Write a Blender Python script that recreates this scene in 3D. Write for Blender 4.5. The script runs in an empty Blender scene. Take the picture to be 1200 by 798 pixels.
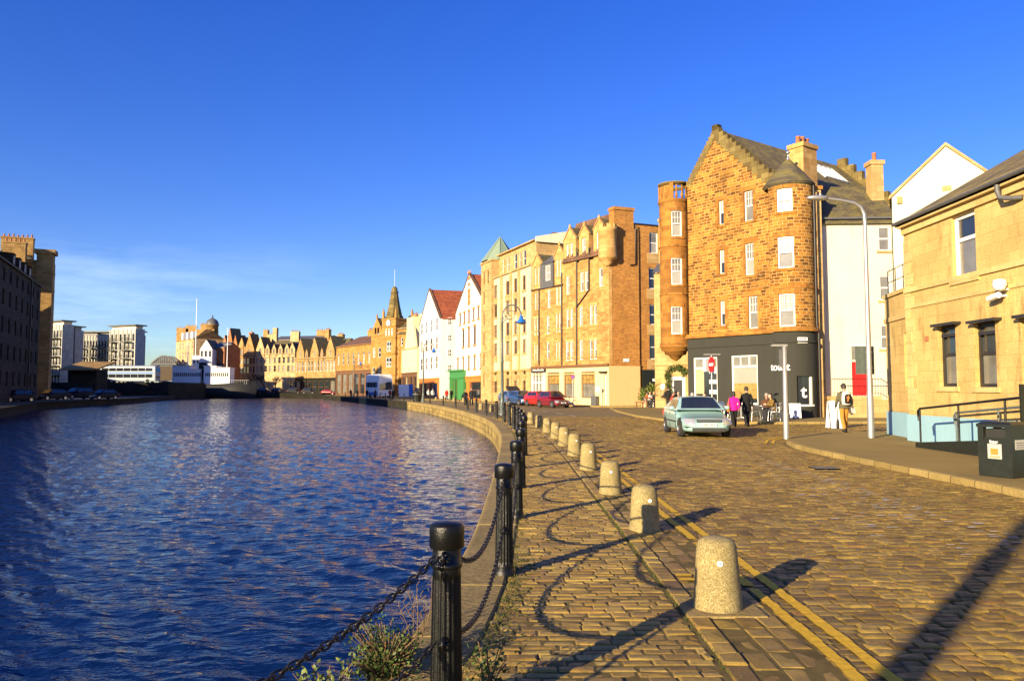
import bpy, bmesh, math, random
import numpy as np
from mathutils import Vector, Matrix
random.seed(7)
RNG = np.random.default_rng(5)
S = bpy.context.scene
COL = S.collection
V = Vector
R = math.radians

# ------------------------------------------------------------------ camera
F_PX, CX, CY = 900.0, 600.0, 399.0
TH = math.atan(57 / F_PX)
CAM = V((0, 0, 1.65))
cd = bpy.data.cameras.new('camera')
cam = bpy.data.objects.new('camera', cd)
COL.objects.link(cam)
cam.location = CAM
cam.rotation_euler = (math.pi / 2 + TH, 0, 0)
cd.sensor_width = 36
cd.lens = 27
cd.clip_end = 6000
cd.clip_start = .05
S.camera = cam


def ray(px, py):
    u = (px - CX) / F_PX
    v = (CY - py) / F_PX
    return V((u, math.cos(TH) - v * math.sin(TH), math.sin(TH) + v * math.cos(TH)))


def gp(px, py, z=0.0):
    d = ray(px, py)
    return CAM + d * ((z - CAM.z) / d.z)


def pd(px, D, py=456):
    d = ray(px, py)
    return CAM + d * (D / d.y)


def zat(py, D, px=600):
    return pd(px, D, py).z


# ------------------------------------------------------------------ tags
def tag(o, label=None, cat=None, group=None, kind=None):
    if label:
        o['label'] = label
    if cat:
        o['category'] = cat
    if group:
        o['group'] = group
    if kind:
        o['kind'] = kind
    return o


WM = {}


def empty(name, loc=(0, 0, 0), label=None, cat=None, group=None):
    o = bpy.data.objects.new(name, None)
    o.empty_display_size = .2
    COL.objects.link(o)
    o.location = V(loc)
    WM[o.name] = Matrix.Translation(V(loc))
    return tag(o, label, cat, group)


def kids(o):
    return [c for c in bpy.data.objects if c.parent == o]


KIDS = {}


def copy_tree(o, parent=None):
    c = o.copy()
    COL.objects.link(c)
    if parent is not None:
        c.parent = parent
        KIDS.setdefault(parent.name, []).append(c)
    for ch in list(KIDS.get(o.name, [])):
        copy_tree(ch, c)
    return c


# ------------------------------------------------------------------ mesh builder
class MB:
    def __init__(s):
        s.v, s.f, s.uv, s.m, s.sm = [], [], [], [], []

    def face(s, pts, uv=None, m=0, smooth=False):
        i = len(s.v)
        pts = [V(p) for p in pts]
        s.v += [tuple(p) for p in pts]
        s.f.append(tuple(range(i, i + len(pts))))
        if uv is None:
            n = V((0, 0, 0))
            for a, b in zip(pts, pts[1:] + pts[:1]):
                n += V(((a.y - b.y) * (a.z + b.z), (a.z - b.z) * (a.x + b.x), (a.x - b.x) * (a.y + b.y)))
            if n.length > 1e-12:
                n.normalize()
            if abs(n.z) > .95:
                uv = [(p.x, p.y) for p in pts]
            else:
                t = V((-n.y, n.x, 0)).normalized()
                b = n.cross(t)
                if b.z < 0:
                    b = -b
                uv = [(p.dot(t), p.dot(b)) for p in pts]
        s.uv += uv
        s.m.append(m)
        s.sm.append(smooth)

    def obox(s, o, a, b, c, m=0):
        o, a, b, c = V(o), V(a), V(b), V(c)
        if a.cross(b).dot(c) < 0:
            a, b = b, a
        p = [o, o + a, o + a + b, o + b, o + c, o + a + c, o + a + b + c, o + b + c]
        for q in ((3, 2, 1, 0), (4, 5, 6, 7), (0, 1, 5, 4), (1, 2, 6, 5), (2, 3, 7, 6), (3, 0, 4, 7)):
            s.face([p[k] for k in q], m=m)

    def box(s, x0, x1, y0, y1, z0, z1, m=0):
        s.obox((x0, y0, z0), (x1 - x0, 0, 0), (0, y1 - y0, 0), (0, 0, z1 - z0), m)

    def grid(s, rows, m=0, smooth=True, cu=False, cv=False, uv=None):
        nr, nc = len(rows), len(rows[0])
        i0 = len(s.v)
        for r in rows:
            s.v += [tuple(p) for p in r]
        for i in range(nr if cv else nr - 1):
            for j in range(nc if cu else nc - 1):
                a, b = (i, j), (i, (j + 1) % nc)
                c, d = ((i + 1) % nr, (j + 1) % nc), ((i + 1) % nr, j)
                s.f.append(tuple(i0 + k[0] * nc + k[1] for k in (a, b, c, d)))
                if uv:
                    s.uv += [uv(i, j), uv(i, j + 1), uv(i + 1, j + 1), uv(i + 1, j)]
                else:
                    for k in (a, b, c, d):
                        p = rows[k[0]][k[1]]
                        s.uv.append((p[0] + p[1], p[2]))
                s.m.append(m)
                s.sm.append(smooth)

    def cap(s, ring, m=0, flip=False):
        s.face(list(reversed(ring)) if flip else ring, m=m)

    def lathe(s, prof, seg=16, c=(0, 0, 0), m=0, smooth=True, flute=None, a0=0, a1=2 * math.pi):
        c = V(c)
        full = abs(a1 - a0 - 2 * math.pi) < 1e-6
        n = seg if full else seg + 1
        rows = []
        for (r, z) in prof:
            row = []
            for k in range(n):
                a = a0 + (a1 - a0) * k / seg
                rr = r
                if flute and flute[1] <= z <= flute[2]:
                    rr = r * (1 - flute[3] * (.5 + .5 * math.cos(flute[0] * a)))
                row.append(c + V((rr * math.cos(a), rr * math.sin(a), z)))
            rows.append(row)
        s.grid(rows, m, smooth, cu=full)

    def tube(s, path, r, seg=8, m=0, smooth=True, closed=False, caps=True):
        path = [V(p) for p in path]
        n = len(path)
        rad = r if isinstance(r, (list, tuple)) else [r] * n
        rows = []
        up = None
        for i, p in enumerate(path):
            if closed:
                t = path[(i + 1) % n] - path[i - 1]
            else:
                t = path[min(i + 1, n - 1)] - path[max(i - 1, 0)]
            t.normalize()
            if up is None:
                up = V((0, 0, 1)) if abs(t.z) < .9 else V((1, 0, 0))
            a = t.cross(up)
            if a.length < 1e-5:
                a = t.cross(V((1, .3, 0)))
            a.normalize()
            up = a.cross(t).normalized()
            rows.append([p + (a * math.cos(2 * math.pi * k / seg) + up * math.sin(2 * math.pi * k / seg)) * rad[i] for k in range(seg)])
        s.grid(rows, m, smooth, cu=True, cv=closed)
        if caps and not closed:
            s.cap(rows[0], m, True)
            s.cap(rows[-1], m)

    def loft(s, rings, m=0, smooth=True, caps=True):
        s.grid(rings, m, smooth, cu=True)
        if caps:
            s.cap(rings[0], m, True)
            s.cap(rings[-1], m)

    def ell(s, c, rx, ry, rz, m=0, nu=12, nv=8):
        c = V(c)
        rows = []
        for i in range(nv + 1):
            t = -math.pi / 2 + math.pi * i / nv
            rows.append([c + V((rx * math.cos(t) * math.cos(2 * math.pi * k / nu), ry * math.cos(t) * math.sin(2 * math.pi * k / nu), rz * math.sin(t))) for k in range(nu)])
        s.grid(rows, m, True, cu=True)

    def prism(s, poly, o, ax, ay, d, m=0, me=None):
        o, ax, ay, d = V(o), V(ax), V(ay), V(d)
        A = [o + ax * p[0] + ay * p[1] for p in poly]
        B = [p + d for p in A]
        s.face(A, m=m)
        s.face(list(reversed(B)), m=m)
        n = len(A)
        for i in range(n):
            j = (i + 1) % n
            s.face([A[j], A[i], B[i], B[j]], m=m if me is None else me)

    def build(s, name, mats, parent=None, weld=False):
        me = bpy.data.meshes.new(name)
        me.from_pydata(s.v, [], s.f)
        if not isinstance(mats, (list, tuple)):
            mats = [mats]
        for k in mats:
            me.materials.append(k)
        u = me.uv_layers.new(name='UVMap')
        u.data.foreach_set('uv', [c for q in s.uv for c in q])
        me.polygons.foreach_set('material_index', s.m)
        me.polygons.foreach_set('use_smooth', s.sm)
        if weld:
            bm = bmesh.new()
            bm.from_mesh(me)
            bmesh.ops.remove_doubles(bm, verts=bm.verts, dist=1e-4)
            bmesh.ops.recalc_face_normals(bm, faces=bm.faces)
            bm.to_mesh(me)
            bm.free()
        me.update()
        return link(name, me, parent)


def link(name, me, parent=None):
    o = bpy.data.objects.new(name, me)
    COL.objects.link(o)
    if parent is not None:
        o.parent = parent
        if parent.name in WM:
            o.matrix_parent_inverse = WM[parent.name].inverted()
        KIDS.setdefault(parent.name, []).append(o)
    return o


def text_mesh(txt, size, depth=.01, bold=0):
    c = bpy.data.curves.new('lettering', 'FONT')
    c.body = txt
    c.size = size
    c.extrude = depth
    c.offset = bold
    c.align_x = 'CENTER'
    c.align_y = 'CENTER'
    o = bpy.data.objects.new('lettering', c)
    COL.objects.link(o)
    dg = bpy.context.evaluated_depsgraph_get()
    me = bpy.data.meshes.new_from_object(o.evaluated_get(dg))
    bpy.data.objects.remove(o)
    return me


def lettering(name, txt, size, mtx, m, parent, bold=0, depth=.01):
    me = text_mesh(txt, size, depth, bold)
    me.transform(mtx)
    me.materials.clear()
    me.materials.append(m)
    return link(name, me, parent)


def frame_mtx(o, ax, ay):
    ax, ay = V(ax).normalized(), V(ay).normalized()
    az = ax.cross(ay)
    M = Matrix((ax, ay, az)).transposed().to_4x4()
    M.translation = V(o)
    return M


# ------------------------------------------------------------------ materials
MATS = {}


def nn(nt, t, **kw):
    n = nt.nodes.new(t)
    for k, v in kw.items():
        setattr(n, k, v)
    return n


def c4(c):
    return (c[0], c[1], c[2], 1)


def mix(nt, blend, fac, a, b):
    n = nn(nt, 'ShaderNodeMix', data_type='RGBA', blend_type=blend)
    for sock, val in ((0, fac), (6, a), (7, b)):
        if hasattr(val, 'is_output'):
            nt.links.new(val, n.inputs[sock])
        elif isinstance(val, (int, float)):
            n.inputs[sock].default_value = val
        else:
            n.inputs[sock].default_value = c4(val)
    return n.outputs[2]


def ramp(nt, fac, stops):
    n = nn(nt, 'ShaderNodeValToRGB')
    e = n.color_ramp.elements
    while len(e) < len(stops):
        e.new(.5)
    for i, (p, c) in enumerate(stops):
        e[i].position = p
        e[i].color = c4(c) if not isinstance(c, (int, float)) else (c, c, c, 1)
    nt.links.new(fac, n.inputs[0])
    return n.outputs[0]


def noise(nt, vec, scale, detail=4, rough=.55, out=0):
    n = nn(nt, 'ShaderNodeTexNoise')
    n.inputs['Scale'].default_value = scale
    n.inputs['Detail'].default_value = detail
    n.inputs['Roughness'].default_value = rough
    if vec is not None:
        nt.links.new(vec, n.inputs['Vector'])
    return n.outputs[out]


def base_mat(name):
    m = bpy.data.materials.new(name)
    m.use_nodes = True
    nt = m.node_tree
    b = nt.nodes['Principled BSDF']
    MATS[name] = m
    return m, nt, b


def bump(nt, b, h, strength=.5, dist=.02):
    n = nn(nt, 'ShaderNodeBump')
    n.inputs['Strength'].default_value = strength
    n.inputs['Distance'].default_value = dist
    nt.links.new(h, n.inputs['Height'])
    nt.links.new(n.outputs[0], b.inputs['Normal'])


def plain(name, col, rough=.6, metal=0, var=.18, scale=6, spec=.5, bmp=0, coat=0):
    m, nt, b = base_mat(name)
    tc = nn(nt, 'ShaderNodeTexCoord').outputs['Object']
    n = noise(nt, tc, scale, 5)
    k = ramp(nt, n, [(.25, 1 - var), (.75, 1 + var)])
    nt.links.new(mix(nt, 'MULTIPLY', 1, col, k), b.inputs['Base Color'])
    b.inputs['Roughness'].default_value = rough
    b.inputs['Metallic'].default_value = metal
    b.inputs['Specular IOR Level'].default_value = spec
    b.inputs['Coat Weight'].default_value = coat
    b.inputs['Coat Roughness'].default_value = .05
    if bmp:
        bump(nt, b, noise(nt, tc, scale * 6, 4), bmp, .01)
    return m


def stone(name, c1, c2, mortar, bw=.5, bh=.22, ms=.015, dist=.03, weather=.35, rough=.9, bmp=.6, dark=(.05, .035, .02), darkamt=.25):
    m, nt, b = base_mat(name)
    uv = nn(nt, 'ShaderNodeUVMap').outputs[0]
    nz = noise(nt, uv, 2.3, 2, .5, 1)
    off = nn(nt, 'ShaderNodeVectorMath', operation='MULTIPLY_ADD')
    nt.links.new(nz, off.inputs[0])
    off.inputs[1].default_value = (dist, dist, 0)
    nt.links.new(uv, off.inputs[2])
    br = nn(nt, 'ShaderNodeTexBrick')
    br.offset = .5
    br.offset_frequency = 2
    br.squash = .72
    br.squash_frequency = 3
    nt.links.new(off.outputs[0], br.inputs['Vector'])
    br.inputs['Scale'].default_value = 1
    br.inputs['Brick Width'].default_value = bw
    br.inputs['Row Height'].default_value = bh
    br.inputs['Mortar Size'].default_value = ms
    br.inputs['Mortar Smooth'].default_value = .4
    br.inputs['Color1'].default_value = (1, 1, 1, 1)
    br.inputs['Color2'].default_value = (0, 0, 0, 1)
    br.inputs['Mortar'].default_value = (.5, .5, .5, 1)
    mid = [(a + d) / 2 for a, d in zip(c1, c2)]
    colr = ramp(nt, br.outputs['Color'], [(0, c2), (.45, mid), (1, c1)])
    sp = noise(nt, uv, 22, 4, .65)
    colr = mix(nt, 'MULTIPLY', 1, colr, ramp(nt, sp, [(.25, .72), (.75, 1.22)]))
    colr = mix(nt, 'MIX', br.outputs['Fac'], colr, mortar)
    big = noise(nt, uv, .45, 5, .62)
    colr = mix(nt, 'MULTIPLY', 1, colr, ramp(nt, big, [(.3, 1 - weather), (.62, 1.06)]))
    st = nn(nt, 'ShaderNodeMapping')
    st.inputs['Scale'].default_value = (1.5, .28, 1)
    nt.links.new(uv, st.inputs[0])
    streak = noise(nt, st.outputs[0], 1.6, 6, .7)
    sf = ramp(nt, streak, [(.53, 0), (.72, darkamt)])
    colr = mix(nt, 'MIX', sf, colr, dark)
    nt.links.new(colr, b.inputs['Base Color'])
    b.inputs['Roughness'].default_value = rough
    b.inputs['Specular IOR Level'].default_value = .2
    inv = nn(nt, 'ShaderNodeMath', operation='MULTIPLY_ADD')
    nt.links.new(br.outputs['Fac'], inv.inputs[0])
    inv.inputs[1].default_value = -1
    nt.links.new(sp, inv.inputs[2])
    bump(nt, b, inv.outputs[0], bmp, .03)
    return m


def slate(name, c1, c2, bw=.3, bh=.2, moss=None):
    m, nt, b = base_mat(name)
    uv = nn(nt, 'ShaderNodeUVMap').outputs[0]
    br = nn(nt, 'ShaderNodeTexBrick')
    nt.links.new(uv, br.inputs['Vector'])
    for k, v in (('Scale', 1), ('Brick Width', bw), ('Row Height', bh), ('Mortar Size', .008)):
        br.inputs[k].default_value = v
    br.inputs['Color1'].default_value = c4(c1)
    br.inputs['Color2'].default_value = c4(c2)
    br.inputs['Mortar'].default_value = (.01, .01, .01, 1)
    colr = mix(nt, 'MULTIPLY', 1, br.outputs['Color'], ramp(nt, noise(nt, uv, .9, 6, .65), [(.3, .6), (.7, 1.3)]))
    if moss:
        colr = mix(nt, 'MIX', ramp(nt, noise(nt, uv, 1.4, 7, .75), [(.45, 0), (.62, .75)]), colr, moss)
    nt.links.new(colr, b.inputs['Base Color'])
    b.inputs['Roughness'].default_value = .75
    bump(nt, b, br.outputs['Fac'], -.5, .02)
    return m


def render_mat(name, col, var=.1, stain=.12):
    m, nt, b = base_mat(name)
    uv = nn(nt, 'ShaderNodeUVMap').outputs[0]
    st = nn(nt, 'ShaderNodeMapping')
    st.inputs['Scale'].default_value = (1.2, .2, 1)
    nt.links.new(uv, st.inputs[0])
    a = ramp(nt, noise(nt, st.outputs[0], 1.5, 6, .65), [(.5, 1), (.75, 1 - stain * 2)])
    c = mix(nt, 'MULTIPLY', 1, col, a)
    c = mix(nt, 'MULTIPLY', 1, c, ramp(nt, noise(nt, uv, .7, 5), [(.3, 1 - var), (.7, 1 + var * .5)]))
    nt.links.new(c, b.inputs['Base Color'])
    b.inputs['Roughness'].default_value = .9
    b.inputs['Specular IOR Level'].default_value = .2
    bump(nt, b, noise(nt, uv, 45, 3), .25, .008)
    return m


OR1, OR2, ORM = (.50, .215, .052), (.21, .08, .024), (.56, .37, .17)
M = {}
M['rubble'] = stone('orange_rubble', (.56, .24, .036), (.15, .055, .012), (.70, .50, .19), .40, .18, .017, .07, .40, bmp=1.0, darkamt=.5, dark=(.13, .05, .015))
M['dress'] = stone('dressed_orange', (.48, .215, .04), (.27, .115, .025), (.36, .24, .09), .62, .31, .010, .01, .5, darkamt=.5, dark=(.12, .05, .02))
M['ten'] = stone('tenement_stone', (.58, .31, .10), (.36, .17, .05), (.50, .32, .13), .55, .24, .012, .03, .28)
M['tenor'] = stone('tenement_flank', (.52, .24, .055), (.34, .14, .032), (.46, .27, .1), .36, .14, .010, .04, .25)
M['weathered'] = stone('weathered_mossy_stone', (.26, .20, .07), (.14, .10, .035), (.16, .12, .05), .5, .3, .01, .02, .45, darkamt=.6)
M['tendress'] = stone('tenement_dressed', (.62, .38, .14), (.46, .26, .08), (.4, .26, .1), .8, .32, .008, .005, .3)
M['cream'] = render_mat('cream_render', (.64, .52, .33), .12, .16)
M['creamstone'] = stone('cream_stone', (.55, .375, .165), (.43, .275, .105), (.4, .28, .12), .8, .36, .008, .005, .2)
M['creamwall'] = render_mat('cream_wall', (.74, .64, .46), .08, .08)
M['white'] = render_mat('white_render', (.74, .72, .66), .08, .14)
M['yellowwhite'] = render_mat('pale_yellow_render', (.80, .76, .52), .05, .05)
M['yellow'] = render_mat('yellow_render', (.80, .68, .36), .06, .06)
M['ashlar'] = stone('yellow_ashlar', (.63, .445, .165), (.565, .39, .135), (.50, .35, .125), .62, .31, .006, .004, .28, darkamt=.8, dark=(.20, .11, .03))
M['ashdress'] = stone('yellow_dressed', (.66, .48, .2), (.58, .4, .15), (.42, .3, .12), 1.2, .5, .005, .002, .25, darkamt=.4, dark=(.22, .13, .04))
M['far1'] = stone('far_sandstone', (.47, .29, .11), (.32, .18, .06), (.4, .26, .1), .8, .3, .01, .01, .3)
M['far2'] = stone('far_cream_stone', (.58, .42, .22), (.45, .31, .14), (.45, .32, .15), .8, .3, .01, .01, .25)
M['far3'] = stone('far_gold_stone', (.48, .265, .075), (.33, .165, .04), (.4, .24, .08), .8, .3, .01, .01, .25)
M['red'] = stone('far_red_sandstone', (.46, .19, .08), (.34, .13, .05), (.3, .13, .06), .7, .3, .01, .01, .25)
M['shade'] = stone('shade_dark_warehouse_stone', (.060, .047, .028), (.026, .02, .012), (.045, .036, .023), .6, .28, .018, .04, .4)  # warehouse stone darkened below its own tone to carry the deep shade
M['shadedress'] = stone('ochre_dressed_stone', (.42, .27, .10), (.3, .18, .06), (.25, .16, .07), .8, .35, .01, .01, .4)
M['quay'] = stone('quay_stone', (.42, .31, .11), (.27, .19, .06), (.08, .06, .03), 1.1, .36, .015, .02, .45, darkamt=.8, dark=(.035, .035, .015))
M['farwhite'] = render_mat('grey_white_panels', (.44, .43, .37), .18, .2)
M['shadeground'] = plain('shade_dark_asphalt', (.03, .027, .02), .9)  # asphalt colour darkened to carry the shade on the banks
M['quayshade'] = stone('shaded_quay_stone', (.035, .032, .02), (.02, .018, .012), (.02, .018, .012), 1.1, .36, .015, .02, .45, darkamt=.8, dark=(.02, .025, .012))  # shaded copy of the quay stone, shade put into its colour; algae streaks
M['coping'] = stone('coping_stone', (.36, .265, .10), (.28, .2, .07), (.05, .04, .02), 40, 40, .0, .0, .4, darkamt=.4, dark=(.09, .075, .035), bmp=.5)
M['peach'] = render_mat('peach_paint', (.74, .44, .20), .04, .03)
M['shopcream'] = render_mat('shop_cream_paint', (.74, .54, .28), .05, .06)
M['greyshop'] = render_mat('dark_grey_paint', (.042, .042, .034), .06, .05)
M['blueplinth'] = render_mat('pale_blue_paint', (.27, .45, .52), .05, .05)
M['slate'] = slate('grey_slate', (.12, .10, .055), (.075, .062, .038), moss=(.17, .14, .03))
M['mossy'] = slate('mossy_slate', (.19, .14, .05), (.11, .085, .035), moss=(.27, .21, .03))
M['pantile'] = slate('red_pantile', (.42, .11, .03), (.30, .07, .02), .24, .3)
M['browntile'] = slate('brown_tile', (.20, .10, .045), (.13, .065, .03), .24, .3)
M['copper'] = plain('green_copper', (.20, .27, .19), .6, 0, .12, 3)
M['lead'] = plain('lead_grey', (.10, .10, .10), .5, 0, .2)
M['rust'] = plain('terracotta', (.36, .14, .06), .85)
M['wframe'] = plain('white_frame', (.78, .76, .70), .45, 0, .05)
M['dframe'] = plain('black_frame', (.025, .022, .02), .4, 0, .1)
M['bframe'] = plain('brown_frame', (.16, .08, .035), .5, 0, .1)
M['glass'] = plain('dark_glass', (.02, .025, .03), .04, 0, .3, 1, 1.0)
M['glassmid'] = plain('curtained_glass', (.17, .16, .13), .06, 0, .35, 1.5, .9)
M['blind'] = plain('blind_behind_glass', (.29, .28, .235), .1, 0, .08, 1, .8)
M['yelglass'] = plain('amber_glass', (.30, .2, .06), .06, 0, .4, 3, .9)
M['iron'] = plain('black_iron_paint', (.005, .005, .004), .30, 0, .4, 25, .35, .3)
M['chain'] = plain('dark_chain_iron', (.02, .018, .015), .42, .3, .4, 20)
M['pipe'] = plain('black_pipe', (.02, .018, .016), .45)
M['granite'] = None
M['steel'] = plain('galvanised_steel', (.42, .42, .40), .42, .6, .08, 8)
M['lampgrey'] = plain('lamp_paint_grey', (.085, .105, .095), .4, 0, .12)
M['blue'] = plain('blue_enamel', (.02, .14, .50), .3, 0, .06)
M['black'] = plain('matt_black', (.015, .015, .014), .7)
M['rubber'] = plain('rubber', (.018, .017, .016), .85)
M['alu'] = plain('aluminium', (.6, .6, .58), .3, .9, .05)
M['whitep'] = plain('white_paint', (.8, .8, .77), .35, 0, .04)
M['redp'] = plain('red_paint', (.62, .015, .012), .4, 0, .08)
M['greenp'] = plain('green_paint', (.05, .22, .06), .45, 0, .1)
M['orangep'] = plain('orange_paint', (.68, .20, .03), .5, 0, .1)
M['bingreen'] = plain('dark_green_plastic', (.013, .016, .010), .42, 0, .3, 9, .5, .1)
M['wood'] = plain('stained_wood', (.19, .08, .03), .6, 0, .3, 5)
M['skin'] = plain('skin', (.52, .28, .19), .55, 0, .06)
M['hairdark'] = plain('dark_hair', (.025, .017, .012), .6)
M['hairgrey'] = plain('grey_hair', (.38, .34, .30), .6)
M['leaf'] = plain('leaf_green', (.05, .085, .01), .6, 0, .5, 14)
M['leafb'] = plain('leaf_yellow_green', (.11, .14, .018), .6, 0, .4, 14)
M['moss'] = plain('moss', (.06, .07, .010), .9, 0, .4, 12)
M['drystem'] = plain('dry_stem', (.17, .10, .045), .8)
M['bark'] = plain('bark', (.07, .05, .03), .9)
M['plateyel'] = plain('plate_white', (.8, .8, .75), .4, 0, .02)
M['lamp'] = plain('headlamp_glass', (.6, .6, .58), .08, .3, .1, 20)
M['sticker'] = plain('faded_sticker', (.40, .39, .34), .5, 0, .12, 30)
M['busgrey'] = plain('bus_grey_blue', (.20, .25, .31), .4, 0, .06)
M['lens'] = plain('headlamp_lens', (.48, .48, .46), .06, .5, .5, 30)
M['pattern'] = plain('patterned_panel', (.5, .42, .2), .5, 0, .5, 14)

m, nt, b = base_mat('speckled_granite')
tc = nn(nt, 'ShaderNodeTexCoord').outputs['Object']
vo = nn(nt, 'ShaderNodeTexVoronoi')
vo.inputs['Scale'].default_value = 150
nt.links.new(tc, vo.inputs['Vector'])
sx = nn(nt, 'ShaderNodeSeparateColor')
nt.links.new(vo.outputs['Color'], sx.inputs[0])
cc = ramp(nt, sx.outputs[0], [(0, (.15, .11, .035)), (.35, (.26, .20, .07)), (.75, (.34, .27, .105)), (1, (.46, .38, .19))])
cc = mix(nt, 'MULTIPLY', 1, cc, ramp(nt, noise(nt, tc, 5, 5, .6), [(.3, .7), (.7, 1.12)]))
nt.links.new(cc, b.inputs['Base Color'])
b.inputs['Roughness'].default_value = .85
bump(nt, b, noise(nt, tc, 120, 3), .5, .006)
M['granite'] = m


def sett_mat(name, stops, mossy=.5):
    m, nt, b = base_mat(name)
    geo = nn(nt, 'ShaderNodeNewGeometry')
    tc = nn(nt, 'ShaderNodeTexCoord').outputs['Object']
    c = ramp(nt, geo.outputs['Random Per Island'], [(p, (q[0] * 1.14, q[1] * 1.05, q[2] * .72)) for p, q in stops])
    c = mix(nt, 'MULTIPLY', 1, c, ramp(nt, noise(nt, tc, 6.5, 3, .6), [(.32, .72), (.55, 1.0), (.7, 1.1)]))
    c = mix(nt, 'MULTIPLY', 1, c, ramp(nt, noise(nt, tc, 40, 5, .7), [(.25, .68), (.75, 1.25)]))
    c = mix(nt, 'MULTIPLY', 1, c, ramp(nt, noise(nt, tc, .5, 5, .6), [(.3, .74), (.65, 1.12)]))
    c = mix(nt, 'MIX', ramp(nt, noise(nt, tc, 1.1, 6, .7), [(.5, 0), (.75, mossy)]), c, (.17, .125, .04))
    nt.links.new(c, b.inputs['Base Color'])
    rr = ramp(nt, noise(nt, tc, 9, 4), [(.3, .42), (.7, .75)])
    nt.links.new(rr, b.inputs['Roughness'])
    b.inputs['Specular IOR Level'].default_value = .4
    bump(nt, b, noise(nt, tc, 70, 5, .7), .55, .008)
    return m


M['settprom'] = sett_mat('promenade_setts', [(0, (.19, .125, .032)), (.3, (.27, .19, .052)), (.6, (.32, .23, .066)), (.85, (.38, .285, .092)), (1, (.27, .165, .045))])
M['settroad'] = sett_mat('road_setts', [(0, (.105, .072, .021)), (.3, (.16, .112, .032)), (.6, (.20, .143, .042)), (.85, (.25, .185, .06)), (1, (.18, .105, .032))])
M['joint'] = plain('joint_earth', (.135, .098, .03), .95, 0, .4, 5, .2, .4)


def farsett(name, c1, c2, mo):
    m, nt, b = base_mat(name)
    uv = nn(nt, 'ShaderNodeTexCoord').outputs['Object']
    br = nn(nt, 'ShaderNodeTexBrick')
    nt.links.new(uv, br.inputs['Vector'])
    for k, v in (('Scale', 1), ('Brick Width', .3), ('Row Height', .14), ('Mortar Size', .012)):
        br.inputs[k].default_value = v
    br.inputs['Color1'].default_value = c4(c1)
    br.inputs['Color2'].default_value = c4(c2)
    br.inputs['Mortar'].default_value = c4(mo)
    c = mix(nt, 'MULTIPLY', 1, br.outputs['Color'], ramp(nt, noise(nt, uv, .35, 6, .65), [(.3, .72), (.7, 1.2)]))
    nt.links.new(c, b.inputs['Base Color'])
    b.inputs['Roughness'].default_value = .8
    bump(nt, b, br.outputs['Fac'], -.5, .02)
    return m


M['settfar'] = farsett('distant_setts', (.25, .18, .055), (.17, .12, .034), (.10, .07, .02))
M['asphalt'] = plain('pavement_asphalt', (.25, .185, .062), .9, 0, .16, .8, .2, .3)
M['kerb'] = stone('kerb_stone', (.40, .29, .10), (.31, .22, .07), (.08, .06, .03), 1.0, 5, .012, .01, .35, darkamt=.4, dark=(.1, .08, .035))
M['ground'] = plain('ground_earth', (.17, .13, .075), .95, 0, .25, .05, .2)
M['yline'] = plain('yellow_line_paint', (.66, .40, .02), .75, 0, .25, 18, .3, .3)
M['wline'] = plain('worn_white_paint', (.52, .47, .38), .8, 0, .3, 16)


# ------------------------------------------------------------------ facades
class Fac:
    def __init__(s, P0, P1):
        s.P0 = V((P0[0], P0[1], 0))
        d = V((P1[0], P1[1], 0)) - s.P0
        s.L = d.length
        s.t = d.normalized()
        s.n = V((s.t.y, -s.t.x, 0))

    def m(s, a, z, d=0):
        p = s.P0 + s.t * a + s.n * d
        return V((p.x, p.y, z))

    def sp(s, px, py):
        r = ray(px, py)
        k = (s.P0 - CAM).dot(s.n) / r.dot(s.n)
        p = CAM + r * k
        return (p - s.P0).dot(s.t), p.z

    def rect(s, x0, x1, y0, y1):
        ym, xm = (y0 + y1) / 2, (x0 + x1) / 2
        return (s.sp(x0, ym)[0], s.sp(x1, ym)[0], s.sp(xm, y1)[1], s.sp(xm, y0)[1])

    curved = None


class Cyl(Fac):
    def __init__(s, c, r, a0):
        s.c = V((c[0], c[1], 0))
        s.r = r
        s.a0 = a0
        s.curved = .18

    def m(s, a, z, d=0):
        g = s.a0 + a / s.r
        return s.c + V(((s.r + d) * math.cos(g), (s.r + d) * math.sin(g), z))

    def sp(s, px, py):
        r = ray(px, py)
        d = V((r.x, r.y, 0))
        o = V((CAM.x, CAM.y, 0)) - s.c
        A, B, C = d.dot(d), 2 * o.dot(d), o.dot(o) - s.r ** 2
        k = (-B - math.sqrt(max(0, B * B - 4 * A * C))) / (2 * A)
        p = CAM + r * k
        g = math.atan2(p.y - s.c.y, p.x - s.c.x) - s.a0
        while g < 0:
            g += 2 * math.pi
        return g * s.r, p.z


def clip(poly, out):
    n = len(out)
    for i in range(n):
        a, b = out[i], out[(i + 1) % n]
        e = (b[0] - a[0], b[1] - a[1])
        res = []
        for j in range(len(poly)):
            p, q = poly[j], poly[(j + 1) % len(poly)]
            dp = e[0] * (p[1] - a[1]) - e[1] * (p[0] - a[0])
            dq = e[0] * (q[1] - a[1]) - e[1] * (q[0] - a[0])
            if dp >= -1e-9:
                res.append(p)
            if (dp > 1e-9 and dq < -1e-9) or (dp < -1e-9 and dq > 1e-9):
                k = dp / (dp - dq)
                res.append((p[0] + (q[0] - p[0]) * k, p[1] + (q[1] - p[1]) * k))
        poly = res
        if len(poly) < 3:
            return []
    return poly


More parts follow.
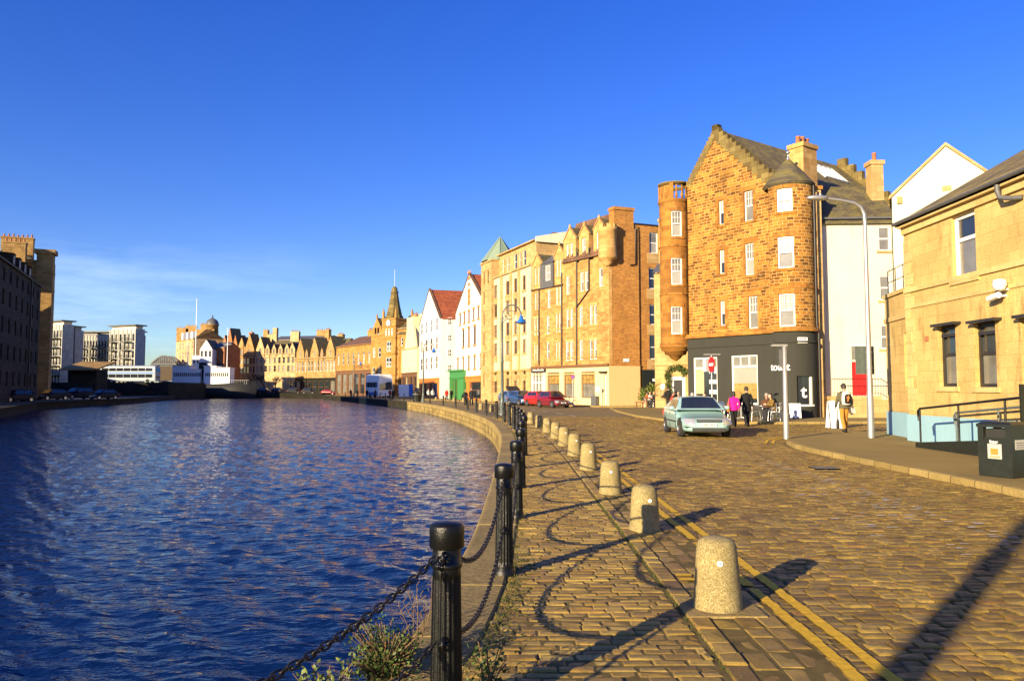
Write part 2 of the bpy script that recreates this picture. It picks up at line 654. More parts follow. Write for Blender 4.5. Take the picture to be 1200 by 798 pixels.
def wall(mb, F, out, holes=(), depth=.16, m=0, mr=None, d=0):
    """out = convex ccw outline in (s, z); holes = rects (s0, s1, z0, z1)"""
    mr = m if mr is None else mr
    ss = sorted({p[0] for p in out} | {h[0] for h in holes} | {h[1] for h in holes})
    zs = sorted({min(p[1] for p in out), max(p[1] for p in out)} | {h[2] for h in holes} | {h[3] for h in holes})
    if F.curved:
        a, b = ss[0], ss[-1]
        k = int((b - a) / F.curved) + 1
        ss = sorted(set(ss) | {a + (b - a) * i / k for i in range(k + 1)})
    for i in range(len(ss) - 1):
        for j in range(len(zs) - 1):
            s0, s1, z0, z1 = ss[i], ss[i + 1], zs[j], zs[j + 1]
            if s1 - s0 < 1e-6 or z1 - z0 < 1e-6:
                continue
            cs, cz = (s0 + s1) / 2, (z0 + z1) / 2
            if any(h[0] < cs < h[1] and h[2] < cz < h[3] for h in holes):
                continue
            q = clip([(s0, z0), (s1, z0), (s1, z1), (s0, z1)], out)
            if q:
                mb.face([F.m(p[0], p[1], d) for p in q], uv=q, m=m)
    for (s0, s1, z0, z1) in holes:
        for (a, b) in (((s0, z0), (s0, z1)), ((s1, z1), (s1, z0)), ((s0, z1), (s1, z1)), ((s1, z0), (s0, z0))):
            mb.face([F.m(*a, d), F.m(*b, d), F.m(*b, d - depth), F.m(*a, d - depth)], m=mr)


def fbox(mb, F, s0, s1, z0, z1, d0, d1, m=0):
    """box on a facade; bends with curved ones"""
    k = 1 if not F.curved else max(1, int((s1 - s0) / F.curved) + 1)
    for i in range(k):
        a, b = s0 + (s1 - s0) * i / k, s0 + (s1 - s0) * (i + 1) / k
        p = [F.m(a, z0, d0), F.m(b, z0, d0), F.m(b, z0, d1), F.m(a, z0, d1), F.m(a, z1, d0), F.m(b, z1, d0), F.m(b, z1, d1), F.m(a, z1, d1)]
        fs = [(3, 2, 6, 7), (4, 7, 6, 5), (0, 1, 2, 3), (1, 0, 4, 5)]
        if i == 0:
            fs.append((0, 3, 7, 4))
        if i == k - 1:
            fs.append((2, 1, 5, 6))
        for q in fs:
            mb.face([p[x] for x in q], m=m)


PANES = ['glass', 'glassmid', 'blind']


def win(F, r, parent, style='sash', depth=.16, frame='wframe', pane=None, bars=(2, 1), fw=.055, split=.5):
    s0, s1, z0, z1 = r
    f = MB()
    d0, d1 = -depth + .01, -depth + .08
    w = min(fw, (s1 - s0) * .16)
    fbox(f, F, s0, s0 + w, z0, z1, d0, d1)
    fbox(f, F, s1 - w, s1, z0, z1, d0, d1)
    fbox(f, F, s0 + w, s1 - w, z1 - w, z1, d0, d1 - .002)
    fbox(f, F, s0 + w, s1 - w, z0, z0 + w, d0, d1 - .002)
    zm = z0 + (z1 - z0) * split
    if style in ('sash', 'plain2'):
        fbox(f, F, s0 + w, s1 - w, zm - w * .5, zm + w * .5, d0, d1 - .012)
    if style == 'sash':
        for i in range(1, bars[0] + 1):
            x = s0 + w + (s1 - s0 - 2 * w) * i / (bars[0] + 1)
            fbox(f, F, x - .012, x + .012, zm + w * .5, z1 - w, d0, d1 - .03)
        for i in range(1, bars[1] + 1):
            z = zm + (z1 - zm) * i / (bars[1] + 1)
            fbox(f, F, s0 + w, s1 - w, z - .012, z + .012, d0, d1 - .034)
    if style == 'cross':
        x = (s0 + s1) / 2
        fbox(f, F, x - w * .4, x + w * .4, z0 + w, z1 - w, d0, d1 - .01)
        fbox(f, F, s0 + w, s1 - w, zm - w * .4, zm + w * .4, d0, d1 - .014)
    pmats = pane or [random.choice(PANES), random.choice(['glass', 'glassmid', 'glass'])]
    if style == 'far':
        f.face([F.m(s0, z0, -depth + .02), F.m(s1, z0, -depth + .02), F.m(s1, z1, -depth + .02), F.m(s0, z1, -depth + .02)], m=1)
        fbox(f, F, s0 + w, s1 - w, zm - w * .5, zm + w * .5, d0, d1 - .012)
        return f.build('window', [M[frame], M[pmats[0]]], parent)
    o = f.build('window', M[frame], parent)
    p = MB()
    d = -depth + .03
    p.face([F.m(s0, zm, d), F.m(s1, zm, d), F.m(s1, z1, d), F.m(s0, z1, d)], m=0)
    d = -depth + .024
    p.face([F.m(s0, z0, d), F.m(s1, z0, d), F.m(s1, zm, d), F.m(s0, zm, d)], m=1)
    p.build('pane', [M[k] for k in (pmats if len(pmats) == 2 else pmats * 2)], o)
    return o


def chimney(parent, c, w, d, z0, z1, mat, pots=3, ax=(1, 0, 0), potmat='rust'):
    ax = V(ax).normalized()
    ay = V((-ax.y, ax.x, 0))
    c = V((c[0], c[1], 0))
    b = MB()
    b.obox(c - ax * w / 2 - ay * d / 2 + V((0, 0, z0)), ax * w, ay * d, (0, 0, z1 - z0 - .25), 0)
    b.obox(c - ax * (w / 2 + .08) - ay * (d / 2 + .08) + V((0, 0, z1 - .25)), ax * (w + .16), ay * (d + .16), (0, 0, .25), 0)
    o = b.build('chimney', M[mat], parent)
    for i in range(pots):
        p = MB()
        x = c + ax * (w * ((i + .5) / pots - .5))
        h = .55 * random.uniform(.8, 1.2)
        p.lathe([(.15, z1), (.12, z1 + h * .8), (.15, z1 + h * .85), (.14, z1 + h), (.09, z1 + h), (.08, z1 + h * .6)], 8, x)
        p.build('chimney_pot', M[potmat], o)
    return o


def roof_along(F, s0, s1, depth, ze, zr, mat, parent, over=.3, name='roof', thick=.12, rb=None):
    b = MB()
    k = depth / 2 if rb is None else rb
    sl = (zr - ze) / k
    for (da, za, db, zb) in ((over, ze - over * sl, -k, zr), (-k, zr, -depth - over, ze - over * sl if rb is None else zr - (depth - k) * sl)):
        A = [F.m(s0, za, da), F.m(s1, za, da), F.m(s1, zb, db), F.m(s0, zb, db)]
        b.face(A)
        Bq = [p - V((0, 0, thick)) for p in A]
        b.face(list(reversed(Bq)))
        for i in range(4):
            j = (i + 1) % 4
            b.face([A[j], A[i], Bq[i], Bq[j]])
    o = b.build(name, mat, parent)
    return o


def pipe(parent, pts, r=.05, mat='pipe', name='downpipe'):
    b = MB()
    b.tube(pts, r, 8)
    return b.build(name, M[mat], parent)


def shell(mb, F, s0, s1, depth, ze, zr=None, m=0, zb=-.3, gable=True):
    """back and sides of a building behind facade F"""
    A, B_, C, D_ = F.m(s0, 0), F.m(s1, 0), F.m(s1, 0, -depth), F.m(s0, 0, -depth)
    for (p, q) in ((B_, C), (C, D_), (D_, A)):
        mb.face([V((p.x, p.y, zb)), V((q.x, q.y, zb)), V((q.x, q.y, ze)), V((p.x, p.y, ze))], m=m)
    if zr and gable:
        for s in (s0, s1):
            mb.face([F.m(s, ze), F.m(s, ze, -depth), F.m(s, zr, -depth / 2)], m=m)
    elif not zr:
        mb.face([F.m(s0, ze), F.m(s1, ze), F.m(s1, ze, -depth), F.m(s0, ze, -depth)], m=m)
# ------------------------------------------------------------------ light and sky
EL, AZ = R(14.5), R(39.5)          # light travels towards +x +y
sun = bpy.data.lights.new('sun', 'SUN')
sun.energy = 5.0
sun.angle = R(.5)
sun.color = (1, .80, .50)
so = bpy.data.objects.new('sun', sun)
COL.objects.link(so)
ld = V((math.sin(AZ) * math.cos(EL), math.cos(AZ) * math.cos(EL), -math.sin(EL)))
so.rotation_euler = ld.to_track_quat('-Z', 'Y').to_euler()
w = bpy.data.worlds.new('World')
S.world = w
w.use_nodes = True
nt = w.node_tree
bg = nt.nodes['Background']
sky = nn(nt, 'ShaderNodeTexSky', sky_type='NISHITA')
sky.sun_disc = False
sky.sun_elevation = EL
sky.sun_rotation = math.atan2(-ld.x, -ld.y)
sky.air_density = 1.0
sky.dust_density = .25
sky.ozone_density = 3.0
tc = nn(nt, 'ShaderNodeTexCoord')
mp = nn(nt, 'ShaderNodeMapping')
mp.inputs['Scale'].default_value = (1.2, 1.2, 7)
mp.inputs['Rotation'].default_value = (0, R(14), R(20))
nt.links.new(tc.outputs['Generated'], mp.inputs[0])
cl = noise(nt, mp.outputs[0], 2.1, 9, .62)
cf = ramp(nt, cl, [(.50, 0), (.80, .55)])
sep = nn(nt, 'ShaderNodeSeparateXYZ')
nt.links.new(tc.outputs['Generated'], sep.inputs[0])
band = ramp(nt, sep.outputs[2], [(0.0, .6), (.09, 1), (.20, .0)])
lr = ramp(nt, sep.outputs[0], [(0.0, 1), (.02, 0)])
lrm = nn(nt, 'ShaderNodeMapRange')
nt.links.new(sep.outputs[0], lrm.inputs[0])
for i, k in enumerate((-.15, -.45, 0, 1)):
    lrm.inputs[1 + i].default_value = k
mm = nn(nt, 'ShaderNodeMath', operation='MULTIPLY')
nt.links.new(cf, mm.inputs[0])
nt.links.new(band, mm.inputs[1])
mm2 = nn(nt, 'ShaderNodeMath', operation='MULTIPLY')
nt.links.new(mm.outputs[0], mm2.inputs[0])
nt.links.new(lrm.outputs[0], mm2.inputs[1])
hs = nn(nt, 'ShaderNodeHueSaturation')
hs.inputs['Hue'].default_value = .516
hs.inputs['Saturation'].default_value = 1.31
nt.links.new(sky.outputs[0], hs.inputs['Color'])
tcol = ramp(nt, sep.outputs[2], [(0.0, (.88, .96, 1.2)), (.16, (.99, .96, 1.28)), (.45, (1.06, .93, 1.40))])
tint = mix(nt, 'MULTIPLY', 1, hs.outputs[0], tcol)
out = mix(nt, 'MIX', mm2.outputs[0], tint, (7.5, 9.0, 11))
nt.links.new(out, bg.inputs[0])
bg.inputs[1].default_value = .076
S.view_settings.view_transform = 'Standard'
S.view_settings.look = 'None'
S.view_settings.exposure = 1.17
S.view_settings.gamma = 1
S.cycles.max_bounces = 6
S.cycles.use_denoising = True

# ------------------------------------------------------------------ the quay edge
EK = [(-16, -16), (-9, -8), (-4.9, -2.2), (-2.65, 1.2), (-1.45, 3.05), (-.88, 4.25), (-.62, 5.6), (-.47, 7.6), (-.37, 11), (-.32, 17.7), (-.33, 25), (-.55, 32), (-1.2, 41), (-2.5, 51), (-5.3, 67), (-9, 84), (-14, 103)]


def catmull(P, n=12):
    out = []
    for i in range(len(P) - 1):
        a, b, c, d = P[max(i - 1, 0)], P[i], P[i + 1], P[min(i + 2, len(P) - 1)]
        for k in range(n):
            t = k / n
            out.append(tuple(.5 * (2 * b[j] + (c[j] - a[j]) * t + (2 * a[j] - 5 * b[j] + 4 * c[j] - d[j]) * t * t + (3 * b[j] - a[j] - 3 * c[j] + d[j]) * t ** 3) for j in (0, 1)))
    out.append(P[-1])
    return out


EDGE = catmull(EK)
_ey = np.array([p[1] for p in EDGE])
_ex = np.array([p[0] for p in EDGE])


def ex(y):
    return float(np.interp(y, _ey, _ex))


def edge_n(y):
    t = V((ex(y + .3) - ex(y - .3), .6, 0)).normalized()
    return V((t.y, -t.x, 0))      # to the land side


def off(y, d):
    n = edge_n(y)
    return V((ex(y), y, 0)) + n * d


WZ = -1.0
FARB = [(-28, 144), (-37, 170), (-50, 205), (-58, 235), (-104, 236), (-86, 196), (-71, 145), (-61, 99), (-46.7, 70), (-37, 42), (-31, 10), (-30, -60), (-20, -60)]
WPOLY = [V((p[0], p[1], 0)) for p in EDGE] + [V((p[0], p[1], 0)) for p in FARB]

# ground sheet with the basin cut out
bm = bmesh.new()
big = [bm.verts.new((x, y, -.06)) for x, y in ((-2500, -600), (2500, -600), (2500, 4000), (-2500, 4000))]
es = [bm.edges.new((big[i], big[(i + 1) % 4])) for i in range(4)]
wv = [bm.verts.new((p.x, p.y, -.06)) for p in WPOLY]
es += [bm.edges.new((wv[i], wv[(i + 1) % len(wv)])) for i in range(len(wv))]
bmesh.ops.triangle_fill(bm, use_beauty=True, edges=es)


def inside(p, poly):
    c = False
    for i in range(len(poly)):
        a, b = poly[i], poly[i - 1]
        if (a.y > p.y) != (b.y > p.y) and p.x < (b.x - a.x) * (p.y - a.y) / (b.y - a.y) + a.x:
            c = not c
    return c


bmesh.ops.delete(bm, geom=[f for f in bm.faces if inside(f.calc_center_median(), WPOLY)], context='FACES')
me = bpy.data.meshes.new('ground')
bm.to_mesh(me)
bm.free()
me.materials.append(M['ground'])
tag(link('ground', me), kind='structure')

# ------------------------------------------------------------------ water
m, nt, b = base_mat('water')
b.inputs['Base Color'].default_value = (.002, .012, .062, 1)
b.inputs['Roughness'].default_value = .06
b.inputs['IOR'].default_value = 1.33
b.inputs['Specular IOR Level'].default_value = .17
tc = nn(nt, 'ShaderNodeTexCoord').outputs['Object']
mp = nn(nt, 'ShaderNodeMapping')
mp.inputs['Rotation'].default_value = (0, 0, R(14))
mp.inputs['Scale'].default_value = (.6, 1.3, 1)
nt.links.new(tc, mp.inputs[0])
n1 = noise(nt, mp.outputs[0], 3.0, 3, .5)
n2 = noise(nt, mp.outputs[0], 8.5, 3, .55)
n3 = noise(nt, mp.outputs[0], .6, 2, .5)
a1 = nn(nt, 'ShaderNodeMath', operation='MULTIPLY_ADD')
nt.links.new(n2, a1.inputs[0])
a1.inputs[1].default_value = .35
nt.links.new(n1, a1.inputs[2])
a2 = nn(nt, 'ShaderNodeMath', operation='MULTIPLY_ADD')
nt.links.new(n3, a2.inputs[0])
a2.inputs[1].default_value = 1.2
nt.links.new(a1.outputs[0], a2.inputs[2])
bump(nt, b, a2.outputs[0], .9, .075)
M['water'] = m

# real ripples: rows spread by distance
NR, NC = 520, 520
dist = 2.2 * (290 / 2.2) ** np.linspace(0, 1, NR)
u = np.linspace(-1.35, .16, NC)
XX = dist[:, None] * u[None, :]
YY = np.repeat(dist[:, None], NC, 1)
ZZ = np.zeros_like(XX)
for k in range(26):
    lam = .17 * 1.13 ** (k % 13) * RNG.uniform(.85, 1.15)
    th = R(-118) + RNG.normal(0, .38)
    amp = .0072 * lam ** 1.0
    fade = np.clip(lam * 14 / np.maximum(dist * .0095 * 6, .02) - 1, 0, 1)[:, None]
    ph = RNG.uniform(0, 6.28)
    warp = .35 * np.sin(XX * .31 + ph) + .3 * np.sin(YY * .23 + 2 * ph)
    ZZ += amp * fade * np.sin(2 * np.pi / lam * (XX * math.cos(th) + YY * math.sin(th)) + ph + warp)
vv = np.stack([XX, YY, ZZ + WZ], -1).reshape(-1, 3)
ii = (np.arange(NR - 1)[:, None] * NC + np.arange(NC - 1)[None, :]).reshape(-1)
ff = np.stack([ii, ii + 1, ii + NC + 1, ii + NC], -1)
me = bpy.data.meshes.new('water')
me.from_pydata(vv.tolist(), [], ff.tolist())
me.polygons.foreach_set('use_smooth', [True] * len(ff))
me.materials.append(M['water'])
# the basin beside and behind the viewer, flat
tag(link('water', me), kind='structure')
b_ = MB()
b_.face([(-60, -62, WZ - .12), (2, -62, WZ - .12), (2, 12, WZ - .12), (-60, 12, WZ - .12)])
tag(b_.build('water', M['water']), kind='structure')
b_ = MB()
b_.face([(-160, -80, -3), (20, -80, -3), (20, 250, -3), (-160, 250, -3)])
tag(b_.build('basin_bed', M['ground']), kind='structure')


# ------------------------------------------------------------------ quay walls
def strip_wall(name, pts, z0, z1, mat, label, coping=None, cw=.46, land=1):
    root = empty(name, pts[0], label, 'quay wall')
    b = MB()
    s = 0
    for a, c in zip(pts, pts[1:]):
        L = (c - a).length
        b.face([V((a.x, a.y, z0)), V((c.x, c.y, z0)), V((c.x, c.y, z1)), V((a.x, a.y, z1))], uv=[(s, z0), (s + L, z0), (s + L, z1), (s, z1)])
        s += L
    b.build('wall_face', mat, root)
    if coping:
        cb = MB()
        ns = []
        for i, p in enumerate(pts):
            t = (pts[min(i + 1, len(pts) - 1)] - pts[max(i - 1, 0)]).normalized()
            ns.append(V((t.y, -t.x, 0)) * land)
        # resample into stones
        acc = [0]
        for a, c in zip(pts, pts[1:]):
            acc.append(acc[-1] + (c - a).length)
        xs = [p.x for p in pts]
        ys = [p.y for p in pts]
        nx = [q.x for q in ns]
        ny = [q.y for q in ns]
        s = 0

        def at(q, d, z):
            x, y = np.interp(q, acc, xs), np.interp(q, acc, ys)
            u, v = np.interp(q, acc, nx), np.interp(q, acc, ny)
            return V((x + u * d, y + v * d, z))
        while s < acc[-1] - .05:
            L = min(random.uniform(1.0, 1.6), acc[-1] - s)
            e = s + L - .012
            zt = random.uniform(-.004, .004)
            w1 = cw
            pr = -.035
            prof = [(pr, -.30), (pr, zt - .025), (pr + .02, zt - .006), (pr + .05, zt), (w1 - .02, zt + .002), (w1, zt - .015), (w1, -.2)]
            n = max(1, int(L / .6))
            rows = [[at(s + (e - s) * k / n, d, z) for (d, z) in prof] for k in range(n + 1)]
            uo = random.uniform(0, 20)
            cb.grid(rows, 0, False, uv=lambda i, j, uo=uo: (uo + i * .6, j * .2))
            cb.cap(rows[0])
            cb.cap(rows[-1], flip=True)
            s += L
        cb.build('coping', coping, root)
    return root


strip_wall('quay_wall', [V((p[0], p[1], 0)) for p in EDGE], -3, -.02, M['quay'], 'curving sunlit quay wall with worn stone coping beside the promenade', M['coping'])
K = V((-14, 103, 0))
strip_wall('quay_wall', [K, V((-26.5, 140, 0))], -3, -.02, M['quayshade'], 'dark shaded quay wall at the end of the lit curve', M['quayshade'], .5)
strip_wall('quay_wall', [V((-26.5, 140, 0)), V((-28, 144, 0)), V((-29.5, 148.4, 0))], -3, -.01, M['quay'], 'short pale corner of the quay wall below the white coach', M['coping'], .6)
strip_wall('quay_wall', [V((-29.5, 148.4, 0)), V((-37, 170, 0)), V((-50, 205, 0)), V((-58, 235, 0))], -3, -.02, M['quayshade'], 'dark green quay wall receding beyond the coach to the far bank', M['quayshade'], .5)
strip_wall('quay_wall', [V((-58, 235, 0)), V((-104, 236, 0))], -3, .5, M['quayshade'], 'long dark quay wall along the far bank under the terraces', M['quayshade'], .5)
strip_wall('quay_wall', [V((-104, 236, 0)), V((-86, 196, 0)), V((-71, 145, 0))], -3, -.02, M['quayshade'], 'dark quay wall behind the left hand pier corner')
strip_wall('quay_wall', [V(p) for p in ((-71, 145, 0), (-61, 99, 0), (-46.7, 70, 0), (-37, 42, 0), (-31, 10, 0), (-30, -60, 0))], -3, -.02, M['quayshade'], 'dark quay wall at the foot of the tall warehouse', M['quayshade'], .5)

# ------------------------------------------------------------------ setts
YS0, YS1 = 2.0, 46.0


def prom_r(y):                       # inner line of the channel
    return max(ex(y) + 1.62, min(1.27, ex(y) + 1.62 + 9)) if y > 30 else (1.27 if y >= 3 else 1.27 - (3 - y) * .6)


_pk = [(2, 1.2), (5, 1.26), (10, 1.27), (18, 1.28), (25, 1.22), (32, .98), (41, .35), (51, -.85), (67, -3.6), (84, -7.2), (103, -12.2)]


def prom_r(y):
    return float(np.interp(y, [p[0] for p in _pk], [p[1] for p in _pk]))


def road_r(y):                       # right kerb line of the road
    if y < 20:
        return 7.8
    if y < 26:
        return 7.8 + ((y - 20) / 6) ** 2.2 * 1.7
    if y < 28:
        return 9.5 + (y - 26) * 4
    if y < 37.2:
        return 30
    return 8.8


SV = {}


class Setts:
    def __init__(s):
        s.v, s.f = [], []

    def add(s, q, zt, ins=.016, drop=.014):
        """q: four plan corners ccw"""
        cx, cy = sum(p[0] for p in q) / 4, sum(p[1] for p in q) / 4
        i = len(s.v)
        tl = [random.uniform(-.005, .005) for _ in range(4)]
        for p, t in zip(q, tl):
            s.v.append((p[0], p[1], -.055))
        for p, t in zip(q, tl):
            s.v.append((p[0], p[1], zt - drop + t))
        for p, t in zip(q, tl):
            dx, dy = cx - p[0], cy - p[1]
            s.v.append((p[0] + math.copysign(min(ins, abs(dx) * .5), dx), p[1] + math.copysign(min(ins, abs(dy) * .5), dy), zt - .003 + t))
        s.v.append((cx + random.uniform(-.02, .02), cy + random.uniform(-.01, .01), zt + random.uniform(-.003, .003)))
        for k in range(4):
            j = (k + 1) % 4
            s.f.append((i + k, i + j, i + 4 + j, i + 4 + k))
            s.f.append((i + 4 + k, i + 4 + j, i + 8 + j, i + 8 + k))
            s.f.append((i + 8 + k, i + 8 + j, i + 12))

    def build(s, name, mat):
        me = bpy.data.meshes.new(name)
        me.from_pydata(s.v, [], s.f)
        me.polygons.foreach_set('use_smooth', [False] * len(s.f))
        me.materials.append(mat)
        return tag(link(name, me), kind='structure')


def jit(a):
    return random.uniform(-a, a)


def inview(x, y):
    return -.78 * y - 2.5 < x < .74 * y + 2.5


prom, road = Setts(), Setts()
YL, WL = MB(), MB()
y = YS0
while y < YS1:
    h = random.uniform(.085, .108)
    g = .012
    # promenade, rows across
    xa, xb = off(y, .47).x + .01, prom_r(y) - .01
    x = xa + random.uniform(-.2, 0)
    while x < xb:
        L = random.uniform(.14, .27)
        x0, x1 = max(x, xa), min(x + L, xb)
        if x1 - x0 > .05:
            ww = .008 * math.sin(x * 2.1 + y)
            prom.add([(x0 + jit(.004), y + ww + jit(.006)), (x1 - g - jit(.005), y + ww + jit(.006)), (x1 - g - jit(.005), y + h - g + ww + jit(.006)), (x0 + jit(.004), y + h - g + ww + jit(.006))], jit(.005) - .004, .011, .008)
        x += L
    y += h
# channel courses run lengthwise
for c in range(4):
    y = YS0
    while y < YS1:
        L = random.uniform(.18, .32)
        o = .02 + c * .165
        q = []
        for (yy, d) in ((y, 0), (y, .15), (y + L - .014, .15), (y + L - .014, 0)):
            q.append((prom_r(yy) + o + d + jit(.005), yy + jit(.005)))
        if c == 0:
            prom.add(q, .004 + jit(.003), .012)
        else:
            prom.add(q, jit(.005) - .008, .011, .009)
        y += L
# road
y = YS0
row = 0
while y < YS1:
    h = random.uniform(.092, .122)
    g = .013
    xa, xb = prom_r(y) + .69, min(road_r(y), .74 * y + 2.5)
    for lo, hi in ((.0, .085), (.19, .28)):
        if random.random() < .97:
            a, c, w0 = xa + lo + jit(.006), xa + hi + jit(.006), .03 * math.sin(xa * .55 + y * .2) + .012 * math.sin(xa * 1.9 + y)
            YL.face([(a, y + w0, .0035), (c, y + w0, .0035), (c + jit(.004), y + h - .004 + w0, .0035), (a + jit(.004), y + h - .004 + w0, .0035)])
    x = xa + random.uniform(-.2, 0)
    while x < xb:
        L = random.uniform(.125, .225)
        x0, x1 = max(x, xa), min(x + L, xb)
        if x1 - x0 > .05:
            ww = .03 * math.sin(x * .55 + y * .2) + .012 * math.sin(x * 1.9 + y)
            zt = jit(.008) - .006 + .05 * math.sin(math.pi * min(1, max(0, (x - xa) / 6.0))) * (1 if y < 20 else .6)
            if x0 < xa + .31:
                zt = jit(.003) - .004
            q = [(x0 + jit(.005), y + ww + jit(.008)), (x1 - g - jit(.006), y + ww + jit(.008)), (x1 - g - jit(.006), y + h - g + ww + jit(.008)), (x0 + jit(.005), y + h - g + ww + jit(.008))]
            road.add(q, zt, .012, .009)
            cxm = (x0 + x1) / 2
            # paint on the sett tops
            for lo, hi in ((.0, .085), (.19, .28)):
                a, c = max(x0 + .002, xa + lo), min(x1 - g - .002, xa + hi)
                if False:
                    YL.face([(a, y + ww + .002, zt + .005), (c, y + ww + .002, zt + .005), (c, y + h - g + ww - .002, zt + .005), (a, y + h - g + ww - .002, zt + .005)])
            dc = cxm - (5.35 + .04 * (y - 8))
            pr = 0
            if abs(dc) < .09:
                pr = .5
            elif -1.4 < dc < .25 and 7.5 < y < 17:
                pr = .085
            if 5 < y < 40 and random.random() < pr:
                a, c = x0 + .02, min(x0 + .02 + random.uniform(.07, .2), x1 - g - .02)
                if c > a + .02:
                    y0_, y1_ = y + ww + random.uniform(.015, .04), y + h - g + ww - random.uniform(.015, .04)
                    WL.face([(a, y0_, zt + .0055), (c, y0_ + jit(.008), zt + .0055), (c - .01, y1_, zt + .0055), (a + .012, y1_ + jit(.008), zt + .0055)])
        x += L
    y += h
prom.build('promenade', M['settprom'])
road.build('road', M['settroad'])
# loading ticks across the channel
for yc in (6.75, 13.6):
    for k in (0, .16):
        for c in range(1, 4):
            xx = prom_r(yc) + .02 + c * .165
            YL.face([(xx + .004, yc + k, .006), (xx + .145, yc + k, .006), (xx + .145, yc + k + .075, .006), (xx + .004, yc + k + .075, .006)])
tag(YL.build('yellow_line', M['yline']), kind='structure')
tag(WL.build('white_line', M['wline']), kind='structure')
# earth in the joints
b_ = MB()
ys = [YS0 - 9, -2] + list(np.linspace(YS0, YS1 + .2, 60))
b_.grid([[V((off(y, .2).x, y, -.0125)), V((32, y, -.0125))] for y in ys], 0, False)
tag(b_.build('road_bed', M['joint']), kind='structure')
# farther paving as a textured sheet
b_ = MB()
ys = list(np.linspace(YS1 - .05, 103, 50))
b_.grid([[V((off(y, .4).x, y, -.006)), V((40, y, -.006))] for y in ys], 0, False)
b_.face([(-14, 103, -.006), (40, 103, -.006), (40, 250, -.006), (-57.6, 235, -.006), (-49.6, 205, -.006), (-27.6, 144, -.006)])
tag(b_.build('road', M['settfar']), kind='structure')
# far yellow and worn centre lines
b_ = MB()
for o in (.7, .9):
    b_.grid([[V((prom_r(y) + o, y, .003)), V((prom_r(y) + o + .09, y, .003))] for y in np.linspace(YS1 + .1, 95, 30)], 0, False)
tag(b_.build('yellow_line', M['yline']), kind='structure')
b_ = MB()
for y in np.arange(47, 74, 4.5):
    xx = prom_r(y) + 4.2
    b_.face([(xx, y, .003), (xx + .12, y, .003), (xx - .1, y + 2.2, .003), (xx - .22, y + 2.2, .003)])
tag(b_.build('white_line', M['wline']), kind='structure')


# ------------------------------------------------------------------ right hand pavements
def pavement(name, pts, z=.11):
    """pts: kerb side polyline then the back of the pavement, ccw"""
    b = MB()
    b.face([V((p[0], p[1], z)) for p in pts])
    return tag(b.build(name, M['asphalt']), kind='structure')


def kerb(pts, z=.11, w=.16):
    b = MB()
    acc = 0
    for a, c in zip(pts, pts[1:]):
        a, c = V((a[0], a[1], 0)), V((c[0], c[1], 0))
        t = (c - a).normalized()
        n = V((t.y, -t.x, 0))
        L = (c - a).length
        prof = [(0, -.06), (.0, z - .02), (.02, z + .004), (w, z + .006), (w, z - .03)]
        rows = [[a + n * d + V((0, 0, q)) for d, q in prof], [c + n * d + V((0, 0, q)) for d, q in prof]]
        b.grid(rows, 0, False, uv=lambda i, j, acc=acc, L=L: (acc + i * L, j * .1))
        acc += L
    return tag(b.build('kerb', M['kerb']), kind='structure')


cor = [(7.8 + .0, -6), (7.8, 6), (7.8, 12), (7.8, 20), (7.95, 21.8), (8.3, 23.4), (8.85, 24.9), (9.7, 26.3), (11.0, 27.4), (13, 28.2), (17, 28.9), (30, 30)]
kerb(cor)
pavement('pavement', [(p[0] + .12, p[1] - (.1 if p[1] > 23 else 0)) for p in cor] + [(30, -6)])
cor2 = [(30, 39.5), (19, 37.6), (13, 36.6), (10, 36.9), (8.7, 38), (7.9, 40.5), (7.4, 46), (7.6, 56), (8.4, 66)]
kerb(cor2, .1)
pavement('pavement', [(p[0] + .1, p[1] + .12) for p in cor2] + [(30, 66)], .1)
cor3 = [(8.0, 71.0), (3.2, 78.5), (-1.8, 90), (-6, 102), (-12, 117), (-17.5, 134), (-24, 170)]
kerb([(18, 70.5)] + cor3, .1)
pavement('pavement', [(18, 70.6)] + [(p[0] + .1, p[1] + .05) for p in cor3] + [(18, 170)], .1)
b_ = MB()
for o in (.35, .55):
    pts = cor2[2:6]
    for a, c in zip(pts, pts[1:]):
        t = V((c[0] - a[0], c[1] - a[1], 0)).normalized()
        n = V((-t.y, t.x, 0))
        A, C = V((*a, .004)), V((*c, .004))
        b_.face([A + n * o, C + n * o, C + n * (o + .08), A + n * (o + .08)])
    for a, c in zip(cor[5:9], cor[6:10]):
        t = V((c[0] - a[0], c[1] - a[1], 0)).normalized()
        n = V((-t.y, t.x, 0))
        A, C = V((*a, .004)), V((*c, .004))
        b_.face([A + n * o, C + n * o, C + n * (o + .08), A + n * (o + .08)])
tag(b_.build('yellow_line', M['yline']), kind='structure')
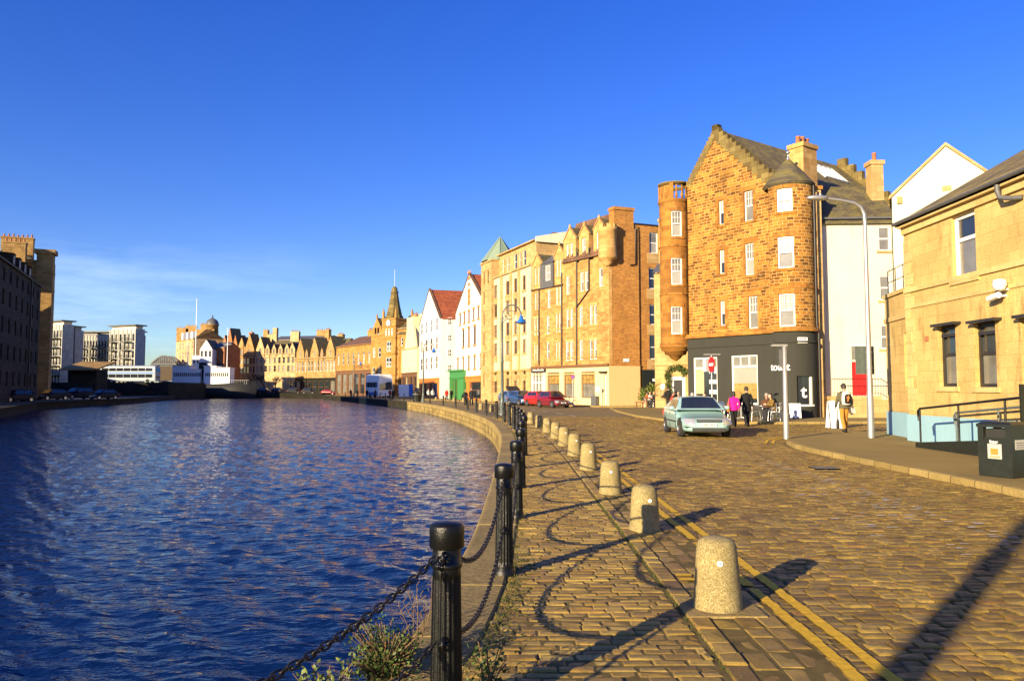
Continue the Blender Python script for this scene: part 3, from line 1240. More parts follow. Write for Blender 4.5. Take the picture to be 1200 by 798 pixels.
# road bed level with the side street
# ------------------------------------------------------------------ iron bollards
def iron_bollard():
    root = empty('iron_bollard', (0, 0, 0))
    b = MB()
    b.lathe([(.105, -.02), (.105, .03), (.092, .05), (.088, .06)], 28)
    n = 44
    prof = [(.083 - .012 * k / n, .055 + .70 * k / n) for k in range(n + 1)]
    b.lathe(prof, 72, flute=(18, .09, .72, .13))
    b.lathe([(.072, .752), (.079, .757), (.079, .775), (.073, .78), (.072, .855)], 32)
    b.build('shaft', M['iron'], root)
    b = MB()
    b.lathe([(.072, .85), (.085, .853), (.0885, .858), (.0885, .952), (.086, .964), (.078, .973), (.05, .982), (.0, .986)], 36)
    b.build('cap', M['iron'], root)
    for z in (.815, .40):
        for sg in (-1, 1):
            b = MB()
            b.tube([V((.0, sg * .07 + sg * .028 * math.cos(a) + sg * .02, z + .028 * math.sin(a))) for a in np.linspace(0, 2 * math.pi, 13)[:-1]], .0085, 6, closed=True)
            b.lathe([(.03, -.005), (.03, .005), (.012, .01)], 10, (0, sg * .074, z))
            b.build('chain_eye', M['iron'], root)
    return root


BY = [1.35, 3.95, 7.0, 10.05, 13.1, 16.3, 19.4, 22.5, 25.6, 28.8, 32.0, 35.2, 39, 43.7, 49.5, 55, 62, 70, 79, 89, 98.5]
BX = {1.35: -1.8, 3.95: -.33, 7.0: -.07, 10.05: .06, 13.1: .15, 16.3: .2}
ordn = ['', 'nearest', 'second', 'third', 'fourth', 'fifth', 'sixth', 'seventh', 'eighth', 'ninth', 'tenth', 'eleventh', 'twelfth', 'thirteenth', 'fourteenth', 'fifteenth', 'sixteenth', 'seventeenth', 'eighteenth', 'nineteenth', 'twentieth']
proto = iron_bollard()
bpos = []
for i, y in enumerate(BY):
    x = BX.get(y, off(y, .62 if y < 60 else .8).x)
    o = proto if i == 0 else copy_tree(proto)
    o.location = (x, y, 0)
    t = V((BX.get(BY[min(i + 1, len(BY) - 1)], off(BY[min(i + 1, len(BY) - 1)], .6).x) - x, BY[min(i + 1, len(BY) - 1)] - y, 0))
    if t.length < .01:
        t = V((-1, 3, 0))
    o.rotation_euler.z = math.atan2(t.y, t.x) - math.pi / 2
    bpos.append(V((x, y, 0)))
    if i == 0:
        tag(o, 'fluted black bollard just out of frame holding the near ends of the chains', 'bollard', 'black iron bollards on the quay')
    elif i == 1:
        tag(o, 'nearest and largest fluted black iron bollard on the quay', 'bollard', 'black iron bollards on the quay')
    elif i == len(BY) - 1:
        tag(o, 'black bollard at the very end of the sunlit curved quay', 'bollard', 'black iron bollards on the quay')
    else:
        tag(o, ordn[i] + ' black iron bollard from the viewer along the curved quay', 'bollard', 'black iron bollards on the quay')


def link_mesh(mb, c, t, up, L=.052, W=.030, r=.0052, seg=10, rs=5):
    s = t.cross(up).normalized()
    pts = []
    for k in range(seg):
        a = 2 * math.pi * k / seg
        pts.append(c + t * (math.cos(a) * L / 2 + math.copysign(.006, math.cos(a))) + s * (math.sin(a) * W / 2))
    mb.tube(pts, r, rs, closed=True)


def chain(A, B, sag, detail):
    mb = MB()
    N = 200
    P = []
    for k in range(N + 1):
        t = k / N
        p = A.lerp(B, t)
        p.z -= sag * 4 * t * (1 - t)
        P.append(p)
    acc = [0]
    for a, c in zip(P, P[1:]):
        acc.append(acc[-1] + (c - a).length)
    n = int(acc[-1] / .043)
    arr = np.array(P)
    f = lambda s: V([float(np.interp(s, acc, arr[:, j])) for j in range(3)])
    for k in range(n):
        s = (k + .5) / n * acc[-1]
        c = f(s)
        t = (f(s + .02) - f(s - .02)).normalized()
        side = t.cross(V((0, 0, 1))).normalized()
        up = side.cross(t)
        a = R(45 if k % 2 else -45) + jit(.15)
        link_mesh(mb, c, t, side * math.cos(a) + up * math.sin(a), seg=detail[0], rs=detail[1], r=.0050, L=.053, W=.030)
    return mb


for i in range(len(BY) - 3):
    if i > 13:
        break
    A, B = bpos[i], bpos[i + 1]
    t = (B - A).normalized()
    for z, sag, nm in ((.815, .27, 'upper'), (.40, .25, 'lower')):
        mb = chain(A + t * .1 + V((0, 0, z)), B - t * .1 + V((0, 0, z)), sag * (1 if i else .95) * random.uniform(.85, 1.1), (12, 6) if i < 2 else ((8, 5) if i < 5 else (6, 3)))
        o = mb.build('chain', M['chain'])
        if i == 0:
            lb = nm + ' chain sagging from the nearest black bollard out over the water at lower left'
        else:
            lb = nm + ' chain hanging between the ' + ordn[i] + ' and ' + ordn[i + 1] + ' black quay bollards'
        tag(o, lb, 'chain', 'chains between the black bollards')

# far quay bollards beyond the corner
P0, P1 = V((-13.3, 108, 0)), V((-48, 205, 0))
far_b = [(-14.3, 108), (-15.9, 113.5), (-17.5, 119), (-19.4, 124.5), (-21.4, 130), (-23.3, 136), (-25.3, 142), (-27.4, 148.5), (-30.0, 155), (-32.6, 163), (-35.6, 171), (-39, 180), (-43.2, 191), (-47.5, 203)]
for i, (x, y) in enumerate(far_b):
    o = copy_tree(proto)
    o.location = (x, y, 0)
    tag(o, 'small distant black bollard on the dark quay by the white coach', 'bollard', 'black iron bollards on the dark quay')

# ------------------------------------------------------------------ stone bollards
def stone_bollard():
    root = empty('stone_bollard', (0, 0, 0))
    b = MB()
    prof = [(.205, -.05), (.205, .0), (.200, .03), (.190, .15), (.178, .32), (.168, .46), (.160, .52), (.146, .555), (.12, .577), (.07, .59), (0, .594)]
    rows = []
    for r, z in prof:
        rows.append([V((r * math.cos(a) * (1 + .012 * math.sin(3 * a + z * 9)), r * math.sin(a) * (1 + .01 * math.cos(2 * a + z * 7)), z)) for a in np.linspace(0, 2 * math.pi, 33)[:-1]])
    b.grid(rows, 0, True, cu=True)
    b.build('stone_post', M['granite'], root)
    b = MB()
    # little round disc facing the promenade
    c, n = V((.02, -.1735, .40)), V((.1, -1, .09)).normalized()
    a = n.cross(V((0, 0, 1))).normalized()
    u = a.cross(n)
    ring = [c + n * .006 + (a * math.cos(k) + u * math.sin(k)) * .024 for k in np.linspace(0, 2 * math.pi, 17)[:-1]]
    ring0 = [c - n * .02 + (a * math.cos(k) + u * math.sin(k)) * .024 for k in np.linspace(0, 2 * math.pi, 17)[:-1]]
    b.grid([ring0, ring], 0, False, cu=True)
    b.cap(ring)
    ring2 = [c + n * .0075 + (a * math.cos(k) + u * math.sin(k)) * .008 for k in np.linspace(0, 2 * math.pi, 9)[:-1]]
    b.cap(ring2, m=1)
    b.build('reflector_disc', [M['whitep'], M['lampgrey']], root)
    return root


sproto = stone_bollard()
SY = [5.95, 9.2, 12.4, 16.0, 19.4, 22.8, 26.2, 29.8, 33.5, 37.4, 41.5, 46, 51, 56.5, 62.5]
for i, y in enumerate(SY):
    o = sproto if i == 0 else copy_tree(sproto)
    o.location = (prom_r(y) + .30, y, 0)
    o.rotation_euler.z = jit(.25)
    o.scale = (.91, .91, random.uniform(.86, .93))
    tag(o, ('nearest and largest' if i == 0 else ordn[i + 1]) + ' squat granite bollard ' + ('' if i == 0 else 'from the viewer ') + 'along the promenade kerb', 'bollard', 'granite bollards along the kerb')
# stone seat slab under the nearest one
b_ = MB()
q = [(1.29, 5.70), (1.86, 5.70), (1.86, 6.22), (1.29, 6.22)]
b_.obox((1.29, 5.70, -.05), (.57, 0, 0), (0, .52, 0), (0, 0, .0535))
tag(b_.build('bollard_footing', M['coping']), kind='structure')
for i, (px, D) in enumerate(((553, 95), (543, 100), (532, 104), (521, 108), (511, 112), (470, 140), (460, 146))):
    o = copy_tree(sproto)
    p = pd(px, D)
    o.location = (p.x, p.y, 0)
    tag(o, 'small pale stone bollard far off in front of the white gabled houses', 'bollard', 'distant stone bollards before the white houses')
# ================================================================== corner building with the cafe
A0, B0 = V((11.2, 48.4, 0)), V((14.7, 43.5, 0))
root = empty('corner_building', (13, 46, 0), 'orange rubble corner building with crow-stepped gable, round turret and dark grey cafe front', 'building')
G = Fac(A0, B0)
TC, TR = (15.72, 43.02), 1.27
LEN = G.L + .75
zb = G.sp(855, 394)[1]           # top of the shop front
apex = G.sp(838, 149)
le = G.sp(806.5, 218)[1]
re = G.sp(900, 214)[1]
gw = [G.rect(872, 882.5, 223.5, 259), G.rect(873, 883.5, 285, 322.5), G.rect(877, 888, 347, 385),
      G.rect(842.3, 848.2, 235, 263.5), G.rect(843, 849, 293, 321), G.rect(843.8, 849.6, 352.5, 381.5)]
mb = MB()
wall(mb, G, [(-.0, zb), (LEN, zb), (LEN, re - .2), (apex[0], apex[1] - .2), (0, le)], gw, .17, 0, 1)
for (s0, s1, z0, z1) in gw:
    lw = .16
    fbox(mb, G, s0 - lw - .1, s1 + lw + .1, z1, z1 + .30, -.02, .025, 1)
    fbox(mb, G, s0 - lw, s1 + lw, z0 - .16, z0, -.02, .07, 1)
    zz = z0
    k = 0
    while zz < z1 - .1:
        h = min(.3, z1 - zz)
        ww = lw if k % 2 else lw + .14
        fbox(mb, G, s0 - ww, s0, zz, zz + h, -.02, .018, 1)
        fbox(mb, G, s1, s1 + ww, zz, zz + h, -.02, .018, 1)
        zz += h
        k += 1
# left return, back and flank
Dp = 13.3
bk = -G.n
for (p, q, z) in ((A0, A0 + bk * Dp, le), (A0 + bk * Dp, A0 + G.t * LEN + bk * Dp, le), (A0 + G.t * LEN + bk * Dp, A0 + G.t * LEN, re - .3)):
    mb.face([V((p.x, p.y, -.2)), V((q.x, q.y, -.2)), V((q.x, q.y, z)), V((p.x, p.y, z))], m=0)
mb.build('wall', [M['rubble'], M['dress']], root)
# crow steps
mb = MB()
nst = 14
for side in (0, 1):
    s_e, z_e = (-.05, le) if side == 0 else (LEN, re - .2)
    for k in range(nst + 1):
        f0, f1 = k / nst, (k + 1) / nst
        sa = s_e + (apex[0] - s_e) * f0
        sb = s_e + (apex[0] - s_e) * min(1.0, f1 + .12)
        zt = z_e + (apex[1] - .2 - z_e) * min(1, f1) + .10
        if k == nst:
            sa, sb = apex[0] - .22, apex[0] + .22
            zt = apex[1] + .12
        fbox(mb, G, min(sa, sb), max(sa, sb), zt - (apex[1] - z_e) / nst - .12, zt, -.34, .03 + .002 * k, 0)
mb.build('crow_step_coping', M['weathered'], root)
for r in gw:
    wide = r[1] - r[0] > .55
    win(G, r, root, 'sash', .17, pane=random.choice([('glassmid', 'blind'), ('blind', 'glass'), ('glassmid', 'glassmid')]), bars=(2, 1) if wide else (1, 1), fw=.06)
# main roof
rb_ = MB()
ridge0, ridge1 = G.m(apex[0], apex[1] - .15, -.2), G.m(apex[0], apex[1] - .15, -Dp)
e0, e1 = G.m(LEN + .3, re - .55, -.2), G.m(LEN + .3, re - .55, -Dp)
l0, l1 = G.m(-.3, le - .25, -.2), G.m(-.3, le - .25, -Dp)
for (a, b, c, d) in ((ridge0, ridge1, e1, e0), (l0, l1, ridge1, ridge0)):
    rb_.face([a, b, c, d])
    dn = V((0, 0, -.15))
    rb_.face([d + dn, c + dn, b + dn, a + dn])
    rb_.face([c, d, d + dn, c + dn])
    rb_.face([a, b, b + dn, a + dn])
rf = rb_.build('roof', M['mossy'], root)
# stepped parapet at the far end of the roof
mb = MB()
for k in range(8):
    f0, f1 = k / 8, (k + 1) / 8
    sa, sb = apex[0] + (LEN + .3 - apex[0]) * f0, apex[0] + (LEN + .3 - apex[0]) * f1
    zt = apex[1] + .28 + (re - .55 - apex[1]) * f0
    fbox(mb, G, sa, sb + .06, zt - 1.2, zt, -Dp - .35, -Dp + .05 + .002 * k)
mb.build('rear_parapet', M['weathered'], root)
# skylight
o = G.m(apex[0], apex[1] - .15, -8.1)
dn_ = (e0 - ridge0).normalized()
nr = bk.cross(dn_).normalized()
nr = nr if nr.z > 0 else -nr
mb = MB()
p0 = o + dn_ * 1.4 + nr * .02
for i in range(6):
    mb.obox(p0 + bk * (i * .52), bk * .05, dn_ * 1.7, nr * .12, 0)
mb.obox(p0, bk * 2.65, dn_ * .07, nr * .124, 0)
mb.obox(p0 + dn_ * 1.7, bk * 2.65, dn_ * .07, nr * .124, 0)
sk = mb.build('skylight', M['wframe'], root)
mb = MB()
mb.obox(p0 + bk * .02 + dn_ * .02, bk * 2.6, dn_ * 1.66, nr * .07)
mb.build('pane', M['glassmid'], sk)
# gable chimney on the flank
c = G.m(LEN - .1, 0, -2.5)
czt = zat(171, c.y, 940)
chimney(root, (c.x, c.y), 1.35, .95, re - 1.5, czt, 'tendress', 3, G.n)
# turret
T = Cyl(TC, TR, R(-170))
smax = R(215) * TR
tz = zat(214, 41.9, 930)
tw = [T.rect(910, 928.8, 220.5, 248), T.rect(911, 930.6, 277, 314), T.rect(912.6, 932, 344, 382.7)]
mb = MB()
wall(mb, T, [(0, zb), (smax, zb), (smax, tz), (0, tz)], tw, .15, 0, 1)
for (s0, s1, z0, z1) in tw:
    fbox(mb, T, s0 - .28, s1 + .28, z1, z1 + .30, -.02, .02, 1)
    fbox(mb, T, s0 - .16, s1 + .16, z0 - .15, z0, -.02, .06, 1)
# corbelled rings
zr2 = T.sp(930, 334)[1]
fbox(mb, T, .2, smax, zr2 - .16, zr2 + .02, -.02, .05, 1)
mb.build('turret', [M['rubble'], M['dress']], root)
for r in tw:
    win(T, r, root, 'sash', .15, pane=('blind', 'glassmid'), bars=(2, 1), fw=.07)
mb = MB()
mb.lathe([(TR + .02, tz - .1), (TR + .08, tz - .04), (TR + .1, tz + .03)], 40, (TC[0], TC[1], 0))
cz = zat(186, 43, 918)
n = 14
prof = [(TR + .12, tz + .03)] + [((TR + .10) * (1 - k / n) ** .93 + .05, tz + .06 + (cz - tz - .06) * (k / n)) for k in range(n + 1)]
mb.lathe(prof, 40, (TC[0], TC[1], 0))
mb.build('turret_roof', M['slate'], root)
mb = MB()
mb.lathe([(.09, cz - .1), (.11, cz), (.05, cz + .08), (.05, cz + .25), (.13, cz + .3), (.13, cz + .36), (.04, cz + .42), (.0, cz + .5)], 12, (TC[0], TC[1], 0))
mb.build('finial', M['alu'], root)
# shop level
S2 = Cyl((TC[0] - .02, TC[1] - .02), TR + .06, R(-170))
s2m = R(200) * S2.r
G2 = Fac(A0 + G.n * .12 - G.t * .1, B0 + G.n * .12)
wa, wb = G2.rect(812.5, 840.6, 418.6, 471), G2.rect(857, 888, 416, 474)
mb = MB()
wall(mb, G2, [(0.05, -.15), (LEN + .12, -.15), (LEN + .12, zb), (0.05, zb)], [wa, wb], .22, 0)
dr = S2.rect(934, 953, 440.6, 474)
wall(mb, S2, [(.25, -.15), (s2m, -.15), (s2m, zb), (.25, zb)], [dr], .2, 0)
mb.face([G2.m(.05, -.15), G2.m(.05, zb), G2.m(.05, zb, -1.5), G2.m(.05, -.15, -1.5)])
fz = zb - .62
fbox(mb, G2, 0.05, LEN - .1, fz, fz + .09, -.02, .07)
fbox(mb, S2, .4, s2m, fz + .0, fz + .088, -.02, .07)
mb.build('shop_front', M['greyshop'], root)
mb = MB()
fbox(mb, G2, -.0, LEN - .15, zb - .005, zb + .17, -.2, .16)
fbox(mb, S2, .4, s2m, zb - .004, zb + .165, -.2, .16)
fbox(mb, G2, -.0, LEN - .15, zb + .171, zb + .26, -.2, .07)
fbox(mb, S2, .4, s2m, zb + .170, zb + .255, -.2, .06)
mb.build('cornice', M['dress'], root)


def shopwin(F, r, parent, zt, panes, vert=(), low=None):
    s0, s1, z0, z1 = r
    f = MB()
    d0, d1 = -.2, -.08
    w = .1
    fbox(f, F, s0, s0 + w, z0, z1, d0, d1)
    fbox(f, F, s1 - w, s1, z0, z1, d0, d1)
    fbox(f, F, s0 + w, s1 - w, z1 - w, z1, d0, d1 - .002)
    fbox(f, F, s0 + w, s1 - w, z0, z0 + w, d0, d1 - .002)
    fbox(f, F, s0 + w, s1 - w, zt - .06, zt + .06, d0, d1 + .01)
    for k in vert:
        x = s0 + (s1 - s0) * k
        fbox(f, F, x - .03, x + .03, zt + .06, z1 - w, d0, d1 - .01)
    o = f.build('shop_window', M['wframe'], parent)
    zz = [z0] + list(low or []) + [zt, z1]
    for a, b, mt in zip(zz, zz[1:], panes):
        p = MB()
        d = -.15
        p.face([F.m(s0 + .02, a, d), F.m(s1 - .02, a, d), F.m(s1 - .02, b, d), F.m(s0 + .02, b, d)])
        p.build('pane', M[mt], o)
    return o


zt = G2.sp(826, 431.5)[1]
o = shopwin(G2, wa, root, zt, ['glass', 'glassmid'], (.5,))
p = MB()
s0 = wa[0] + .12
fbox(p, G2, s0, s0 + .62, wa[2] + .5, zt - .08, -.146, -.12)
p.build('patterned_panel', M['pattern'], o)
p = MB()
for k in range(3):
    fbox(p, G2, wa[0] + 1.15, wa[1] - .14, wa[2] + .5 + k * .62, wa[2] + .74 + k * .62, -.146, -.125 - .001 * k)
p.build('poster', M['whitep'], o)
zt = G2.sp(872, 429.5)[1]
zb1 = G2.sp(872, 449)[1]
zb2 = G2.sp(872, 467)[1]
shopwin(G2, wb, root, zt, ['glass', 'yelglass', 'blind', 'glassmid'], (.33, .66), [zb2, zb1])
# door in the rounded corner
s0, s1, z0, z1 = dr
f = MB()
fbox(f, S2, s0, s1, z0, z1, -.2, -.15, 1)
fbox(f, S2, s1 - .12, s1, z0, z1, -.15, -.06, 0)
fbox(f, S2, s0, s1 + .05, z0 - .1, z0, -.15, .03, 0)
o = f.build('corner_window', [M['wframe'], M['glass']], root)
sm = (s0 + s1) / 2 - .05
cpt = S2.m(sm, (z0 + z1) / 2 - .1, -.14)
tan = (S2.m(sm + .05, 0) - S2.m(sm - .05, 0)).normalized()
lettering('window_letter', 't', .95, frame_mtx(cpt, tan, (0, 0, 1)), M['whitep'], o, .02)
# lettering on the wall
sA, zA = S2.sp(904, 430.5)
sB, _ = S2.sp(926, 430.5)
c = S2.m((sA + sB) / 2, zA, .03)
me = text_mesh('toast', 1.0, .012, .012)
xs = [v.co.x for v in me.vertices]
wd = max(xs) - min(xs)
xm = (max(xs) + min(xs)) / 2
sc = (sB - sA) / wd
for v in me.vertices:
    s = (sA + sB) / 2 + (v.co.x - xm) * sc
    q = S2.m(s, zA + v.co.y * sc, .03 + v.co.z)
    v.co = q
me.materials.clear()
me.materials.append(M['whitep'])
link('lettering', me, root)
f = MB()
r = S2.rect(934.6, 946, 395.3, 402)
fbox(f, S2, r[0], r[1], r[2], r[3], .0, .03)
f.build('street_plaque', M['whitep'], root)
f = MB()
for k in range(2):
    fbox(f, S2, r[0] + .06, r[1] - .06, r[2] + .07 + .13 * k, r[2] + .11 + .13 * k, .03, .033)
f.build('plaque_lettering', M['black'], root)
# downpipe on the right edge
pp = S2.m(s2m * .80, 0)
c0 = V((TC[0], TC[1], 0)) + V((math.cos(R(-38)), math.sin(R(-38)), 0)) * (TR + .1)
pipe(root, [c0 + V((0, 0, tz - .1)), c0 + V((0, 0, zb + .35)), c0 + V((.07, -.05, zb)), c0 + V((.07, -.05, .05))], .06)
# projecting 't' sign
sg = empty('projecting_sign', G2.m(G2.sp(838, 428)[0], 3, .3), 'white box sign with a black letter t bracketed on the dark cafe front', 'sign')
s_, z_ = G2.sp(833.5, 428.7)
o_ = G2.m(s_, z_ - .36, .03)
mb = MB()
mb.obox(o_, G2.n * .72, G2.t * .2, (0, 0, .72))
mb.obox(o_ + V((0, 0, .72)), G2.n * .74, G2.t * .22, (0, 0, .04))
mb.build('sign_box', M['whitep'], sg)
lettering('letter', 't', .62, frame_mtx(o_ + G2.n * .38 + G2.t * .205 + V((0, 0, .37)), -G2.n, (0, 0, 1)), M['black'], sg, .015)
# corner oriel
ROX = Cyl((10.50, 49.25), .93, R(-215))
oz = zat(237, 48.6, 790)
ozt = zat(214, 48.6, 790)
ow = [ROX.rect(786.5, 799.3, 247, 277), ROX.rect(786.3, 799.6, 302, 333.5), ROX.rect(786.3, 800, 359, 391.5)]
om = R(250) * .93
zc = zat(404, 48.6, 790)
mb = MB()
wall(mb, ROX, [(0, zc), (om, zc), (om, oz), (0, oz)], ow, .14, 0, 0)
for (s0, s1, z0, z1) in ow:
    fbox(mb, ROX, s0 - .1, s1 + .1, z0 - .14, z0, -.02, .05)
    fbox(mb, ROX, 0, om, z0 - .62, z0 - .5, -.02, .05)
    fbox(mb, ROX, s0 - .1, s1 + .1, z1, z1 + .2, -.02, .03)
cc = (10.50, 49.25, 0)
zl = zat(421, 48.8, 795)
mb.lathe([(.96, zc + .02), (1.0, zc - .05), (1.0, zc - .16), (.9, zc - .18), (.88, zc - .36), (.72, zc - .40), (.66, zc - .6), (.45, zc - .66), (.3, zc - .85), (.05, zl - .1)], 32, cc)
mb.lathe([(.95, oz - .02), (1.02, oz + .05), (1.02, oz + .16), (.95, oz + .2), (.93, oz + .2)], 32, cc)
mb.lathe([(.93, oz + .19), (0, oz + .21)], 32, cc)
mb.build('oriel', M['dress'], root)
for r in ow:
    win(ROX, r, root, 'sash', .14, pane=('glassmid', 'blind'), bars=(2, 1), fw=.06)
mb = MB()
for a in range(-215, 36, 25):
    x = V(cc) + V((math.cos(R(a)), math.sin(R(a)), 0)) * .88
    mb.lathe([(.05, oz + .2), (.09, oz + .35), (.09, oz + .5), (.045, oz + .6), (.06, ozt - .2)], 10, x)
rim = MB()
rim.lathe([(.78, ozt - .22), (.78, ozt - .08), (.98, ozt - .06), (1.02, ozt + .02), (.78, ozt + .04), (.78, ozt - .22)], 32, cc)
rim.build('parapet_rim', M['weathered'], root)
fbox(mb, ROX, .55, 1.75, oz + .19, ozt - .2, -.12, -.02)
for a in (-200, -110, -20):
    x = V(cc) + V((math.cos(R(a)), math.sin(R(a)), 0)) * .88
    u_ = V((math.cos(R(a)), math.sin(R(a)), 0))
    v_ = V((-u_.y, u_.x, 0))
    mb.obox(x - u_ * .09 - v_ * .13 + V((0, 0, oz + .19)), u_ * .18, v_ * .26, (0, 0, ozt - oz - .26))
mb.build('balustrade', M['dress'], root)
# quoined end pier right of the turret
mb = MB()
q0 = V((16.82, 42.75, 0))
pz = zat(222, 42.7, 968)
mb.obox(q0 + V((0, 0, -.1)), (.62, 0, 0), (0, 1.6, 0), (0, 0, pz + .1), 0)
k = 0
z = .3
while z < pz - .6:
    wq = .34 if k % 2 else .2
    mb.obox(q0 + V((-.004, -.014, z)), (wq, 0, 0), (0, .02, 0), (0, 0, .36), 1)
    z += .52
    k += 1
mb.obox(q0 + V((-.08, -.1, pz)), (.78, 0, 0), (0, 1.75, 0), (0, 0, .2), 1)
mb.build('end_pier', [M['creamstone'], M['dress']], root)

# wall lamp bracket (the thin rod sign near the turret roof)
p_ = V((TC[0] + .4, TC[1] - .2, tz + 1.0))
# ================================================================== cream building with the red door
root = empty('cream_building', (19, 43.4, 0), 'cream rendered building with dark slate roof, red door and railed steps', 'building')
C = Fac((17.40, 43.45), (21.75, 43.2))
ze, zr = C.sp(1005, 257)[1], zat(219, 46.3, 1000)
cw = [C.rect(1029, 1043.5, 265.5, 294), C.rect(1030.5, 1044, 322.5, 352), C.rect(1032, 1043, 380.5, 409)]
dd = C.rect(998.5, 1016.5, 424, 463.5)
mb = MB()
wall(mb, C, [(0, -.2), (C.L, -.2), (C.L, ze), (0, ze)], cw + [dd], .14)
shell(mb, C, 0, C.L, 6, ze, zr)
for r in cw:
    fbox(mb, C, r[0] - .1, r[1] + .1, r[2] - .14, r[2], -.02, .06, 1)
mb.build('wall', [M['creamwall'], M['creamstone']], root)
for r in cw:
    win(C, r, root, 'plain2', .14, pane=('glassmid', 'glassmid'), fw=.08)
roof_along(C, -.1, C.L + .2, 6, ze, zr, M['slate'], root, .2)
mb = MB()
fbox(mb, C, dd[0], dd[1], dd[2], dd[3], -.13, -.08)
for a in (0, 1):
    for b_i in (0, 1):
        x = dd[0] + .1 + a * (dd[1] - dd[0] - .1) / 2
        fbox(mb, C, x, x + (dd[1] - dd[0]) / 2 - .15, dd[2] + .2 + b_i * .85, dd[2] + .9 + b_i * .85, -.08, -.065)
d_ = mb.build('door', M['redp'], root)
fl_ = (dd[0], dd[1], dd[3] + .12, C.sp(1007, 405.5)[1])
mb = MB()
fbox(mb, C, fl_[0], fl_[1], fl_[2], fl_[3], .0, .03, 1)
fbox(mb, C, fl_[0] - .06, fl_[1] + .06, fl_[3], fl_[3] + .07, .0, .05, 0)
fbox(mb, C, (fl_[0] + fl_[1]) / 2 - .03, (fl_[0] + fl_[1]) / 2 + .03, fl_[2], fl_[3], .03, .045, 0)
mb.build('fanlight', [M['wframe'], M['glassmid']], root)
mb = MB()
mb.ell(C.m(dd[1] - .12, dd[2] + .95, -.04), .035, .035, .035)
mb.build('handle', M['alu'], d_)
mb = MB()
fbox(mb, C, -.0, C.L, ze - .02, ze + .08, .1, .24)
mb.build('gutter', M['lead'], root)
pipe(root, [C.m(C.L - .15, ze, .1), C.m(C.L - .15, .1, .1)], .05)
chimney(root, pd(1032.5, 45.2)[:2], .72, .7, zr - 1.5, zat(190, 45.2, 1032), 'creamstone', 1, (1, 0, 0))
mb = MB()
fbox(mb, C, dd[0] - .1, dd[1] + .2, dd[2] - .30, dd[2] - .001, -.05, .9, 1)
mb.build('door_sill', [M['creamstone'], M['whitep']], root)
# steps going down to the right with railing
zst = dd[2] - .02
mb = MB()
s = dd[0] - .35
fbox(mb, C, s - 1.3, dd[1] + .25, -.1, zst, .02, 1.25)
n = 5
for k in range(n):
    sx_ = dd[1] + .25 + k * .34
    fbox(mb, C, sx_, sx_ + .34, -.1, zst * (1 - (k + 1) / (n + 1)), .02, 1.25 + .002 * k)
mb.build('steps', M['creamstone'], root)
mb = MB()
pl = [(s - 1.2, zst), (dd[1] + .25, zst), (dd[1] + .25 + n * .34, .12)]
top = [C.m(a, z + .95, 1.2) for a, z in pl]
mb.tube(top, .025, 6)
mb.tube([p - V((0, 0, .8)) for p in top], .015, 6)
for (a0, z0), (a1, z1) in zip(pl, pl[1:]):
    k = int((a1 - a0) / .14)
    for i in range(k + 1):
        a, z = a0 + (a1 - a0) * i / k, z0 + (z1 - z0) * i / k
        mb.tube([C.m(a, z - .02, 1.2), C.m(a, z + .95, 1.2)], .011, 5)
mb.build('railing', M['iron'], root)

# ================================================================== pale gable house behind
root = empty('gable_house', (18.5, 32, 0), 'tall pale yellow blank gable rising behind the ochre stone building', 'house')
Hf = Fac((16.55, 33.0), (21.4, 30.55))
za = Hf.sp(1108, 172)
zl_ = Hf.sp(1050, 231)
zr_ = zl_[1]
mb = MB()
sr = 2 * za[0]
wall(mb, Hf, [(0, -.2), (sr, -.2), (sr, zr_), (za[0], za[1]), (0, zr_)])
mb2 = -Hf.n
for (a, b) in ((0, 0), (sr, sr)):
    p, q = Hf.m(a, 0), Hf.m(a, 0, -2.2)
    mb.face([V((p.x, p.y, -.2)), V((q.x, q.y, -.2)), V((q.x, q.y, zr_)), V((p.x, p.y, zr_))])
mb.face([Hf.m(0, -.2, -2.2), Hf.m(sr, -.2, -2.2), Hf.m(sr, zr_, -2.2), Hf.m(za[0], za[1], -2.2), Hf.m(0, zr_, -2.2)])
mb.build('wall', M['yellowwhite'], root)
mb = MB()
for (a0, z0, a1, z1) in ((-.12, zr_ - .1, za[0], za[1] + .03), (za[0], za[1] + .03, sr + .12, zr_ - .1)):
    p, q = Hf.m(a0, z0, .09), Hf.m(a1, z1, .09)
    mb.obox(p, q - p, -Hf.n * .3, (0, 0, .14))
mb.build('skew_coping', M['creamstone'], root)
mb = MB()
for (a0, z0, a1, z1) in ((-.1, zr_, za[0], za[1]), (za[0], za[1], sr + .1, zr_)):
    p, q = Hf.m(a0, z0 - .02, -.2), Hf.m(a1, z1 - .02, -.2)
    mb.obox(p, q - p, -Hf.n * 2.2, (0, 0, .1))
mb.build('roof', M['slate'], root)
mb = MB()
r = Hf.rect(1104, 1115, 218, 224)
fbox(mb, Hf, *r, 0, .03)
r = Hf.rect(1051, 1057, 231, 239)
fbox(mb, Hf, *r, 0, .12)
mb.build('stone_block', M['creamstone'], root)

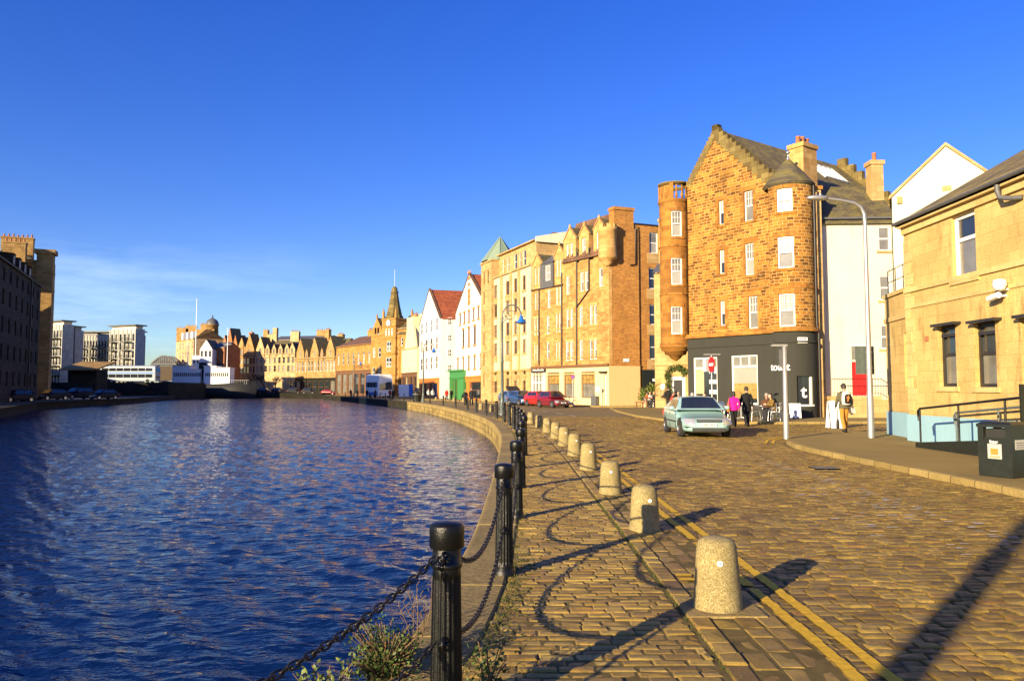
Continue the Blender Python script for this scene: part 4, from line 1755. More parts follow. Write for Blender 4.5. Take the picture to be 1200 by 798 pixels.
# ================================================================== ochre stone building at right
root = empty('stone_building', (12, 20, 0), 'ochre ashlar two-storey building with pale blue painted base and slate roof', 'building')
Q = Fac((12.0, 23.3), (12.0, 10.5))
ge = Q.sp(1064, 258)[1]
qw_u = [Q.rect(1115.5, 1143.4, 250, 326)]
qw_l = [Q.rect(1099.6, 1120.4, 382, 453), Q.rect(1142, 1167.4, 378, 453.7), Q.rect(1197, 1232, 371, 455)]
gx = qw_u[0][0]
qw_u.append((gx + 3.7, gx + 4.7, qw_u[0][2], qw_u[0][3]))
ch = [(r[0], r[1], r[2], r[3]) for r in qw_u + qw_l]
zp = Q.sp(1068, 485.7)[1]
mb = MB()
wall(mb, Q, [(0, zp), (Q.L, zp), (Q.L, ge), (0, ge)], ch, .2)
for (p, q) in ((V((12, 23.3, 0)), V((20, 23.3, 0))), (V((12, 10.5, 0)), V((20, 10.5, 0))), (V((20, 23.3, 0)), V((20, 10.5, 0)))):
    mb.face([V((p.x, p.y, -.1)), V((q.x, q.y, -.1)), V((q.x, q.y, ge)), V((p.x, p.y, ge))])
for y in (23.3, 10.5):
    mb.face([(12, y, ge), (20, y, ge), (16, y, ge + 2.3)])
zs1, zs2 = Q.sp(1066, 360)[1], Q.sp(1066, 343)[1]
fbox(mb, Q, 0, Q.L, zs1 - .05, zs1 + .05, -.02, .035, 1)
fbox(mb, Q, 0, Q.L, zs2, zs2 + .13, -.02, .06, 1)
fbox(mb, Q, 0, Q.L, ge - .42, ge - .22, -.02, .08, 1)
fbox(mb, Q, 0, Q.L, ge - .22, ge + .02, -.02, .20, 1)
for r in ch:
    fbox(mb, Q, r[0] - .12, r[1] + .12, r[2] - .13, r[2], -.02, .05, 1)
k = 0
z = zp + .1
while z < ge - .8:
    fbox(mb, Q, -.012, .5 if k % 2 else .3, z, z + .33, -.3, .014, 1)
    z += .345
    k += 1
mb.build('wall', [M['ashlar'], M['ashdress']], root)
mb = MB()
wall(mb, Q, [(-.03, -.1), (Q.L, -.1), (Q.L, zp), (-.03, zp)], d=.06)
mb.face([Q.m(-.03, zp, .06), Q.m(Q.L, zp, .06), Q.m(Q.L, zp, -.1), Q.m(-.03, zp, -.1)])
mb.face([Q.m(-.03, -.1, .06), Q.m(-.03, zp, .06), Q.m(-.03, zp, -4), Q.m(-.03, -.1, -4)])
mb.build('plinth', M['blueplinth'], root)
for i, r in enumerate(qw_u):
    win(Q, r, root, 'plain2', .18, 'wframe', pane=('glass', 'glassmid'), fw=.1, split=.62)
for r in qw_l:
    o = win(Q, r, root, 'plain2', .2, 'dframe', pane=('glass', 'glassmid'), fw=.09, split=.53)
    b = MB()
    fbox(b, Q, r[0] + .02, r[1] + .28, r[3] - .0, r[3] + .07, -.1, .22)
    fbox(b, Q, r[0] + .12, r[1] - .1, r[3] - .30, r[3] - .22, -.1, -.04)
    b.build('awning_box', M['dframe'], o)
mb = MB()
ev = 11.80
sl = 2.3 / 4.0
a = [V((ev, 23.42, ge - .04)), V((ev, 10.3, ge - .04)), V((16, 10.3, ge - .04 + (16 - ev) * sl)), V((16, 23.42, ge - .04 + (16 - ev) * sl))]
a2 = [V((20.4, 23.42, ge - .04)), V((20.4, 10.3, ge - .04)), a[2], a[3]]
for q in (a, a2):
    mb.face(q)
    dn = V((0, 0, -.13))
    mb.face([p + dn for p in reversed(q)])
    for i in range(4):
        j = (i + 1) % 4
        mb.face([q[i], q[j], q[j] + dn, q[i] + dn])
mb.build('roof', M['mossy'], root)
b = MB()
gut = [(-.07, .0), (-.06, -.05), (-.03, -.085), (.02, -.09), (.06, -.06), (.07, .0), (.055, 0), (.045, -.045), (.01, -.07), (-.03, -.06), (-.055, 0)]
b.grid([[V((ev - .03 + x, y, ge - .03 + z)) for x, z in gut] for y in (23.45, 10.3)], 0, False)
b.build('gutter', M['lead'], root)
s_, z_ = Q.sp(1183, 221)
pipe(root, [Q.m(s_, ge - .2, .30), Q.m(s_, ge - .35, .30), Q.m(s_ + .03, ge - .52, .26), Q.m(s_ + .3, ge - .6, .15), Q.m(s_ + .5, ge - .62, .02)], .06, 'lead')
b = MB()
r = Q.rect(1084.7, 1088.6, 394, 400)
fbox(b, Q, *r, 0, .03)
b.build('vent', M['rust'], root)
# flood light on the wall
fl = empty('security_light', Q.m(Q.sp(1178, 338)[0], 3, .2), 'white security light and camera fixed to the ochre stone wall', 'security light')
s_, z_ = Q.sp(1182, 334)
b = MB()
b.lathe([(.0, -.13), (.12, -.12), (.16, 0), (.14, .12), (.0, .15)], 8, Q.m(s_, z_, .22))
b.build('lamp_head', M['whitep'], fl)
b = MB()
b.tube([Q.m(s_, z_ - .1, .0), Q.m(s_, z_ - .12, .22)], .03, 8)
b.tube([Q.m(s_ - .1, z_ - .25, .0), Q.m(s_ - .1, z_ - .25, .2)], .03, 8)
b.build('bracket', M['whitep'], fl)
b = MB()
b.tube([Q.m(s_ - .42, z_ - .29, .22), Q.m(s_ - .02, z_ - .24, .24)], .075, 12)
b.build('camera_body', M['whitep'], fl)
# low annexe
ann = MB()
N_ = Fac((13.05, 26.75), (12.45, 23.32))
za_ = N_.sp(1052, 345)[1]
nw = N_.rect(1059.8, 1065.0, 389.5, 452)
nw = (nw[0], min(nw[1], N_.L - .1), nw[2], nw[3])
wall(ann, N_, [(0, zp), (N_.L, zp), (N_.L, za_), (0, za_)], [nw], .16)
fbox(ann, N_, -.05, N_.L, za_ - .85, za_ - .7, -.02, .05, 1)
fbox(ann, N_, -.05, N_.L, za_ - .0, za_ + .12, -.3, .07, 1)
p, q = N_.m(0, 0), V((18, 27.2, 0))
ann.face([V((p.x, p.y, -.1)), V((q.x, q.y, -.1)), V((q.x, q.y, za_)), V((p.x, p.y, za_))])
ann.face([N_.m(0, za_), N_.m(N_.L, za_), V((18, 23.3, za_)), V((18, 27.2, za_))])
ann.build('annexe_wall', [M['ashlar'], M['ashdress']], root)
ann = MB()
wall(ann, N_, [(-.03, -.1), (N_.L, -.1), (N_.L, zp - .003), (-.03, zp - .003)], d=.05)
ann.face([N_.m(-.03, -.1, .05), N_.m(-.03, zp - .003, .05), V((17, 27.2, zp - .003)), V((17, 27.2, -.1))])
ann.face([N_.m(-.03, zp - .003, .05), N_.m(N_.L, zp - .003, .05), N_.m(N_.L, zp - .003, -.1), N_.m(-.03, zp - .003, -.1)])
ann.build('annexe_plinth', M['blueplinth'], root)
win(N_, nw, root, 'plain2', .16, 'dframe', pane=('glass', 'glass'), fw=.07)
ann = MB()
for z in (.55, .95):
    ann.tube([N_.m(.1, za_ + z, -.1), N_.m(N_.L, za_ + z, -.1)], .018, 6)
for k in range(5):
    ann.tube([N_.m(.1 + k * .8, za_ + .1, -.1), N_.m(.1 + k * .8, za_ + .95, -.1)], .018, 6)
ann.build('roof_railing', M['iron'], root)
# access ramp with handrail
rp = empty('access_ramp', (11, 20, 0), 'dark sided access ramp with black handrail along the pale blue base', 'ramp')
b = MB()
b.face([(10.75, 20.6, .115), (11.9, 20.6, .115), (11.9, 15.0, .62), (10.75, 15.0, .62)])
b.face([(10.75, 20.6, .10), (10.75, 15, .10), (10.75, 15, .70), (10.75, 20.6, .24)])
b.face([(10.83, 20.6, .10), (10.83, 15, .10), (10.83, 15, .70), (10.83, 20.6, .24)])
b.face([(10.75, 20.6, .24), (10.83, 20.6, .24), (10.83, 15, .7), (10.75, 15, .7)])
b.face([(10.75, 20.6, .1), (10.83, 20.6, .1), (10.83, 20.6, .24), (10.75, 20.6, .24)])
b.build('ramp_body', M['bingreen'], rp)
for nm, x, z0, mt in (('handrail', 10.79, .0, 'iron'), ('inner_handrail', 11.75, -.02, 'lampgrey')):
    b = MB()
    zf = lambda y: (.24 if x < 11 else .13) + (20.6 - y) / 5.6 * .46
    y1 = 15.1
    b.tube([V((x, 20.45, zf(20.4) + .72 - .16)), V((x, 20.5, zf(20.4) + .8)), V((x, 20.4, zf(20.4) + .88)), V((x, y1, zf(y1) + .88))], .03, 8)
    for y in np.linspace(20.4, y1, 4):
        b.tube([V((x, y, zf(y) - .1)), V((x, y, zf(y) + .88))], .025, 8)
    b.build(nm, M[mt], rp)
# sign board at the frame edge
b = MB()
sgb = empty('notice_board', (10.2, 15.0, 0), 'dark green notice board beside the litter bin at the right edge', 'notice board')
p = pd(1196, 15.4)
b.box(p.x, p.x + .9, p.y, p.y + .05, .9, 1.75)
b.build('board', M['bingreen'], sgb)
b = MB()
for k in (.1, .8):
    b.tube([V((p.x + k, p.y + .08, .1)), V((p.x + k, p.y + .08, 1.7))], .03, 8)
b.build('post', M['iron'], sgb)
# ================================================================== tenement on the next corner
root = empty('tenement_building', (8, 78, 0), 'tall ochre stone tenement with dormer gables, corner turret and cream painted shop fronts', 'building')
CR = V((9.25, 73.0, 0))
dr_ = V((-7.1, 11.0, 0)).normalized()
L1 = 13.0
TF = Fac(CR + dr_ * L1, CR)             # facade towards the water
TS = Fac(CR, (12.35, 74.2))             # flank towards us
LF = TF.L
zsh = TF.sp(700, 429)[1]


def rr(F, *a):
    return F.rect(*a)


wins = []
for (a, b, c, d, dbl) in ((663.7, 671.7, 285.5, 307, 1), (682, 686.8, 279.5, 301, 0), (699, 704.5, 272.5, 296, 0),
                          (663.5, 667.3, 324, 345, 0), (680, 689.5, 318.5, 341, 1), (702, 706.3, 314, 336, 0),
                          (663.7, 671.7, 362.5, 384.5, 1), (679, 683, 360, 382.6, 0), (691, 699.5, 357.7, 380.7, 1),
                          (663, 671.7, 400, 422.5, 1), (679, 683, 398.5, 421.5, 0), (691, 699.5, 398, 421, 1),
                          (652, 658, 304, 324, 1), (626.7, 632, 314, 333.5, 1),
                          (626.7, 631.5, 343, 363, 1), (641.6, 645, 339.5, 361, 0), (651.6, 658, 335.5, 357.5, 1),
                          (625.8, 631, 373, 392.5, 1), (640.7, 644, 370.5, 391.5, 0), (651.2, 657, 367.5, 389, 1),
                          (625.7, 630, 404, 423, 1), (640.7, 644, 401.5, 422, 0), (651.2, 656, 400.5, 422, 1)):
    r = rr(TF, a, b, c, d)
    if dbl:
        mdl = (r[0] + r[1]) / 2
        wins.append((r[0], mdl - .1, r[2], r[3]))
        wins.append((mdl + .1, r[1], r[2], r[3]))
    else:
        wins.append(r)
zev_r = TF.sp(690, 276)[1]      # eaves of the right two thirds
zev_l = TF.sp(645, 339)[1]
sx = TF.sp(660.5, 350)[0]
top_l = max(r[3] for r in wins if r[0] < sx) + .5
top_r = max(r[3] for r in wins if r[0] > sx) + .3
mb = MB()
lw = [r for r in wins if r[0] < sx]
rw = [r for r in wins if r[0] >= sx]
zl2 = TF.sp(640, 338)[1]
wall(mb, TF, [(0, zsh), (sx, zsh), (sx, zl2), (0, zl2)], [r for r in lw if r[3] < zl2], .15, 0, 1)
zr2 = TF.sp(690, 305)[1]
wall(mb, TF, [(sx, zsh), (LF, zsh), (LF, zr2), (sx, zr2)], [r for r in rw if r[3] < zr2], .15, 0, 1)
# gablets carrying the attic windows
gab = [r for r in wins if r not in [q for q in lw if q[3] < zl2] and r not in [q for q in rw if q[3] < zr2]]
groups = []
for r in sorted(gab):
    if groups and r[0] - groups[-1][1] < .5:
        groups[-1][1] = r[1]
        groups[-1][4].append(r)
    else:
        groups.append([r[0], r[1], r[2], r[3], [r]])
for g in groups:
    a, b = g[0] - .45, g[1] + .45
    z0 = zl2 if g[0] < sx else zr2
    hw = (b - a) / 2
    zt = g[3] + .35
    wall(mb, TF, [(a, z0 + .002), (b, z0 + .002), (b, zt), ((a + b) / 2, zt + hw * 1.15), (a, zt)], g[4], .15, 1, 1, d=.012)
    for s in (a, b):
        mb.face([TF.m(s, z0, .012), TF.m(s, zt, .012), TF.m(s, zt, -2.4), TF.m(s, z0, -2.4)], m=1)
    for (sa, za, sb, zb_) in ((a - .06, zt - .03, (a + b) / 2, zt + hw * 1.15 + .08), ((a + b) / 2, zt + hw * 1.15 + .08, b + .06, zt - .03)):
        p, q = TF.m(sa, za, .07), TF.m(sb, zb_, .07)
        mb.obox(p, q - p, -TF.n * .25, (0, 0, .14), 1)
        p, q = TF.m(sa, za, -.18), TF.m(sb, zb_, -.18)
        mb.obox(p, q - p, -TF.n * 2.6, (0, 0, .08), 2)
    mb.lathe([(.1, zt + hw * 1.15), (.14, zt + hw * 1.15 + .3), (.0, zt + hw * 1.15 + .55)], 8, TF.m((a + b) / 2, 0, -.05), m=1)
for r in wins:
    fbox(mb, TF, r[0] - .12, r[1] + .12, r[2] - .13, r[2], -.02, .06, 1)
    fbox(mb, TF, r[0] - .1, r[1] + .1, r[3], r[3] + .22, -.02, .024, 1)
for z in (zsh + .9, zsh + 4.0):
    fbox(mb, TF, 0, LF, z, z + .1, -.02, .03, 1)
mb.build('wall', [M['ten'], M['tendress'], M['slate']], root)
for r in wins:
    win(TF, r, root, 'plain2', .15, pane=(random.choice(['blind', 'glassmid', 'blind']), random.choice(['glassmid', 'blind'])), fw=.085)
# flank with the chimney gable
zc0 = TS.sp(735, 268)[1]
zct = TS.sp(731, 243)[1]
mb = MB()
wall(mb, TS, [(0, zsh), (TS.L, zsh), (TS.L, zc0), (0, zc0)])
Lb = 12
for (p, q, z) in ((TS.m(TS.L, 0), TS.m(TS.L, 0, -Lb), zc0), (TF.m(0, 0), TF.m(0, 0, -9), zl2)):
    mb.face([V((p.x, p.y, -.2)), V((q.x, q.y, -.2)), V((q.x, q.y, z)), V((p.x, p.y, z))])
s0, s1 = TS.sp(719.5, 250)[0], TS.sp(742.5, 250)[0]
fbox(mb, TS, s0, s1, zc0 - .01, zct - .3, -1.0, .002)
fbox(mb, TS, s0 - .08, s1 + .08, zct - .3, zct, -1.1, .1)
fbox(mb, TS, 0, TS.L, zsh + .02, zsh + .12, -.02, .1)
fbox(mb, TS, .0, .35, zsh + .12, zc0 - 3, -.02, .02, 1)
mb.build('flank_wall', [M['tenor'], M['tendress']], root)
# roof
mb = MB()
zr_ = TF.sp(690, 258)[1]
for (a, b, ze_, zrr) in ((-.1, sx, zl2, zl2 + 3.1), (sx, LF + .0, zr2 + .2, zr_ + .6)):
    k1, k2 = (-4.5, -9) if a < 0 else (-1.7, -3.3)
    mb.face([TF.m(a, ze_, .25), TF.m(b, ze_, .25), TF.m(b, zrr, k1), TF.m(a, zrr, k1)])
    mb.face([TF.m(a, zrr, k1), TF.m(b, zrr, k1), TF.m(b, ze_, k2), TF.m(a, ze_, k2)])
    for s in (a, b):
        mb.face([TF.m(s, ze_, .25), TF.m(s, zrr, k1), TF.m(s, ze_, k2)])
mb.build('roof', M['browntile'], root)
# bay dormer in dark slate
s0, s1 = TF.sp(635, 320)[0], TF.sp(650, 320)[0]
z0, z1 = zl2, TF.sp(643, 309)[1]
mb = MB()
dw = [(s0 + .15, s0 + .75, z0 + .75, z1 - .25), (s0 + 1.05, s0 + 1.9, z0 + .75, z1 - .25), (s1 - .7, s1 - .12, z0 + .75, z1 - .25)]
wall(mb, TF, [(s0, z0), (s1, z0), (s1, z1), (s0, z1)], [dw[1]], .1, d=.25)
mb.face([TF.m(s0, z0, .25), TF.m(s0, z1, .25), TF.m(s0, z1, -2), TF.m(s0, z0, -2)])
mb.face([TF.m(s1, z0, .25), TF.m(s1, z1, .25), TF.m(s1, z1, -2), TF.m(s1, z0, -2)])
mb.face([TF.m(s0 - .1, z1, .35), TF.m(s1 + .1, z1, .35), TF.m(s1 + .1, z1 + 1.5, -2), TF.m(s0 - .1, z1 + 1.5, -2)])
o = mb.build('dormer', M['lead'], root)
FD = Fac(TF.P0 + TF.n * .25, TF.P0 + TF.n * .25 + TF.t * 5)
win(FD, dw[1], root, 'plain2', .1, pane=('blind', 'blind'))
# corner turret
tcx = CR + TF.n * .1 + TS.n * .1 - TF.t * .2 + TS.t * .1
tb, tt = TS.sp(712, 301)[1], TS.sp(712, 268)[1]
mb = MB()
mb.lathe([(.2, tb - .9), (.55, tb - .6), (.6, tb - .35), (.85, tb - .25), (.95, tb), (.9, tb + .05), (.9, tt - .3), (1.0, tt - .2), (1.02, tt), (.8, tt + .05)], 28, tcx)
for k in range(8):
    a = k * math.pi / 4
    u_ = V((math.cos(a), math.sin(a), 0))
    v_ = V((-u_.y, u_.x, 0))
    mb.obox(tcx + u_ * .78 - v_ * .2 + V((0, 0, tt)), u_ * .22, v_ * .4, (0, 0, .35))
mb.build('corner_turret', M['tendress'], root)
# shop fronts on both faces
mb = MB()
sw = [TF.rect(641.6, 656, 436.5, 466), TF.rect(661, 673.5, 436, 466), TF.rect(681.3, 697.6, 435.5, 466.5), TF.rect(623.5, 638.5, 437, 462)]
dw = TF.rect(708.3, 715.0, 437.5, 474)
dw = (dw[0], min(dw[1], LF - .35), .05, dw[3])
sw = [(r[0], r[1], max(r[2], .7), r[3]) for r in sw]
sw[3] = (sw[3][0], sw[3][1], .1, sw[3][3])
wall(mb, TF, [(0, -.1), (LF, -.1), (LF, zsh), (0, zsh)], sw + [dw], .25, 0, 0, d=.04)
fbox(mb, TF, 0, LF, zsh - .05, zsh + .2, -.02, .22, 1)
fbox(mb, TF, 0, LF, zsh - .75, zsh - .68, .03, .10, 0)
mb.build('shop_front', [M['shopcream'], M['bframe']], root)
mb = MB()
wall(mb, TS, [(-.04, -.1), (TS.L, -.1), (TS.L, zsh + .02), (-.04, zsh + .02)], d=.05)
mb.build('painted_base', M['peach'], root)
for r in sw[:3]:
    win(TF, r, root, 'sash', .2, 'bframe', pane=('yelglass', 'glassmid'), bars=(3, 2), split=.55, fw=.08)
f = MB()
r = sw[3]
s0, s1, z0, z1 = r
fbox(f, TF, s0, s0 + .18, z0, z1, -.2, .06)
fbox(f, TF, s1 - .18, s1, z0, z1, -.2, .06)
for k in (.25, .5, .75):
    x = s0 + (s1 - s0) * k
    fbox(f, TF, x - .05, x + .05, z0, z1, -.2, -.05)
fbox(f, TF, s0, s1, z0 + 2.2, z0 + 2.32, -.2, -.04)
o = f.build('doorway', M['wframe'], root)
p = MB()
p.face([TF.m(s0, z0, -.15), TF.m(s1, z0, -.15), TF.m(s1, z1, -.15), TF.m(s0, z1, -.15)])
p.build('pane', M['glassmid'], o)
f = MB()
fa = TF.rect(622.5, 640, 430, 436)
fbox(f, TF, .05, s1 + .3, z1 + .05, zsh - .1, .05, .16)
o = f.build('fascia', M['black'], root)
f = MB()
for k in range(6):
    x = .35 + k * (s1 - .2) / 6
    h = (zsh - z1) * .5
    for q in (0, .16):
        fbox(f, TF, x + q, x + q + .07, z1 + .2, z1 + .2 + h * (.9 if (k + int(q * 10)) % 2 else .6), .16, .17)
    fbox(f, TF, x, x + .2, z1 + .2 + h * .4, z1 + .25 + h * .4, .16, .168)
f.build('fascia_lettering', M['whitep'], o)
f = MB()
s0, s1, z0, z1 = dw
fbox(f, TF, s0, s0 + .1, z0, z1, -.22, -.1, 0)
fbox(f, TF, s1 - .1, s1, z0, z1, -.22, -.1, 0)
fbox(f, TF, s0, s1, z1 - 1.1, z1 - 1.0, -.22, -.1, 0)
fbox(f, TF, s0 + .1, s1 - .1, z0, z1, -.22, -.2, 1)
for k in range(4):
    fbox(f, TF, s0 + .15, s1 - .15, z0 + .55 + k * .5, z0 + .72 + k * .5, -.2, -.18 - .002 * k, 0)
f.build('door', [M['wframe'], M['glass']], root)
f = MB()
fbox(f, TF, s0 - .5, s1 + .15, z1 + .05, z1 + .2, .0, .35)
f.build('canopy', M['black'], root)
f = MB()
q = TF.rect(699, 703, 453, 459)
fbox(f, TF, *q, .04, .09)
f.build('menu_case', M['whitep'], root)
f = MB()
q = TF.rect(697, 703, 464, 475)
fbox(f, TF, q[0], q[1], .1, q[3], .06, .5)
f.build('utility_box', M['lead'], root)
f = MB()
q = TS.rect(730, 737, 420.3, 424)
fbox(f, TS, *q, .05, .075)
f.build('street_plaque', M['whitep'], root)
for pts in (((676.5, 291), (676.5, 428)), ((659, 320), (659, 428)), ((632.3, 338), (632.3, 428)), ((691, 290), (691, 340), (676.5, 360))):
    pipe(root, [TF.m(*TF.sp(x, y), .1) for x, y in pts], .07)
pipe(root, [TS.m(*TS.sp(744.3, 264), .1), TS.m(*TS.sp(744.3, 310), .1), TS.m(*TS.sp(738, 311), .1)], .06)
# set-back wing
WF = Fac(V((12.33, 74.38, 0)), V((15.0, 75.45, 0)))
zw = WF.sp(760, 264)[1]
ww = [WF.rect(761, 771, 272.5, 297), WF.rect(760.3, 770, 314, 338.7), WF.rect(761.2, 771.3, 357, 380.7), WF.rect(761.2, 771.3, 392.5, 421)]
mb = MB()
wall(mb, WF, [(-.6, 0), (WF.L + .6, 0), (WF.L + .6, zw), (-.6, zw)], ww, .2, 0, 1)
mb.face([WF.m(-.6, zw), WF.m(WF.L + .6, zw), WF.m(WF.L + .6, zw, -6), WF.m(-.6, zw, -6)])
p, q = WF.m(WF.L + .6, 0), WF.m(WF.L + .6, 0, -6)
mb.face([V((p.x, p.y, 0)), V((q.x, q.y, 0)), V((q.x, q.y, zw)), V((p.x, p.y, zw))])
for r in ww:
    fbox(mb, WF, r[0] - .25, r[1] + .25, r[2] - 1.0, r[2], -.02, .03, 1)
fbox(mb, WF, -.6, WF.L + .7, zw - .05, zw + .08, -.1, .1, 2)
mb.build('wing_wall', [M['tenor'], M['creamstone'], M['pipe']], root)
for i, r in enumerate(ww):
    win(WF, r, root, 'plain2', .2, pane=('glassmid', 'blind') if i == 0 else ('glass', 'glass'), fw=.09)
f = MB()
q = WF.rect(751.5, 771.5, 433.5, 467)
fbox(f, WF, q[0], q[1], 0, q[3], -.1, .35)
for k in (.35, .7):
    x = q[0] + (q[1] - q[0]) * k
    fbox(f, WF, x, x + .03, .1, q[3] - .2, .35, .37)
o = f.build('gate_doors', M['bingreen'], root)
f = MB()
x = q[0] + (q[1] - q[0]) * .55
fbox(f, WF, x, x + .4, q[3] - 1.1, q[3] - .85, .35, .375)
f.build('notice', M['whitep'], o)
pipe(root, [WF.m(*WF.sp(773.5, 266), .1), WF.m(*WF.sp(773.5, 430), .1)], .06)

# ================================================================== lane house between
root = empty('lane_house', (14, 63, 0), 'pale stone lane house with white arched doorway wreathed in green climber', 'house')
LH = Fac((12.2, 64.5), (15.6, 63.2))
zt = LH.sp(790, 319)[1]
ld_ = LH.rect(786, 803, 441, 470)
ld_ = (ld_[0], ld_[1], 0, ld_[3])
mb = MB()
wall(mb, LH, [(-.2, -.1), (LH.L + 2, -.1), (LH.L + 2, zt), (-.2, zt)], [ld_], .3)
shell(mb, LH, -.2, LH.L + 2, 5, zt)
fbox(mb, LH, -.2, LH.L + 2, LH.sp(790, 428)[1], LH.sp(790, 426)[1], -.02, .12)
mb.build('wall', M['creamstone'], root)
f = MB()
s0, s1, z0, z1 = ld_
fbox(f, LH, s0, s0 + .25, z0, z1, -.25, -.1)
fbox(f, LH, s1 - .25, s1, z0, z1, -.25, -.1)
fbox(f, LH, s0 + .25, s1 - .25, z1 - .3, z1, -.25, -.102)
o = f.build('door_frame', M['wframe'], root)
f = MB()
fbox(f, LH, s0 + .25, s1 - .25, z0, z1 - .3, -.25, -.2)
f.build('door', M['black'], o)
mb = MB()
mb.face([LH.m(-.3, zt, .3), LH.m(LH.L + 2, zt, .3), LH.m(LH.L + 2, zt + 1.2, -2.5), LH.m(-.3, zt + 1.2, -2.5)])
mb.face([LH.m(-.3, zt + 1.2, -2.5), LH.m(LH.L + 2, zt + 1.2, -2.5), LH.m(LH.L + 2, zt, -5), LH.m(-.3, zt, -5)])
mb.build('roof', M['lead'], root)
f = MB()
q = LH.rect(774.5, 779, 450, 456.5)
fbox(f, LH, *q, 0, .08)
f.build('menu_case', M['whitep'], root)
chimney(root, LH.m(.5, 0, -3)[:2], 1.4, .9, zt, LH.sp(773, 249)[1], 'creamstone', 2, LH.t)


def leaves(mb, pts, size, n, spread, m=0):
    for _ in range(n):
        p = V(random.choice(pts)) + V((jit(spread), jit(spread), jit(spread)))
        a = V((jit(1), jit(1), jit(1))).normalized()
        b = a.cross(V((jit(1), jit(1), jit(1)))).normalized()
        L = size * random.uniform(.6, 1.3)
        mb.face([p, p + a * L * .5 + b * L * .28, p + a * L, p + a * L * .5 - b * L * .28], m=m)


cl = empty('climbing_plant', LH.m(ld_[0], 0, .2), 'green climbing plant arched over the white lane house doorway', 'plant')
pts = [LH.m(s0 - .15, z, .1) for z in np.linspace(.3, z1, 14)] + [LH.m((s0 + s1) / 2 - .1 + (s1 - s0 + .3) / 2 * math.cos(a), z1 + .75 * math.sin(a), .1) for a in np.linspace(math.pi, .3, 14)]
b = MB()
leaves(b, pts, .12, 2600, .24)
b.build('foliage', M['leaf'], cl)
b = MB()
b.tube(pts, .03, 5)
b.build('stem', M['bark'], cl)

# ================================================================== cream flats with the copper pyramid
root = empty('apartment_building', (-1, 95, 0), 'tall cream flats with stone tower under a green copper pyramid roof', 'building')
CFc = Fac((-3.75, 102.5), (2.15, 88.2))
zt = CFc.sp(600, 318.5)[1]
rows = []
cols = [(579, 582.6), (593, 596.6), (602.4, 605.8), (612.6, 616)]
z_ref = [(323, 340), (348, 364), (374, 390), (397.5, 413.5), (421.5, 438.5)]
hs_ = []
s_edge = CFc.sp(571.5, 400)[0]
for (x0, x1) in cols:
    sa, sb = CFc.sp(x0, 380)[0], CFc.sp(x1, 380)[0]
    for (y0, y1) in z_ref:
        z1, z0 = CFc.sp(614, y0)[1], CFc.sp(614, y1)[1]
        hs_.append((sa, sb, z0, z1))
    hs_.append((sa, sb, 1.2, 3.0))
for (x0, x1) in ((619.0, 621.4),):
    pass
zst = CFc.sp(614, 433)[1]
mb = MB()
wall(mb, CFc, [(0, zst), (CFc.L, zst), (CFc.L, zt), (0, zt)], [r for r in hs_ if r[2] > zst], .18, 0, 1)
low = [r for r in hs_ if r[3] < zst + .01]
cut = [r for r in hs_ if r[2] <= zst <= r[3] and r not in low]
wall(mb, CFc, [(0, -.1), (CFc.L, -.1), (CFc.L, zst), (0, zst)], low + [(r[0], r[1], r[2], zst) for r in cut], .18, 1, 1, d=.02)
shell(mb, CFc, 0, CFc.L, 12, zt, None, 0)
for x in (573, 588, 599, 608.5):
    s = CFc.sp(x, 380)[0]
    fbox(mb, CFc, s - .35, s + .35, 0, zt, -.02, .12, 1)
for r in hs_:
    fbox(mb, CFc, r[0] - .2, r[1] + .2, r[2] - .22, r[2], -.02, .10, 1)
    if random.random() < .5 and r[2] > 2:
        fbox(mb, CFc, r[0] - .05, r[1] + .05, r[2] - .75, r[2] - .22, -.02, .13, 1)
fbox(mb, CFc, 0, CFc.L, zst - .15, zst + .1, -.02, .16, 1)
fbox(mb, CFc, 0, CFc.L, zt - .1, zt + .12, -.1, .22, 1)
mb.build('wall', [M['cream'], M['creamstone']], root)
for r in hs_:
    if r in cut:
        continue
    win(CFc, r, root, 'far', .18, 'bframe', pane=[random.choice(['glass', 'glassmid'])], fw=.08)
# attic storey set back
AT = Fac(CFc.P0 - CFc.n * .7, CFc.P0 - CFc.n * .7 + CFc.t * CFc.L)
za = CFc.sp(615, 290)[1] + .6
aw = []
for (x0, x1) in ((579, 583), (589, 592), (594, 597.5), (602.5, 606), (608.5, 611), (613, 616.5)):
    sa, sb = AT.sp(x0, 320)[0], AT.sp(x1, 320)[0]
    aw.append((sa, sb, zt + .35, za - .6))
mb = MB()
wall(mb, AT, [(0, zt), (CFc.L, zt), (CFc.L, za), (0, za)], aw, .15)
shell(mb, AT, 0, CFc.L, 10, za)
fbox(mb, AT, -.1, CFc.L, za - .02, za + .12, -.1, .35)
mb.build('attic_wall', M['creamstone'], root)
for r in aw:
    win(AT, r, root, 'far', .15, 'wframe', pane=[random.choice(['glass', 'yelglass'])])
